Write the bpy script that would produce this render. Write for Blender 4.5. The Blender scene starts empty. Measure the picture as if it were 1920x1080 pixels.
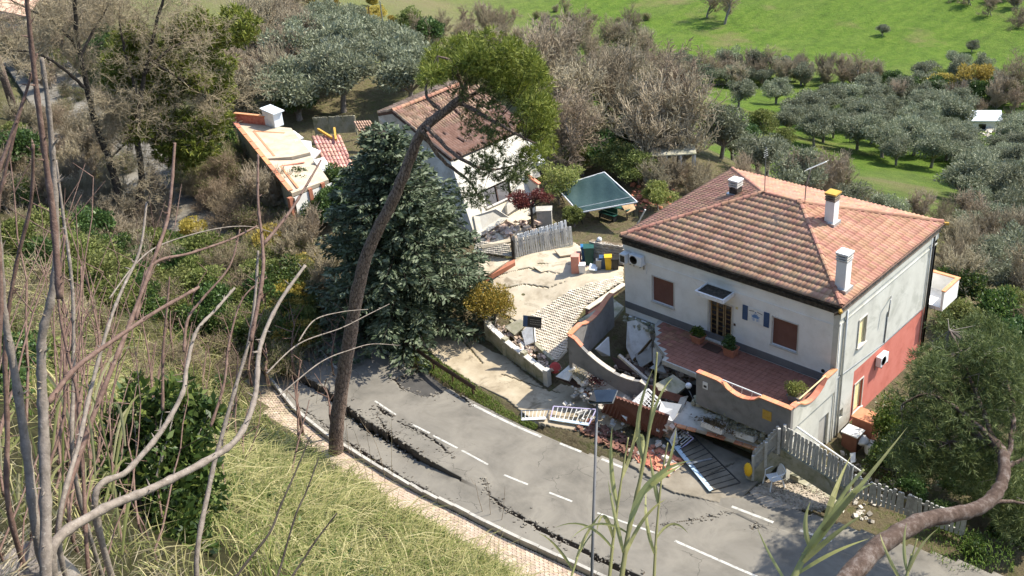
import bpy, bmesh, math, random
import numpy as np
from mathutils import Vector, Matrix, noise as mnoise

# ------------------------------------------------------------------ camera, sky, sun
R = math.radians
scene = bpy.context.scene
F_PX, PITCH, ROLL = 1996.01, 0.5057, -0.0890
YAW = -0.8018                       # the house front runs along +X, the road too
CAM = Vector((32.84, -40.34, 33.4455))
cam_data = bpy.data.cameras.new('camera'); cam = bpy.data.objects.new('camera', cam_data)
scene.collection.objects.link(cam); scene.camera = cam
cam_data.sensor_width = 36.0; cam_data.lens = 36.0 * F_PX / 1920.0
cam_data.clip_start = 0.1; cam_data.clip_end = 4000.0
cam.location = CAM
cam.rotation_euler = (Matrix.Rotation(-YAW, 3, 'Z') @ Matrix.Rotation(math.pi/2 - PITCH, 3, 'X') @ Matrix.Rotation(ROLL, 3, 'Z')).to_euler()

SUN_AZ, SUN_EL = R(61), R(50)        # direction towards the sun, azimuth from +X
world = bpy.data.worlds.new('World'); scene.world = world; world.use_nodes = True
wn = world.node_tree.nodes; wl = world.node_tree.links
bg = wn['Background']; sky = wn.new('ShaderNodeTexSky'); sky.sky_type = 'NISHITA'; sky.sun_disc = False
sky.sun_elevation = SUN_EL; sky.sun_rotation = math.pi/2 - SUN_AZ
wl.new(sky.outputs[0], bg.inputs[0]); bg.inputs[1].default_value = 0.15
sd = bpy.data.lights.new('sun', 'SUN'); sd.energy = 3.7; sd.angle = R(0.53); sd.color = (1.0, 0.93, 0.80)
sun = bpy.data.objects.new('sun', sd); scene.collection.objects.link(sun)
sdir = Vector((math.cos(SUN_EL)*math.cos(SUN_AZ), math.cos(SUN_EL)*math.sin(SUN_AZ), math.sin(SUN_EL)))
sun.rotation_euler = sdir.to_track_quat('Z', 'Y').to_euler(); sun.location = (0, 0, 80)
vs = scene.view_settings; vs.view_transform = 'Standard'; vs.look = 'None'; vs.exposure = 1.17; vs.gamma = 1.0
scene.cycles.max_bounces = 6; scene.cycles.transparent_max_bounces = 8
scene.cycles.use_denoising = True

# ------------------------------------------------------------------ photograph geometry -> place
_c, _s = math.cos(PITCH), math.sin(PITCH); _cr, _sr = math.cos(ROLL), math.sin(ROLL)
_cy, _sy = math.cos(YAW), math.sin(YAW)
def ray(px, py):
    u, v = px-960, py-540
    u, v = u*_cr+v*_sr, -u*_sr+v*_cr
    x, y, z = u/F_PX, _c-v/F_PX*_s, -_s-v/F_PX*_c
    return Vector((x*_cy+y*_sy, -x*_sy+y*_cy, z))
def at(px, py, z=0.0):
    r = ray(px, py); return CAM + r*((z-CAM.z)/r.z)
def atd(px, py, d):
    return CAM + ray(px, py).normalized()*d
def atY(px, py, Y):
    r = ray(px, py); return CAM + r*((Y-CAM.y)/r.y)
def atX(px, py, X):
    r = ray(px, py); return CAM + r*((X-CAM.x)/r.x)
def on_plane(px, py, p0, n):
    r = ray(px, py); return CAM + r*((p0-CAM).dot(n)/r.dot(n))

# ------------------------------------------------------------------ mesh helpers
C = scene.collection
class MB:
    def __init__(s): s.v = []; s.f = []
    def add(s, vs_, fs):
        o = len(s.v); s.v.extend([tuple(p) for p in vs_]); s.f.extend([tuple(i+o for i in f) for f in fs]); return s
    def box(s, c, size, rot=None):
        hx, hy, hz = size[0]/2, size[1]/2, size[2]/2
        vs_ = [Vector((x*hx, y*hy, z*hz)) for x in (-1, 1) for y in (-1, 1) for z in (-1, 1)]
        if rot is not None: vs_ = [rot @ p for p in vs_]
        c = Vector(c); vs_ = [p+c for p in vs_]
        return s.add(vs_, [(0,1,3,2),(4,6,7,5),(0,4,5,1),(2,3,7,6),(0,2,6,4),(1,5,7,3)])
    def bx(s, x0, x1, y0, y1, z0, z1):
        return s.box(((x0+x1)/2, (y0+y1)/2, (z0+z1)/2), (x1-x0, y1-y0, z1-z0))
    def beam(s, a, b, w, h, up=(0,0,1)):
        a, b = Vector(a), Vector(b); d = b-a; L = d.length; d.normalize()
        u = Vector(up); sx = d.cross(u)
        if sx.length < 1e-4: sx = d.cross(Vector((1,0,0)))
        sx.normalize(); sz = sx.cross(d)
        rot = Matrix((sx, d, sz)).transposed()
        return s.box((a+b)/2, (w, L, h), rot)
    def tube(s, pts, rad, n=6, cap=True):
        pts = [Vector(p) for p in pts]
        if not hasattr(rad, '__len__'): rad = [rad]*len(pts)
        o = len(s.v); prev = None
        for i, p in enumerate(pts):
            d = (pts[min(i+1, len(pts)-1)] - pts[max(i-1, 0)])
            if d.length < 1e-9: d = Vector((0,0,1))
            d.normalize()
            if prev is None:
                a = d.cross(Vector((0,0,1)))
                if a.length < .05: a = d.cross(Vector((1,0,0)))
            else: a = prev - d*prev.dot(d)
            a.normalize(); prev = a; b = d.cross(a)
            for k in range(n):
                t = 2*math.pi*k/n; s.v.append(tuple(p + (a*math.cos(t)+b*math.sin(t))*rad[i]))
        for i in range(len(pts)-1):
            for k in range(n):
                k2 = (k+1) % n; s.f.append((o+i*n+k, o+i*n+k2, o+(i+1)*n+k2, o+(i+1)*n+k))
        if cap:
            s.f.append(tuple(o+k for k in range(n-1, -1, -1))); s.f.append(tuple(o+(len(pts)-1)*n+k for k in range(n)))
        return s
    def lathe(s, prof, c=(0,0,0), n=16, rot=None):
        o = len(s.v); c = Vector(c)
        for r, z in prof:
            for k in range(n):
                t = 2*math.pi*k/n; p = Vector((r*math.cos(t), r*math.sin(t), z))
                if rot is not None: p = rot @ p
                s.v.append(tuple(p+c))
        for i in range(len(prof)-1):
            for k in range(n):
                k2 = (k+1) % n; s.f.append((o+i*n+k, o+i*n+k2, o+(i+1)*n+k2, o+(i+1)*n+k))
        s.f.append(tuple(o+k for k in range(n-1, -1, -1))); s.f.append(tuple(o+(len(prof)-1)*n+k for k in range(n)))
        return s
    def prism(s, poly, vec):
        """closed slab: polygon (3-D points) pushed along vec"""
        n = len(poly); vec = Vector(vec); a = [Vector(p) for p in poly]
        s.add(a + [p+vec for p in a], [tuple(range(n-1, -1, -1)), tuple(range(n, 2*n))] + [(i, (i+1) % n, n+(i+1) % n, n+i) for i in range(n)])
        return s
    def mesh(s, name):
        me = bpy.data.meshes.new(name); me.from_pydata(s.v, [], s.f); me.update(); return me
    def build(s, name, m, parent=None, smooth=False, bevel=0, **k):
        return obj(name, s.mesh(name), m, parent, smooth, bevel, **k)
def arr_mesh(name, V, Fq):
    """fast mesh from numpy arrays, faces all with the same corner count"""
    V = np.asarray(V, np.float32); Fq = np.asarray(Fq, np.int32); me = bpy.data.meshes.new(name)
    me.vertices.add(len(V)); me.vertices.foreach_set('co', V.ravel())
    k = Fq.shape[1]; me.loops.add(Fq.size); me.loops.foreach_set('vertex_index', Fq.ravel())
    me.polygons.add(len(Fq)); me.polygons.foreach_set('loop_start', np.arange(0, Fq.size, k, dtype=np.int32))
    try: me.polygons.foreach_set('loop_total', np.full(len(Fq), k, np.int32))
    except Exception: pass
    me.update(calc_edges=True); return me
def obj(name, me, m, parent=None, smooth=False, bevel=0, loc=None, rot=None):
    o = bpy.data.objects.new(name, me); C.objects.link(o)
    if m is not None and me is not None and not me.materials: me.materials.append(MAT[m] if isinstance(m, str) else m)
    if parent is not None: o.parent = parent
    if smooth and me is not None: me.polygons.foreach_set('use_smooth', [True]*len(me.polygons))
    if loc is not None: o.location = loc
    if rot is not None: o.rotation_euler = rot
    if bevel:
        b = o.modifiers.new('bevel', 'BEVEL'); b.width = bevel; b.segments = 2; b.limit_method = 'ANGLE'
    return o
def tag(o, label=None, cat=None, group=None, kind=None):
    if label: o['label'] = label
    if cat: o['category'] = cat
    if group: o['group'] = group
    if kind: o['kind'] = kind
    return o
def thing(name, label, cat, loc=(0,0,0), group=None, rot=None):
    o = bpy.data.objects.new(name, None); C.objects.link(o); o.location = loc; o.empty_display_size = .3
    if rot is not None: o.rotation_euler = rot
    return tag(o, label, cat, group)
def struct(name, me, m, parent=None, smooth=False):
    o = obj(name, me, m, parent, smooth)
    if parent is None: o['kind'] = 'structure'
    return o
def stuff(o): o['kind'] = 'stuff'; return o
def copy_tree(src, loc, rotz=0, sc=1, label=None, group=None):
    r = src.copy(); C.objects.link(r); r.location = loc; r.rotation_euler = (0, 0, rotz)
    r.scale = sc if hasattr(sc, '__len__') else (sc, sc, sc)
    if label: r['label'] = label
    if group: r['group'] = group
    for ch in src.children:
        c = ch.copy(); C.objects.link(c); c.parent = r
        for g in ch.children:
            d = g.copy(); C.objects.link(d); d.parent = c
    return r
def T(x0, x1, x):
    t = np.clip((np.asarray(x, float)-x0)/(x1-x0), 0, 1); return t*t*(3-2*t)
def fbm(x, y, sc, seed=0, octv=4):
    a = 0; amp = 1
    for i in range(octv):
        a += amp*mnoise.noise(Vector((x/sc+seed*7.3, y/sc-seed*3.1, seed*1.7+i*5.2))); sc /= 2; amp *= .5
    return a
_TAB = {}
def vnoise(X, Y, seed=0):
    """vectorised value noise on arrays"""
    if seed not in _TAB: _TAB[seed] = np.random.RandomState(seed).rand(256, 256)
    tab = _TAB[seed]
    xi = np.floor(X).astype(int); yi = np.floor(Y).astype(int); fx = X-xi; fy = Y-yi
    fx = fx*fx*(3-2*fx); fy = fy*fy*(3-2*fy)
    g = lambda a, b: tab[a & 255, b & 255]
    return (g(xi,yi)*(1-fx)+g(xi+1,yi)*fx)*(1-fy)+(g(xi,yi+1)*(1-fx)+g(xi+1,yi+1)*fx)*fy*1.0
def vfbm(X, Y, sc, seed=0, octv=4):
    a = np.zeros_like(X, float); amp = .5
    for i in range(octv):
        a += amp*(vnoise(X/sc, Y/sc, seed+i)-.5)*2; sc /= 2.03; amp *= .5
    return a

# ------------------------------------------------------------------ materials
MAT = {}
def newmat(name):
    m = bpy.data.materials.new(name); m.use_nodes = True; nt = m.node_tree
    b = nt.nodes['Principled BSDF']; MAT[name] = m; return m, nt, b
def ramp(nt, fac, stops):
    r = nt.nodes.new('ShaderNodeValToRGB'); e = r.color_ramp.elements
    while len(e) > 1: e.remove(e[-1])
    e[0].position = stops[0][0]; e[0].color = (*stops[0][1], 1)
    for p, c in stops[1:]:
        k = e.new(p); k.color = (*c, 1)
    nt.links.new(fac, r.inputs[0]); return r.outputs[0]
def noise_n(nt, sc, det=5, rough=.6, vec=None, dist=0):
    n = nt.nodes.new('ShaderNodeTexNoise'); n.inputs['Scale'].default_value = sc; n.inputs['Detail'].default_value = det
    n.inputs['Roughness'].default_value = rough; n.inputs['Distortion'].default_value = dist
    if vec is not None: nt.links.new(vec, n.inputs['Vector'])
    return n.outputs['Fac']
def geo_pos(nt): return nt.nodes.new('ShaderNodeNewGeometry').outputs['Position']
def obj_pos(nt): return nt.nodes.new('ShaderNodeTexCoord').outputs['Object']
def mixc(nt, fac, a, b, mode='MIX'):
    m = nt.nodes.new('ShaderNodeMix'); m.data_type = 'RGBA'; m.blend_type = mode
    for sock, val in ((m.inputs[0], fac), (m.inputs[6], a), (m.inputs[7], b)):
        if hasattr(val, 'is_linked') or hasattr(val, 'links'): nt.links.new(val, sock)
        elif hasattr(val, '__len__'): sock.default_value = (*val[:3], 1)
        else: sock.default_value = val
    return m.outputs[2]
def math_n(nt, op, a, b=None, clamp=False):
    m = nt.nodes.new('ShaderNodeMath'); m.operation = op; m.use_clamp = clamp
    for i, v in enumerate((a, b)):
        if v is None: continue
        if hasattr(v, 'links'): nt.links.new(v, m.inputs[i])
        else: m.inputs[i].default_value = v
    return m.outputs[0]
def bump(nt, b, h, strength=.3, dist=.02):
    n = nt.nodes.new('ShaderNodeBump'); n.inputs['Strength'].default_value = strength; n.inputs['Distance'].default_value = dist
    nt.links.new(h, n.inputs['Height']); nt.links.new(n.outputs[0], b.inputs['Normal'])
def rand_n(nt, mode):
    if mode == 'island': return nt.nodes.new('ShaderNodeNewGeometry').outputs['Random Per Island']
    return nt.nodes.new('ShaderNodeObjectInfo').outputs['Random']
def surf(name, cols, sc=3, rough=.85, bs=.3, bd=.02, rnd=None, rv=.25, spec=.3, stain=None, sc2=None, metal=0, pos='geo'):
    """mottled surface: noise through a ramp of colours, fine relief, optional per-piece variation and stains"""
    m, nt, b = newmat(name); p = geo_pos(nt) if pos == 'geo' else obj_pos(nt)
    n = noise_n(nt, sc, 6, .65, p); k = len(cols)
    col = ramp(nt, n, [(.3+.4*i/max(1, k-1), c) for i, c in enumerate(cols)])
    if stain:
        s2 = noise_n(nt, stain[1], 5, .7, p, .6); f = ramp(nt, s2, [(stain[2], (0,0,0)), (stain[2]+.12, (1,1,1))])
        col = mixc(nt, math_n(nt, 'MULTIPLY', f, stain[3] if len(stain) > 3 else .8), col, stain[0])
    if rnd:
        r = rand_n(nt, rnd); hs = nt.nodes.new('ShaderNodeHueSaturation')
        nt.links.new(math_n(nt, 'ADD', math_n(nt, 'MULTIPLY', r, 2*rv), 1-rv), hs.inputs['Value'])
        r2 = math_n(nt, 'FRACT', math_n(nt, 'MULTIPLY', r, 7.31))
        nt.links.new(math_n(nt, 'ADD', math_n(nt, 'MULTIPLY', r2, .03), .485), hs.inputs['Hue'])
        nt.links.new(col, hs.inputs['Color']); col = hs.outputs[0]
    nt.links.new(col, b.inputs['Base Color']); b.inputs['Roughness'].default_value = rough
    b.inputs['Specular IOR Level'].default_value = spec; b.inputs['Metallic'].default_value = metal
    if bs: bump(nt, b, noise_n(nt, sc2 or sc*8, 6, .7, p), bs, bd)
    return m
def leafmat(name, c1, c2, c3=None, tr=.35, rough=.6, spec=.3, obr=.15):
    """leaf: diffuse/gloss plus light through the blade, colour varies blade by blade"""
    m, nt, b = newmat(name); r = rand_n(nt, 'island'); o = rand_n(nt, 'object')
    st = [(0, c1), (.55, c2), (1, c3 or c2)]
    col = ramp(nt, r, st); hs = nt.nodes.new('ShaderNodeHueSaturation')
    nt.links.new(math_n(nt, 'ADD', math_n(nt, 'MULTIPLY', o, 2*obr), 1-obr), hs.inputs['Value'])
    nt.links.new(math_n(nt, 'ADD', math_n(nt, 'MULTIPLY', o, .02), .49), hs.inputs['Hue']); nt.links.new(col, hs.inputs['Color'])
    col = hs.outputs[0]; nt.links.new(col, b.inputs['Base Color']); b.inputs['Roughness'].default_value = rough
    b.inputs['Specular IOR Level'].default_value = spec
    t = nt.nodes.new('ShaderNodeBsdfTranslucent'); nt.links.new(col, t.inputs[0])
    mx = nt.nodes.new('ShaderNodeMixShader'); mx.inputs[0].default_value = tr
    nt.links.new(b.outputs[0], mx.inputs[1]); nt.links.new(t.outputs[0], mx.inputs[2])
    nt.links.new(mx.outputs[0], nt.nodes['Material Output'].inputs[0]); return m
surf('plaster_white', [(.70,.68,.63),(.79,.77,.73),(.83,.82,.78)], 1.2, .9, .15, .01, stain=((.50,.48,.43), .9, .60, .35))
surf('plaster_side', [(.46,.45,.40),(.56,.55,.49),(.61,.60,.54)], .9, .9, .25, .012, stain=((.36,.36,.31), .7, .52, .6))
surf('plaster_cream', [(.46,.40,.29),(.56,.50,.38),(.62,.56,.44)], 1.0, .9, .15, .01, stain=((.5,.44,.33), .7, .58, .6))
surf('plaster_old', [(.40,.37,.31),(.52,.49,.42),(.60,.57,.50)], 1.1, .9, .3, .015, stain=((.28,.24,.18), .9, .55, .7))
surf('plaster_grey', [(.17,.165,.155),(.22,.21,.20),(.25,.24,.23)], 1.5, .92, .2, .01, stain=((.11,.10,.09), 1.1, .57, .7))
surf('plinth_grey', [(.13,.13,.135),(.17,.17,.175)], 2, .9, .2, .01)
surf('plaster_red', [(.46,.13,.095),(.55,.175,.13),(.58,.20,.155)], 1.1, .9, .15, .01, stain=((.42,.16,.13), 1.3, .6, .6))
surf('plaster_purple', [(.15,.075,.075),(.20,.10,.10)], 1.5, .9, .2, .01)
for nm_, rn_ in (('', 'island'), ('_piece', 'object')):
    surf('roof_tile'+nm_, [(.27,.135,.088),(.35,.185,.125),(.41,.235,.165)], 1.2, .9, .4, .01, rn_, .10, stain=((.24,.15,.08), 2.2, .62, .55))
    surf('roof_tile_pale'+nm_, [(.37,.205,.125),(.47,.28,.18),(.53,.35,.24)], 1.2, .9, .4, .01, rn_, .10, stain=((.34,.24,.13), 2.2, .62, .55))
surf('old_tile', [(.31,.20,.13),(.43,.295,.205),(.52,.38,.28)], 2.0, .95, .4, .01, 'island', .35, stain=((.16,.13,.11), 1.5, .6, .6))
surf('coping_tile', [(.52,.20,.11),(.62,.28,.16)], 4, .8, .2, .01, 'object', .15)
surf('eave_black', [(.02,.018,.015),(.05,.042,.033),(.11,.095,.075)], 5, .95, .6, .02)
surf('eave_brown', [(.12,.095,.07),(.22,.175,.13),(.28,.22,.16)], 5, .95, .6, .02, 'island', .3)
surf('copper', [(.10,.06,.045),(.16,.09,.065)], 3, .5, .1, .005, metal=.5, spec=.5)
surf('zinc', [(.42,.43,.42),(.55,.56,.55)], 3, .45, .1, .005, metal=.6, spec=.5)
surf('shutter_brown', [(.15,.065,.045),(.19,.085,.06)], 2, .6, .05, .003)
surf('shutter_cream', [(.60,.48,.24),(.72,.60,.34)], 3, .6, .05, .003)
surf('wood_dark', [(.07,.045,.02),(.14,.09,.04)], 6, .5, .2, .005)
surf('wood_raw', [(.30,.19,.10),(.42,.29,.16),(.50,.37,.22)], 5, .8, .3, .01)
surf('door_glass', [(.010,.010,.012),(.02,.02,.022)], 3, .12, 0, spec=.6)
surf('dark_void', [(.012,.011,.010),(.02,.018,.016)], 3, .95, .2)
surf('white_paint', [(.66,.66,.64),(.78,.78,.76)], 4, .5, .08, .004)
surf('white_plastic', [(.70,.71,.72),(.80,.81,.82)], 4, .35, .0)
surf('white_rough', [(.55,.54,.52),(.72,.71,.69),(.80,.80,.78)], 3, .85, .35, .02)
surf('blue_paint', [(.035,.075,.16),(.05,.10,.20)], 3, .5, .05)
surf('sky_blue_paint', [(.36,.50,.62),(.52,.62,.70)], 4, .5, .05)
surf('lilac_paint', [(.45,.40,.60),(.55,.50,.68)], 4, .5, .05)
surf('emblem_blue', [(.10,.22,.48),(.20,.36,.62)], 6, .6, 0)
surf('concrete', [(.30,.285,.255),(.40,.38,.34),(.46,.44,.40)], 1.3, .95, .4, .015, stain=((.16,.15,.12), .9, .56, .7))
surf('concrete_light', [(.42,.40,.36),(.54,.51,.46),(.58,.55,.50)], 1.5, .95, .35, .012, stain=((.22,.20,.17), 1.4, .58, .65))
surf('concrete_mossy', [(.20,.20,.12),(.32,.30,.22),(.38,.36,.30)], 1.8, .95, .5, .02, stain=((.10,.11,.04), 1.6, .55, .8))
surf('picket_concrete', [(.29,.28,.25),(.41,.40,.37),(.46,.45,.415)], 6, .9, .3, .01, 'object', .12, stain=((.17,.16,.14), 2.5, .58, .7))
surf('terrace_tile', [(.20,.092,.058),(.26,.122,.08),(.30,.145,.10)], 3, .6, .15, .006, 'island', .16)
surf('grout', [(.12,.085,.07),(.17,.12,.10)], 4, .95, .3)
surf('paver', [(.44,.385,.30),(.55,.49,.39),(.60,.54,.44)], 2.4, .95, .4, .01, 'island', .24, stain=((.30,.26,.20), .6, .55, .6))
surf('paver_pink', [(.35,.265,.19),(.44,.345,.26),(.49,.395,.31)], 2.4, .95, .4, .01, 'island', .22, stain=((.28,.23,.15), .6, .52, .7))
surf('paver_joint', [(.15,.125,.09),(.22,.19,.14)], 4, .95, .4)
surf('soil', [(.09,.065,.04),(.16,.12,.075),(.22,.17,.11)], 1.5, .98, .8, .05)
surf('rubble', [(.30,.20,.14),(.40,.31,.24),(.48,.42,.36)], 4, .95, .5, .02, 'island', .4)
surf('brick_red', [(.38,.12,.07),(.50,.20,.13),(.54,.28,.20)], 5, .9, .4, .01, 'island', .35)
surf('panel_brown', [(.10,.038,.025),(.15,.06,.04)], 2, .55, .1, .004)
surf('brown_dark', [(.055,.03,.022),(.09,.05,.036)], 2, .7, .15, .006)
surf('brick_shaded', [(.10,.05,.035),(.17,.085,.06),(.24,.13,.095)], 5, .9, .4, .01, 'island', .35)  # brick colours darkened to paint shade onto the tile heap
surf('tarp_green', [(.022,.05,.05),(.035,.07,.068)], 2.5, .55, .5, .03, spec=.4)
surf('terracotta', [(.34,.13,.075),(.44,.19,.12)], 5, .85, .2, .006)
surf('bin_blue', [(.02,.12,.28),(.03,.16,.34)], 3, .45, .05)
surf('bin_green', [(.015,.06,.05),(.02,.09,.07)], 3, .45, .05)
surf('bin_yellow', [(.62,.38,.02),(.72,.46,.03)], 3, .45, .05)
surf('yellow_bag', [(.75,.42,.02),(.85,.52,.03)], 5, .4, .3, .02)
surf('red_plastic', [(.42,.05,.045),(.52,.08,.07)], 4, .5, .05)
surf('salmon', [(.60,.25,.18),(.68,.32,.25)], 4, .7, .1)
surf('dark_metal', [(.035,.035,.035),(.06,.058,.055)], 4, .5, .1, .004, metal=.6)
surf('rusty_metal', [(.05,.035,.028),(.10,.06,.04),(.17,.09,.05)], 3, .7, .3, .006, metal=.3)
surf('galvanised', [(.20,.21,.22),(.30,.31,.32)], 5, .45, .1, .004, metal=.7)
surf('solar_panel', [(.02,.03,.05),(.03,.045,.07)], 3, .12, 0, spec=.7)
surf('glass_globe', [(.62,.64,.66),(.78,.80,.82)], 3, .1, 0, spec=.8)
surf('sign_dark', [(.018,.02,.022),(.035,.037,.04)], 4, .35, .02)
surf('sheet_blue', [(.58,.68,.76),(.70,.78,.84),(.80,.85,.88)], 3, .4, .5, .03)
surf('ochre_cap', [(.45,.26,.04),(.55,.34,.08)], 5, .9, .3)
surf('stone', [(.30,.27,.22),(.44,.40,.34),(.52,.48,.42)], 3, .95, .5, .02, 'island', .3)
surf('gravel', [(.24,.20,.15),(.34,.29,.22),(.42,.37,.30)], 6, .95, .6, .02, 'island', .3)
surf('line_white', [(.28,.27,.245),(.46,.45,.41),(.54,.53,.49)], 4, .8, .2, .004, stain=((.17,.16,.145), 5, .54, .9))
m, nt, b = newmat('bark_pine'); p = geo_pos(nt); mp_ = nt.nodes.new('ShaderNodeMapping'); mp_.inputs['Scale'].default_value = (10, 10, 3.0); nt.links.new(p, mp_.inputs['Vector'])
vo = nt.nodes.new('ShaderNodeTexVoronoi'); vo.feature = 'DISTANCE_TO_EDGE'; vo.inputs['Scale'].default_value = 1.0; nt.links.new(mp_.outputs[0], vo.inputs['Vector'])
fz_ = noise_n(nt, 7, 6, .7, p); col = ramp(nt, fz_, [(.3, (.12,.08,.06)), (.5, (.20,.14,.105)), (.7, (.30,.235,.185))]); pl_ = ramp(nt, vo.outputs['Distance'], [(0, (0,0,0)), (.12, (1,1,1))])
col = mixc(nt, pl_, (.055,.036,.027), col); nt.links.new(col, b.inputs['Base Color']); b.inputs['Roughness'].default_value = .95; bump(nt, b, mixc(nt, .5, pl_, fz_), 1.0, .05)
surf('bark_pine_grey', [(.05,.032,.024),(.115,.078,.06),(.24,.20,.175)], 3.5, .95, 1.0, .06)
surf('bark_grey', [(.13,.11,.095),(.22,.19,.165),(.30,.27,.24)], 6, .95, .7, .03)
surf('bark_dark', [(.022,.018,.014),(.05,.04,.032),(.085,.07,.055)], 5, .95, .8, .03)
surf('twig_brown', [(.165,.128,.084),(.275,.218,.145),(.365,.30,.205)], 3, .9, 0, rnd='object', rv=.2)
surf('twig_pale', [(.285,.235,.16),(.395,.335,.235)], 3, .9, 0, rnd='object', rv=.2)
surf('sapling_grey', [(.12,.098,.078),(.20,.165,.135),(.26,.22,.185)], 26, .8, .8, .006, stain=((.46,.42,.36), 42, .60, .8), sc2=70)
surf('sapling_red', [(.085,.05,.038),(.14,.085,.065),(.20,.135,.105)], 26, .75, .8, .006, stain=((.36,.29,.23), 42, .62, .7), sc2=70)
leafmat('leaf_olive', (.055,.075,.045), (.10,.125,.085), (.17,.195,.15), .25)
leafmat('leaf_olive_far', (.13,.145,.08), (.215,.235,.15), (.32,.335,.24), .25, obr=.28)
leafmat('leaf_spruce', (.05,.078,.038), (.105,.145,.08), (.23,.27,.175), .15, .6)
leafmat('leaf_pine', (0.083,0.112,0.018), (0.165,0.203,0.030), (0.300,0.323,0.068), .3)
leafmat('leaf_pine_dark', (0.051,0.076,0.025), (0.102,0.136,0.043), (0.178,0.204,0.068), .25)
leafmat('leaf_laurel', (.025,.055,.015), (.06,.11,.025), (.17,.22,.05), .25, .5, .35)
leafmat('leaf_citrus', (0.045,0.090,0.018), (0.090,0.150,0.030), (0.210,0.255,0.045), .3, .4)
leafmat('leaf_shrub', (.09,.115,.03), (.17,.20,.055), (.28,.30,.10), .35)
leafmat('leaf_gold', (0.120,0.120,0.024), (0.288,0.216,0.036), (0.432,0.288,0.060), .3)
leafmat('leaf_yellow', (.30,.24,.05), (.42,.33,.07), (.52,.42,.12), .35)
leafmat('leaf_brown', (.07,.045,.02), (.14,.09,.045), (.24,.165,.09), .3)
leafmat('leaf_lime', (.13,.16,.035), (.24,.27,.07), (.38,.38,.14), .35)
leafmat('leaf_red', (.07,.018,.018), (.13,.03,.03), (.20,.06,.05), .3)
leafmat('leaf_ivy', (0.038,0.075,0.022), (0.068,0.120,0.033), (0.128,0.195,0.060), .25, .4)
leafmat('grass_dry', (.22,.20,.08), (.42,.37,.16), (.62,.55,.29), .4)
leafmat('grass_mix', (.085,.105,.028), (.20,.21,.06), (.42,.385,.165), .4)
leafmat('grass_green', (.07,.13,.02), (.13,.20,.03), (.22,.27,.06), .4)
leafmat('reed', (.20,.23,.07), (.34,.34,.14), (.50,.46,.26), .4)
leafmat('straw', (.34,.29,.17), (.48,.42,.27), (.58,.52,.36), .35)
# ------------------------------------------------------------------ terrain
RX = np.array([-400,-150,-95,-67,-50,-40,-30,-20,-15.4,-11.5,-8,0,5,15,24,34,46,60,120])
RC = np.array([60,22,8.5,.5,-2.9,-4.8,-6.9,-9.2,-10.7,-11.75,-12.15,-12.2,-11.9,-10.7,-9.6,-8.2,-6.4,-4.5,4.0])
HALF = 3.35; WALK = 1.75
def road_c(X): return np.interp(X, RX, RC)
def hill_h(u, X):
    u = np.where(u > 2, u-.35, u*(1.65/2)); h = np.interp(u, [0,.6,2,4,6,8,11,13.5,16,18,20,22,23.2,26,40,90,300], [0,.5,2.2,4.6,7.0,9.4,13.2,16.8,20,24.2,26.8,30.3,31.6,32.2,38,52,70])
    k = np.interp(X, [-400,-120,-60,-30,-8,10], [.25,.3,.45,.62,.88,1.0]); return h*k
def yard_h(X, Y):
    up = 1.9*T(-5.5, 4.0, Y)*(1-T(-2.5, 3.5, X))
    dn = -1.1*T(11.5, 14.5, X)*T(-6.5, -3.5, Y)
    return up+dn
def far_h(X, Y):
    dx, dy = X-CAM.x, Y-CAM.y; fw = dx*_sy*1.0+dy*_cy; rt = dx*_cy-dy*_sy*1.0
    rt = dx*_cy + dy*(-_sy); fw = dx*_sy + dy*_cy
    s = np.hypot(dx, dy); px = 960+1996/1.07*rt/np.maximum(fw, 8)
    s0 = np.interp(px, [-400,0,500,900,1150,1400,1600,1900,2400], [150,135,112,97,86,72,63,57,54])
    m = np.interp(px, [-400,0,450,700,900,1050], [.1,.15,.28,.6,.9,1.0])
    d = np.interp(s-s0, [-1,0,6,12,25,60,105,150,190,260,400,700,1400], [0,0,-1.2,-3.6,-8.8,-20,-30,-33,-31,-22,5,50,120])
    return d*m
def ground_z(X, Y, rough=True):
    X = np.asarray(X, float); Y = np.asarray(Y, float); rc = road_c(X)
    u = (np.minimum(rc, np.where(X > 0, -12.1, 99))-HALF-WALK)-Y; v = Y-(rc+HALF)
    z = np.where(u > 0, hill_h(np.maximum(u, 0), X), 0.0)
    z = z+np.where(v > 0, yard_h(X, Y)*T(0, 2.0, v)+far_h(X, Y), 0)
    if rough:
        a = np.where(u > 0, np.minimum(.5, u*.2)*np.clip((np.hypot(X-CAM.x, Y-CAM.y)-3)*.1, 0, 1), 0)+np.where(v > 0, np.clip((np.hypot(X-CAM.x, Y-CAM.y)-95)*.02, 0, .9), 0)
        z = z+a*vfbm(X, Y, 7, 3)
    return z
def gz(x, y): return float(ground_z(np.array([x]), np.array([y]))[0])
_DS = np.concatenate([np.arange(3, 120, 1.0), np.arange(120, 420, 3.0), np.arange(420, 900, 20.0)])
def hit(px, py, lo=3.0, hi=900.0):
    """where the sight line through a pixel of the photograph meets the terrain"""
    r = ray(px, py).normalized(); d = _DS; c0 = np.array(CAM)[None]; rr = np.array(r)[None]
    P = c0+d[:, None]*rr; b = P[:, 2] < ground_z(P[:, 0], P[:, 1], False); i = int(np.argmax(b)) if b.any() else len(d)-1
    st = d[i]-d[max(i-1, 0)]; d2 = np.linspace(max(lo, d[i]-st-1.0), d[i]+1.0, 24); P = c0+d2[:, None]*rr
    b = P[:, 2] < ground_z(P[:, 0], P[:, 1]); k = int(np.argmax(b)) if b.any() else len(d2)-1
    p = CAM+r*float(d2[k]); return Vector((p.x, p.y, float(ground_z(P[k:k+1, 0], P[k:k+1, 1])[0])))

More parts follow.
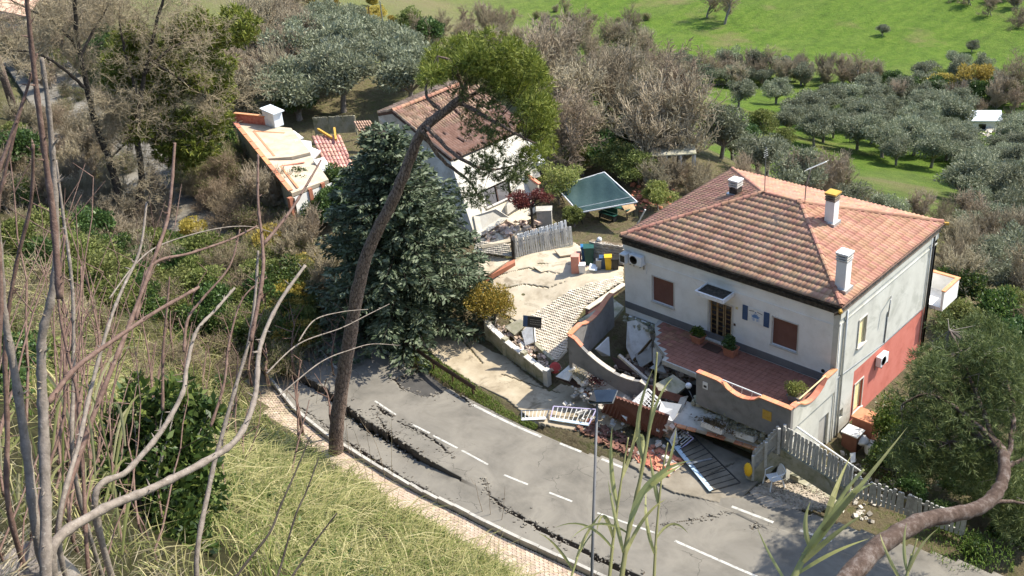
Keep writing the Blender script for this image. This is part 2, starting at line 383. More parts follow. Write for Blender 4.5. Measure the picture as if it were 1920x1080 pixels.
def graded(a, b, lo, hi, st):
    g = list(np.arange(a, b, st)); x, s = b, st
    up = []
    while x < hi: up.append(x); s = min(s*1.07, 12); x += s
    x, s = a, st; dn = []
    while x > lo: s = min(s*1.07, 12); x -= s; dn.append(x)
    return np.array(dn[::-1]+g+up)
gx = graded(-62, 40, -420, 330, .6); gy = graded(-44, 34, -330, 470, .6)
GX, GY = np.meshgrid(gx, gy, indexing='ij'); GZ = ground_z(GX, GY)
corr = np.abs(GY-road_c(GX)); GZ = GZ - .9*(1-T(HALF+.1, HALF+.6, corr)) * (GX > -130)
side = (road_c(GX)-GY); GZ = GZ - .5*((side > HALF-.2) & (side < HALF+WALK-.1) & (GX > -26) & (GX < 48))
inh = (GX > .6) & (GX < 12.4) & (GY > -3.6) & (GY < 10); GZ = np.where(inh, np.minimum(GZ, -.35), GZ)
nx, ny = GX.shape; V = np.stack([GX, GY, GZ], -1).reshape(-1, 3)
idx = np.arange(nx*ny).reshape(nx, ny); Fq = np.stack([idx[:-1,:-1], idx[1:,:-1], idx[1:,1:], idx[:-1,1:]], -1).reshape(-1, 4)
gme = arr_mesh('ground', V, Fq)
# what grows where: meadow (lush grass), dry (straw hillside), soil (yards, under trees)
dx, dy = GX-CAM.x, GY-CAM.y; rt = dx*_cy-dy*_sy; fw = dx*_sy+dy*_cy
rt = dx*_cy + dy*(-_sy); S = np.hypot(dx, dy); PXl = 960+1996/1.07*rt/np.maximum(fw, 8)
hillm = T(0, 1.0, (np.minimum(road_c(GX), np.where(GX > 0, -12.1, 99))-HALF-WALK)-GY)
meadow = T(70, 105, S)*(1-hillm)*np.clip(.25+T(800, 1250, PXl), 0, 1)
meadow = np.clip(meadow+.5*vfbm(GX, GY, 14, 9), 0, 1)*T(60, 80, S)*(1-hillm)
for name, arr in (('meadow', meadow), ('hill', hillm)):
    at_ = gme.attributes.new(name, 'FLOAT', 'POINT'); at_.data.foreach_set('value', arr.reshape(-1).astype(np.float32))
m, nt, b = newmat('ground'); p = geo_pos(nt)
def attr(nt, n):
    a = nt.nodes.new('ShaderNodeAttribute'); a.attribute_name = n; return a.outputs['Fac']
n1 = noise_n(nt, .30, 10, .82, p); n2 = noise_n(nt, 1.6, 8, .75, p); n3 = noise_n(nt, .06, 5, .6, p)
yard = ramp(nt, n2, [(.3, (.11,.085,.05)), (.5, (.20,.165,.10)), (.62, (.13,.14,.05)), (.75, (.26,.22,.15))])
dry = ramp(nt, n2, [(.3, (.035,.034,.016)), (.5, (.075,.07,.03)), (.7, (.14,.125,.06))])
mead = ramp(nt, n1, [(.36, (.035,.075,.010)), (.46, (.065,.135,.014)), (.56, (.10,.175,.02)), (.68, (.14,.185,.04))])
mead = mixc(nt, ramp(nt, n2, [(.35, (0,0,0)), (.7, (.6,.6,.6))]), mead, (.17,.205,.045))
wv2 = nt.nodes.new('ShaderNodeTexWave'); wv2.inputs['Scale'].default_value = .10; wv2.inputs['Distortion'].default_value = 9; wv2.inputs['Detail'].default_value = 4; nt.links.new(p, wv2.inputs['Vector'])
mead = mixc(nt, ramp(nt, wv2.outputs['Fac'], [(.5, (0,0,0)), (1, (.22,.22,.22))]), mead, (.05,.085,.015))
mead = mixc(nt, ramp(nt, n3, [(.56, (0,0,0)), (.70, (.7,.7,.7))]), mead, (.22,.17,.09))
col = mixc(nt, attr(nt, 'hill'), yard, dry); col = mixc(nt, attr(nt, 'meadow'), col, mead)
nt.links.new(col, b.inputs['Base Color']); b.inputs['Roughness'].default_value = .98; b.inputs['Specular IOR Level'].default_value = .1
bump(nt, b, noise_n(nt, 1.1, 9, .8, p), 1.0, .6)
ground = struct('ground', gme, 'ground', smooth=True)

# ------------------------------------------------------------------ road with cracks
def poly_pix(L, z=0.0): return [(lambda q: (q.x, q.y))(at(a, b_, z)) for a, b_ in L]
def wide_line(L, w):
    """crack outline: centre line in photograph pixels on the road plane, half widths in metres"""
    pts = [at(a, b_, 0) for a, b_ in L]; out = []
    rng = random.Random(len(L)*31+int(L[0][0])); dense = []; ws = []
    for i in range(len(pts)-1):
        n = max(2, int((pts[i+1]-pts[i]).length/.25))
        for k in range(n):
            t = k/n; dense.append(pts[i].lerp(pts[i+1], t)+Vector((rng.uniform(-.05,.05), rng.uniform(-.05,.05), 0))); ws.append((w[i]*(1-t)+w[i+1]*t)*rng.uniform(.7, 1.25))
    dense.append(pts[-1]); ws.append(w[-1])
    return np.array([(q.x, q.y) for q in dense]), np.array(ws)
CRACKS = [wide_line(L, w) for L, w in [
    ([(565,706),(610,730),(650,764),(680,790),(740,822),(790,856),(815,870)], [.07,.11,.15,.17,.13,.06,.02]),
    ([(583,596),(592,640),(608,662),(640,690)], [.10,.09,.05,.02]),
    ([(708,762),(722,774),(736,783)], [.04,.15,.04]),
    ([(745,790),(790,812),(832,840),(848,856)], [.02,.07,.05,.01]),
    ([(706,776),(722,802),(738,820)], [.02,.06,.10]),
    ([(560,752),(650,817),(720,866),(830,937),(870,962)], [.03,.05,.13,.10,.03]),
    ([(905,900),(918,930),(950,955),(1010,990),(1080,1025),(1150,1062),(1210,1090)], [.02,.04,.09,.12,.15,.16,.16]),
    ([(1408,992),(1430,978),(1470,988),(1520,1004),(1590,1022),(1680,1050)], [.03,.10,.08,.10,.07,.04]),
    ([(1238,984),(1300,975),(1400,955)], [.015,.02,.01]),
    ([(740,712),(775,698),(790,694)], [.03,.06,.05]),
    ([(738,712),(752,726),(790,742),(812,742),(830,728)], [.04,.09,.07,.04,.05]),
    ([(810,735),(845,728),(872,748),(885,762)], [.02,.07,.06,.02]),
    ([(660,600),(700,645),(750,690)], [.05,.06,.05]),
]]
HOLE = np.array(poly_pix([(740,712),(775,697),(800,695),(838,722),(828,738),(800,744),(765,733)]))
SCARP = np.array(poly_pix([(520,690),(565,706),(610,730),(650,764),(680,790),(740,822),(790,856),(850,890)]))
def inpoly(P, poly):
    x, y = P[..., 0], P[..., 1]; r = np.zeros(x.shape, bool); j = len(poly)-1
    for i in range(len(poly)):
        xi, yi = poly[i]; xj, yj = poly[j]
        c = ((yi > y) != (yj > y)) & (x < (xj-xi)*(y-yi)/(yj-yi+1e-12)+xi); r ^= c; j = i
    return r
def near_line(P, line, w):
    best = np.full(P.shape[:-1], 9e9)
    for i in range(len(line)-1):
        a, b_ = line[i], line[i+1]; d = b_-a; L2 = (d**2).sum()+1e-12
        t = np.clip(((P-a)@d)/L2, 0, 1); q = a+t[..., None]*d
        best = np.minimum(best, np.hypot(*(np.moveaxis(P-q, -1, 0)))-(w[i]*(1-t)+w[i+1]*t))
    return best
def road_z(X, Y):
    X = np.asarray(X, float); Y = np.asarray(Y, float)
    z = .03*vfbm(X, Y, 3.5, 21)+.05*T(-8, -20, X)*0
    so = np.argsort(SCARP[:, 0]); ys = np.interp(X, SCARP[so, 0], SCARP[so, 1]); drop = T(3.0, -3.5, X)*T(-24, -15, X)
    z = z-.42*drop*(Y < ys)
    z = z+.10*T(-6, -13, X)*T(-24, -15, X)*T(-13, -10, Y)
    P = np.stack([X, Y], -1); ih = inpoly(P, HOLE)
    z = np.where(ih, z-.16-.09*(X-HOLE[:, 0].mean())*.6, z)
    z = z - .25*T(-7.6, -8.8, Y)*0
    return z+.012
def build_road():
    xs = np.concatenate([np.arange(-130, -22, 1.0), np.arange(-22, 20, .07), np.arange(20, 90, .8)]); ts = np.linspace(-HALF, HALF, 96)
    X = np.repeat(xs[:, None], len(ts), 1); Y = road_c(X)+ts[None]; Z = road_z(X, Y)
    n0, n1 = X.shape; idx = np.arange(n0*n1).reshape(n0, n1)
    Fq = np.stack([idx[:-1,:-1], idx[1:,:-1], idx[1:,1:], idx[:-1,1:]], -1).reshape(-1, 4)
    cx = .25*(X[:-1,:-1]+X[1:,:-1]+X[1:,1:]+X[:-1,1:]); cy_ = .25*(Y[:-1,:-1]+Y[1:,:-1]+Y[1:,1:]+Y[:-1,1:]); P = np.stack([cx, cy_], -1)
    kill = np.zeros(cx.shape, bool)
    for line, w in CRACKS:
        lo, hi = line.min(0)-1, line.max(0)+1; sel = (cx > lo[0]) & (cx < hi[0]) & (cy_ > lo[1]) & (cy_ < hi[1])
        if sel.any(): kill[sel] |= near_line(P[sel], line, w) < 0
    zc = np.stack([Z[:-1,:-1], Z[1:,:-1], Z[1:,1:], Z[:-1,1:]], -1); kill |= (zc.max(-1)-zc.min(-1)) > .12
    Fq = Fq[~kill.reshape(-1)]; V = np.stack([X, Y, Z], -1).reshape(-1, 3)
    E_ = np.concatenate([Fq[:, [0,1]], Fq[:, [1,2]], Fq[:, [2,3]], Fq[:, [3,0]]]); key = np.sort(E_, 1); kk = key[:, 0].astype(np.int64)*len(V)+key[:, 1]
    u, inv, cnt = np.unique(kk, return_inverse=True, return_counts=True); be = E_[cnt[inv] == 1]
    bv = np.unique(be); mp = np.full(len(V), -1); mp[bv] = np.arange(len(bv))+len(V); low = V[bv].copy(); low[:, 2] -= .55
    Fs = np.stack([be[:, 1], be[:, 0], mp[be[:, 0]], mp[be[:, 1]]], 1)
    return arr_mesh('road', np.concatenate([V, low]), np.concatenate([Fq, Fs]))
m, nt, b = newmat('asphalt'); p = geo_pos(nt)
mp_ = nt.nodes.new('ShaderNodeMapping'); mp_.inputs['Scale'].default_value = (.12, 1.0, 1.0); nt.links.new(p, mp_.inputs['Vector'])
a1 = noise_n(nt, .45, 6, .65, p, .5); a2 = noise_n(nt, .9, 5, .6, mp_.outputs[0]); a3 = noise_n(nt, 55, 3, .7, p)
col = ramp(nt, a1, [(.32, (.10,.092,.077)), (.5, (.165,.151,.126)), (.62, (.215,.197,.163)), (.75, (.125,.115,.098))])
col = mixc(nt, ramp(nt, a2, [(.45, (0,0,0)), (.68, (.65,.65,.65))]), col, (.195,.18,.153))
col = mixc(nt, ramp(nt, a3, [(.3, (0,0,0)), (.75, (.35,.35,.35))]), col, (.22,.205,.18))
vo = nt.nodes.new('ShaderNodeTexVoronoi'); vo.feature = 'DISTANCE_TO_EDGE'; vo.inputs['Scale'].default_value = .55; vo.inputs['Randomness'].default_value = 1
wv = nt.nodes.new('ShaderNodeVectorMath'); wv.operation = 'ADD'; nn = nt.nodes.new('ShaderNodeTexNoise'); nn.inputs['Scale'].default_value = 1.3; nn.inputs['Detail'].default_value = 5
nt.links.new(p, nn.inputs['Vector']); nt.links.new(p, wv.inputs[0]); nt.links.new(nn.outputs['Color'], wv.inputs[1]); nt.links.new(wv.outputs[0], vo.inputs['Vector'])
crk = ramp(nt, vo.outputs['Distance'], [(0, (1,1,1)), (.012, (0,0,0))]); gate = ramp(nt, noise_n(nt, .25, 3, .5, p), [(.52, (0,0,0)), (.6, (.75,.75,.75))])
col = mixc(nt, math_n(nt, 'MULTIPLY', crk, gate), col, (.03,.028,.025))
gn = nt.nodes.new('ShaderNodeNewGeometry'); sx = nt.nodes.new('ShaderNodeSeparateXYZ'); nt.links.new(gn.outputs['True Normal'], sx.inputs[0])
steep = ramp(nt, math_n(nt, 'ABSOLUTE', sx.outputs[2]), [(.4, (1,1,1)), (.7, (0,0,0))])
col = mixc(nt, steep, col, (.10,.08,.06))
nt.links.new(col, b.inputs['Base Color']); b.inputs['Roughness'].default_value = .9; b.inputs['Specular IOR Level'].default_value = .25
bump(nt, b, a3, .5, .012)
road = struct('road', build_road(), 'asphalt')
def strip(name, pts, w, m, parent=None, zoff=.006, n=None):
    """painted line following the road surface"""
    mb = MB(); P = []
    for i in range(len(pts)-1):
        a, b_ = Vector(pts[i]), Vector(pts[i+1]); k = max(1, int((b_-a).length/.25))
        P += [a.lerp(b_, t/k) for t in range(k)]
    P.append(Vector(pts[-1])); L = []; Rr = []
    for i, q in enumerate(P):
        d = P[min(i+1, len(P)-1)]-P[max(i-1, 0)]; nrm = Vector((-d.y, d.x, 0)).normalized()*w/2
        for arr, sgn in ((L, 1), (Rr, -1)):
            e = q+nrm*sgn; arr.append((e.x, e.y, float(road_z(e.x, e.y))+zoff))
    k = len(P); mb.add(L+Rr, [(i, i+1, k+i+1, k+i) for i in range(k-1)]); 
    o = mb.build(name, m, parent); return o
def pix_line(L): return [at(a, b_, 0.0).xy.to_3d() for a, b_ in L]
for L in ([(945,891),(990,909)], [(1030,924),(1073,941)], [(866,845),(915,872)], [(812,817),(858,841)], [(770,795),(806,813)], [(703,752),(742,778)]):
    strip('lane_dash', pix_line(L), .11, 'line_white', road)
m, nt, b = newmat('asphalt_fresh'); p = geo_pos(nt); nt.links.new(ramp(nt, noise_n(nt, 1.2, 6, .7, p), [(.3, (.035,.033,.03)), (.7, (.075,.07,.064))]), b.inputs['Base Color']); b.inputs['Roughness'].default_value = .85; bump(nt, b, noise_n(nt, 60, 3, .7, p), .5, .01)
px_ = np.arange(HOLE[:, 0].min(), HOLE[:, 0].max(), .06); py_ = np.arange(HOLE[:, 1].min(), HOLE[:, 1].max(), .06); HX, HY = np.meshgrid(px_, py_, indexing='ij'); HZ = road_z(HX, HY)+.006
ii = np.arange(HX.size).reshape(HX.shape); Fh = np.stack([ii[:-1,:-1], ii[1:,:-1], ii[1:,1:], ii[:-1,1:]], -1)[inpoly(np.stack([HX[:-1,:-1]+.03, HY[:-1,:-1]+.03], -1), HOLE*.97+HOLE.mean(0)*.03)]
obj('sunken_patch', arr_mesh('sunken_patch', np.stack([HX, HY, HZ], -1).reshape(-1, 3), Fh.reshape(-1, 4)), 'asphalt_fresh', road)
strip('lane_line', pix_line([(1265,1014),(1420,1082)]), .13, 'line_white', road)
strip('lane_line', pix_line([(1120,962),(1235,1002)]), .10, 'line_white', road)
for L in ([(1050,832),(1090,848)], [(1128,861),(1168,877)], [(1286,918),(1330,935)], [(1372,950),(1450,980)], [(1500,995),(1560,1015)]):
    strip('edge_dash', pix_line(L), .15, 'line_white', road)
strip('edge_line', pix_line([(880,756),(925,779),(968,800),(1015,820)]), .16, 'line_white', road)
strip('edge_line', pix_line([(712,652),(740,672),(766,696)]), .15, 'line_white', road)
strip('edge_line', pix_line([(590,645),(612,672),(632,692)]), .14, 'line_white', road)
# kerb stones along the pavement and the pavement itself
kerb = thing('kerb', 'pale concrete kerb stones along the brick pavement at the road edge', 'kerb'); 
kmb = MB().box((0,0,0), (1.0, .17, .34)); kme = kmb.mesh('kerb_stone')
for i in range(46):
    X = -18+i*1.02; Y = float(road_c(X))-HALF-.09; sl = math.atan2(float(road_c(X+.5)-road_c(X-.5)), 1)
    rr = random.Random(i); dz = -.42*float(T(3, -3.5, X)*T(-24, -15, X))
    obj('kerb_stone', kme, 'concrete', kerb, loc=(X, Y, -.03+dz*.8+rr.uniform(-.02,.02)), rot=(rr.uniform(-.02,.02), rr.uniform(-.015,.015), sl+rr.uniform(-.012,.012)), bevel=.015)
walk_z = lambda X: -.16-.30*float(T(3, -3.5, X)*T(-24, -15, X))
xs = np.arange(-20, 46, .5); mb = MB(); L = []
for X in xs:
    y1 = float(road_c(X))-HALF-.22; y0 = float(road_c(X))-HALF-WALK-.4; L.append(((X, y0, walk_z(X)-.03), (X, y1, walk_z(X)-.03)))
for i in range(len(L)-1): mb.add([L[i][0], L[i][1], L[i+1][1], L[i+1][0]], [(3,2,1,0)])
pavement = struct('pavement', mb.mesh('pavement'), 'paver_joint')
def zigzag_paver(l, w, h, k=.035):
    """one interlocking paving stone with toothed long sides"""
    n = 5; a = [(-l/2+l*i/(n-1), -w/2+(k if i % 2 else -k)*.7) for i in range(n)]; t = [(l/2-l*i/(n-1), w/2+(k if (n-1-i) % 2 else -k)*.7) for i in range(n)]
    return [Vector((x, y, 0)) for x, y in a+t]
pv = zigzag_paver(.24, .125, .05); mb = MB(); cnt = 0; near = []
r_ = random.Random(5)
for i in range(int(30/.25)):
    for j in range(13):
        X = -14+i*.25+(.125 if j % 2 else 0); Y = float(road_c(X))-HALF-.30-j*.138
        if Y < float(road_c(X))-HALF-WALK-.2: continue
        near.append((X, Y, walk_z(X)+r_.uniform(-.006,.006)))
one = MB().prism(pv, (0,0,.035)).mesh('paving_stone')
near.sort(key=lambda q: (q[0]+2.0)**2*.35+(q[1]+17)**2)
for q in near[:300]:
    obj('paving_stone', one, 'paver_pink', pavement, loc=(q[0], q[1], q[2]-.03), rot=(0, 0, math.atan2(float(road_c(q[0]+.5)-road_c(q[0]-.5)), 1)))
for q in near[300:]:
    mb.prism([v_+Vector((q[0], q[1], q[2]-.03)) for v_ in pv], (0,0,.035))
stuff(mb.build('paving_stones', 'paver_pink', pavement))

# crumbs of asphalt and soil along the cracks
rg = random.Random(17); mb = MB()
for line, w in CRACKS:
    L_ = len(line)
    for _ in range(L_*5):
        i = rg.randrange(L_); s_ = rg.uniform(.015,.06)*rg.uniform(.5,1.4); x, y = line[i][0]+rg.gauss(0, .12+w[i]), line[i][1]+rg.gauss(0, .12+w[i])
        if abs(y-float(road_c(x))) > HALF-.1: continue
        z = float(road_z(x, y)); mb.box((x, y, z+s_*.25), (s_*2, s_*1.5, s_), Matrix.Rotation(rg.uniform(0,6.3), 3, 'Z')@Matrix.Rotation(rg.uniform(-.4,.4), 3, 'X'))
stuff(mb.build('asphalt_crumbs', 'asphalt', road))
# ------------------------------------------------------------------ plant building
def unit(v): return v/np.maximum(np.linalg.norm(v, axis=-1, keepdims=True), 1e-9)
def leaf_arrays(P, D, L, W, rs, fold=.15):
    n = len(P); D = unit(D); S = unit(np.cross(D, unit(rs.normal(size=(n, 3))))); N = np.cross(S, D)
    L = np.broadcast_to(L, (n,))[:, None]; W = np.broadcast_to(W, (n,))[:, None]
    V = np.stack([P, P+D*L*.45+S*W/2+N*L*fold*.3, P+D*L-N*L*fold, P+D*L*.45-S*W/2+N*L*fold*.3], 1).reshape(-1, 3)
    return V, np.arange(4*n).reshape(n, 4)
def leaf_mesh(name, P, D, L, W, rs, fold=.15):
    V, Fq = leaf_arrays(np.asarray(P), np.asarray(D), L, W, rs, fold); return arr_mesh(name, V, Fq)
def clump_points(rs, centers, radii, n, shell=.55):
    """points spread through a set of ellipsoid clumps, more of them near the outside; also outward directions"""
    centers = np.asarray(centers, float); radii = np.asarray(radii, float)
    if radii.ndim == 1: radii = np.repeat(radii[:, None], 3, 1)
    vol = radii.prod(1)**.75; k = rs.choice(len(centers), n, p=vol/vol.sum())
    d = unit(rs.normal(size=(n, 3))); r = shell+(1-shell)*rs.rand(n)**.7; r = np.where(rs.rand(n) < .25, r*rs.rand(n)**.5, r)
    return centers[k]+d*r[:, None]*radii[k], d
def leaf_ball(n, radii, L, seed, center=(0,0,0), aspect=2.0, nclump=14, droop=0, spike=.5):
    rs = np.random.RandomState(seed); radii = np.array(radii)
    cc = unit(rs.normal(size=(nclump, 3)))*(.35+.4*rs.rand(nclump))[:, None]; cc[:, 2] = np.abs(cc[:, 2])*rs.choice([1,1,-.6], nclump)
    P, d = clump_points(rs, cc*radii, np.repeat((radii*.48)[None], nclump, 0)*(.7+.5*rs.rand(nclump))[:, None], n)
    D = d*spike+rs.normal(size=(n, 3))*.6+np.array([0,0,.3-droop]); LL = L*(.6+.7*rs.rand(n))
    return leaf_mesh('leaves', P+np.array(center), D, LL, LL/aspect, rs)
def seg_mesh(name, segs, n=4):
    """many tapered branch pieces at once: rows of (ax,ay,az,bx,by,bz,ra,rb)"""
    s = np.asarray(segs, float); A, B, ra, rb = s[:, :3], s[:, 3:6], s[:, 6], s[:, 7]
    d = unit(B-A); ref = np.where(np.abs(d[:, 2:3]) > .9, np.array([[1.,0,0]]), np.array([[0,0,1.]])); u = unit(np.cross(d, ref)); v = np.cross(d, u)
    B = B+d*(rb[:, None]*.5); ang = np.arange(n)*2*math.pi/n
    ring = (u[:, None]*np.cos(ang)[None, :, None]+v[:, None]*np.sin(ang)[None, :, None])
    V = np.concatenate([A[:, None]+ring*ra[:, None, None], B[:, None]+ring*rb[:, None, None]], 1).reshape(-1, 3)
    base = np.arange(len(s))[:, None]*2*n; k = np.arange(n); k2 = (k+1) % n
    Fq = np.stack([base+k, base+k2, base+n+k2, base+n+k], -1).reshape(-1, 4); return arr_mesh(name, V, Fq)
def grow(rng, p, d, L, r, depth, segs, tips, spread=.6, up=.15, wander=.25, kids=(2,3), shrink=.72, rs=.62, nseg=3, along=0, rmin=.004):
    p = Vector(p); d = Vector(d).normalized(); r1 = max(r*rs, rmin)
    for i in range(nseg):
        d2 = (d+Vector((rng.gauss(0, wander), rng.gauss(0, wander), rng.gauss(0, wander)+up*.3))).normalized()
        q = p+d2*(L/nseg); ra = r+(r1-r)*i/nseg; rb = r+(r1-r)*(i+1)/nseg
        segs.append((*p, *q, ra, rb)); p, d = q, d2
        if depth > 0 and along and i < nseg-1:
            for _ in range(along):
                dd = (d+Vector((rng.gauss(0, spread*1.4), rng.gauss(0, spread*1.4), rng.gauss(0, spread)+up))).normalized()
                grow(rng, p, dd, L*shrink*rng.uniform(.5,.9), rb*.55, depth-1, segs, tips, spread, up, wander, kids, shrink, rs, nseg, along, rmin)
    if depth <= 0: tips.append((*p, *d)); return
    for _ in range(rng.randint(*kids)):
        dd = (d+Vector((rng.gauss(0, spread), rng.gauss(0, spread), rng.gauss(0, spread*.7)+up))).normalized()
        grow(rng, p, dd, L*shrink*rng.uniform(.75,1.15), r1*rng.uniform(.7,.95), depth-1, segs, tips, spread, up, wander, kids, shrink, rs, nseg, along, rmin)
def split_r(segs, r):
    big = [s for s in segs if s[6] > r]; sm = [s for s in segs if s[6] <= r]; return big, sm
def bare_tree(name, label, cat, loc, seed, H, r0, depth=5, trunks=1, spread=.55, up=.2, mtr='bark_grey', mtw='twig_brown', kids=(2,3), along=1, thick=.012, lean=(0,0), first=.34, group=None, rmin=.006, wander=.22, fine=0, leafm=None, nleaf=0, leafL=.06):
    """leafless tree: trunk with limbs, and a crown of fine branching twigs"""
    rng = random.Random(seed); segs = []; tips = []
    for k in range(trunks):
        d = Vector((rng.gauss(0,.25)*(trunks > 1)+lean[0], rng.gauss(0,.25)*(trunks > 1)+lean[1], 1)); o = Vector((rng.gauss(0,.25), rng.gauss(0,.25), -.3)) if trunks > 1 else Vector((0,0,-.4))
        grow(rng, o, d, H*first, r0/(trunks**.4), depth, segs, tips, spread, up, wander, kids, .72, .66, 3, along, rmin)
    if fine:
        rs = np.random.RandomState(seed); tp = np.array(tips); k = rs.randint(0, len(tp), fine); d = unit(tp[k, 3:]+rs.normal(size=(fine, 3))*.6); a = tp[k, :3]-tp[k, 3:]*rs.rand(fine)[:, None]*.4
        b_ = a+d*(.25+.5*rs.rand(fine))[:, None]; segs += [tuple(row) for row in np.concatenate([a, b_, np.full((fine, 1), rmin), np.full((fine, 1), rmin*.6)], 1)]
    big, sm = split_r(segs, thick); t = thing(name, label, cat, loc, group)
    obj('trunk', seg_mesh('trunk', big, 7), mtr, t, True)
    if sm: obj('crown', seg_mesh('crown', sm, 3), mtw, t)
    if leafm:
        rs = np.random.RandomState(seed+1); tp = np.array(tips); k = rs.randint(0, len(tp), nleaf); P = tp[k, :3]+rs.normal(size=(nleaf, 3))*.25
        obj('leaves', leaf_mesh('leaves', P, rs.normal(size=(nleaf, 3))+[0,0,.3], leafL*(.6+.8*rs.rand(nleaf)), leafL*.5, rs), leafm, t)
    return t
def leafy_tree(name, label, cat, loc, seed, H, rx, rz, n, L, aspect, lm, mtr='bark_grey', trunk_h=None, r0=.14, nclump=26, group=None, trunks=1, shell=.5, spike=.6):
    """evergreen tree or shrub: trunk with limbs to each clump, crown of leaf blades in clumps with gaps"""
    rng = random.Random(seed); rs = np.random.RandomState(seed); th_ = trunk_h if trunk_h is not None else H-2*rz; zc = H-rz
    cc = unit(rs.normal(size=(nclump, 3)))*(.45+.42*rs.rand(nclump))[:, None]*np.array([rx, rx, rz]); cc[:, 2] = np.where(cc[:, 2] < -.35*rz, cc[:, 2]*.4, cc[:, 2])
    rad = np.stack([rx*.36*(.7+.6*rs.rand(nclump)), rx*.36*(.7+.6*rs.rand(nclump)), rz*.34*(.7+.6*rs.rand(nclump))], 1)
    P, d = clump_points(rs, cc+[0,0,zc], rad, n, shell); D = d*spike+rs.normal(size=(n, 3))*.55+[0,0,.25]; LL = L*(.6+.8*rs.rand(n))
    t = thing(name, label, cat, loc, group); obj('crown', leaf_mesh('crown', P, D, LL, LL/aspect, rs), lm, t)
    segs = []
    for k in range(trunks):
        o = Vector((rng.gauss(0,.12)*(trunks > 1), rng.gauss(0,.12)*(trunks > 1), -.3)); top_ = Vector((rng.gauss(0,.1), rng.gauss(0,.1), max(th_, .2)))
        segs.append((*o, *top_, r0, r0*.75))
        for c_ in cc[k::trunks]:
            e = Vector(c_)+Vector((0,0,zc)); m_ = top_.lerp(e, .5)+Vector((rng.gauss(0,.15), rng.gauss(0,.15), .1)); segs += [(*top_, *m_, r0*.5, r0*.3), (*m_, *e, r0*.3, r0*.1)]
    obj('trunk', seg_mesh('trunk', segs, 6), mtr, t, True); return t
def grass_mesh(name, P, H, W, rs, bend=.5, lean=(0,0)):
    """blades of three joints bending over"""
    n = len(P); az = rs.rand(n)*6.283; out = np.stack([np.cos(az), np.sin(az), np.zeros(n)], 1); out[:, 0] += lean[0]; out[:, 1] += lean[1]
    sd_ = np.stack([-np.sin(az), np.cos(az), np.zeros(n)], 1); H = np.broadcast_to(H, (n,))[:, None]; W = np.broadcast_to(W, (n,))[:, None]; bd = (bend*(.3+rs.rand(n)))[:, None]
    up = np.array([[0,0,1.]]); p1 = P+up*H*.5+out*H*.15*bd; p2 = P+up*H*(.85-.2*bd)+out*H*.55*bd; p3 = P+up*H*(1-.5*bd)+out*H*1.0*bd
    V = np.stack([P-sd_*W/2, P+sd_*W/2, p1-sd_*W*.45, p1+sd_*W*.45, p2-sd_*W*.3, p2+sd_*W*.3, p3-sd_*W*.03, p3+sd_*W*.03], 1).reshape(-1, 3)
    b_ = np.arange(n)[:, None]*8; Fq = np.concatenate([b_+np.array([[0,1,3,2]]), b_+np.array([[2,3,5,4]]), b_+np.array([[4,5,7,6]])], 1).reshape(-1, 4)
    return arr_mesh(name, V, Fq)
def stem(mb_pts, r0, r1, n=8, seed=0, nodes=True):
    """a young shoot: smooth curved stem with slightly swollen joints"""
    P = [Vector(p) for p in mb_pts]; dense = []
    for i in range(len(P)-1):
        p0, p1, p2, p3 = P[max(i-1,0)], P[i], P[i+1], P[min(i+2,len(P)-1)]
        for k in range(8):
            t = k/8; dense.append(.5*((2*p1)+(p2-p0)*t+(2*p0-5*p1+4*p2-p3)*t*t+(3*p1-p0-3*p2+p3)*t**3))
    dense.append(P[-1]); m_ = len(dense); rg = random.Random(seed); rad = []
    for i in range(m_):
        t = i/(m_-1); rad.append((r0+(r1-r0)*t)*(1.22 if nodes and i % 5 == 2 else rg.uniform(.96,1.04)))
    return MB().tube(dense, rad, n)
# ------------------------------------------------------------------ main house
EZ = 7.5; RW, RD, RH = 13.0, 10.79, 1.836
house = thing('house', 'white two-storey house with a terracotta hip roof and red side wall', 'house', (0,0,0))
def wall_holes(mb, axis, c0, c1, a0, a1, z0, z1, holes):
    """wall slab across [c0,c1] in depth with rectangular openings (a0,a1,z0,z1) cut out"""
    As = sorted({a0, a1, *[h[0] for h in holes], *[h[1] for h in holes]}); Zs = sorted({z0, z1, *[h[2] for h in holes], *[h[3] for h in holes]})
    for i in range(len(As)-1):
        for j in range(len(Zs)-1):
            am, zm = (As[i]+As[i+1])/2, (Zs[j]+Zs[j+1])/2
            if any(h[0] < am < h[1] and h[2] < zm < h[3] for h in holes): continue
            if axis == 'x': mb.bx(As[i], As[i+1], c0, c1, Zs[j], Zs[j+1])
            else: mb.bx(c0, c1, As[i], As[i+1], Zs[j], Zs[j+1])
    return mb
WX0, WX1, WY0, WY1 = 0.0, 12.9, .2, 10.6
FL = 2.9
wins_f = [(1.93, 3.32, 3.98, 5.52), (9.36, 10.76, 3.98, 5.55)]; door_f = (5.60, 6.98, FL+.03, 5.30)
wall_holes(MB(), 'x', WY0, WY0+.3, WX0, WX1-.3, FL-.4, 7.05, wins_f+[door_f]).build('wall', 'plaster_white', house)
win_s = (2.26, 3.0, 4.03, 5.57); lowdoor = (-1.1, -.15, -.9, 1.5); lowwin = (2.4, 3.25, -.05, 1.72); vent = (.95, 1.35, .38, .92)
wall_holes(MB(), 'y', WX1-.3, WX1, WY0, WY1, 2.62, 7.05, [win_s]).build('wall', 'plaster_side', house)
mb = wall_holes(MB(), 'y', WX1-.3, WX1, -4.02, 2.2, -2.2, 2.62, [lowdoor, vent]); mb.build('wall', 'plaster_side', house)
o = wall_holes(MB(), 'y', WX1-.3, WX1, 2.2, WY1, -3.2, 2.62, [lowwin]).build('wall', 'plaster_red', house); o['label'] = 'red painted lower side wall'
MB().bx(WX0, WX1, WY1-.3, WY1-.002, -3.2, 7.05).build('wall', 'plaster_white', house)
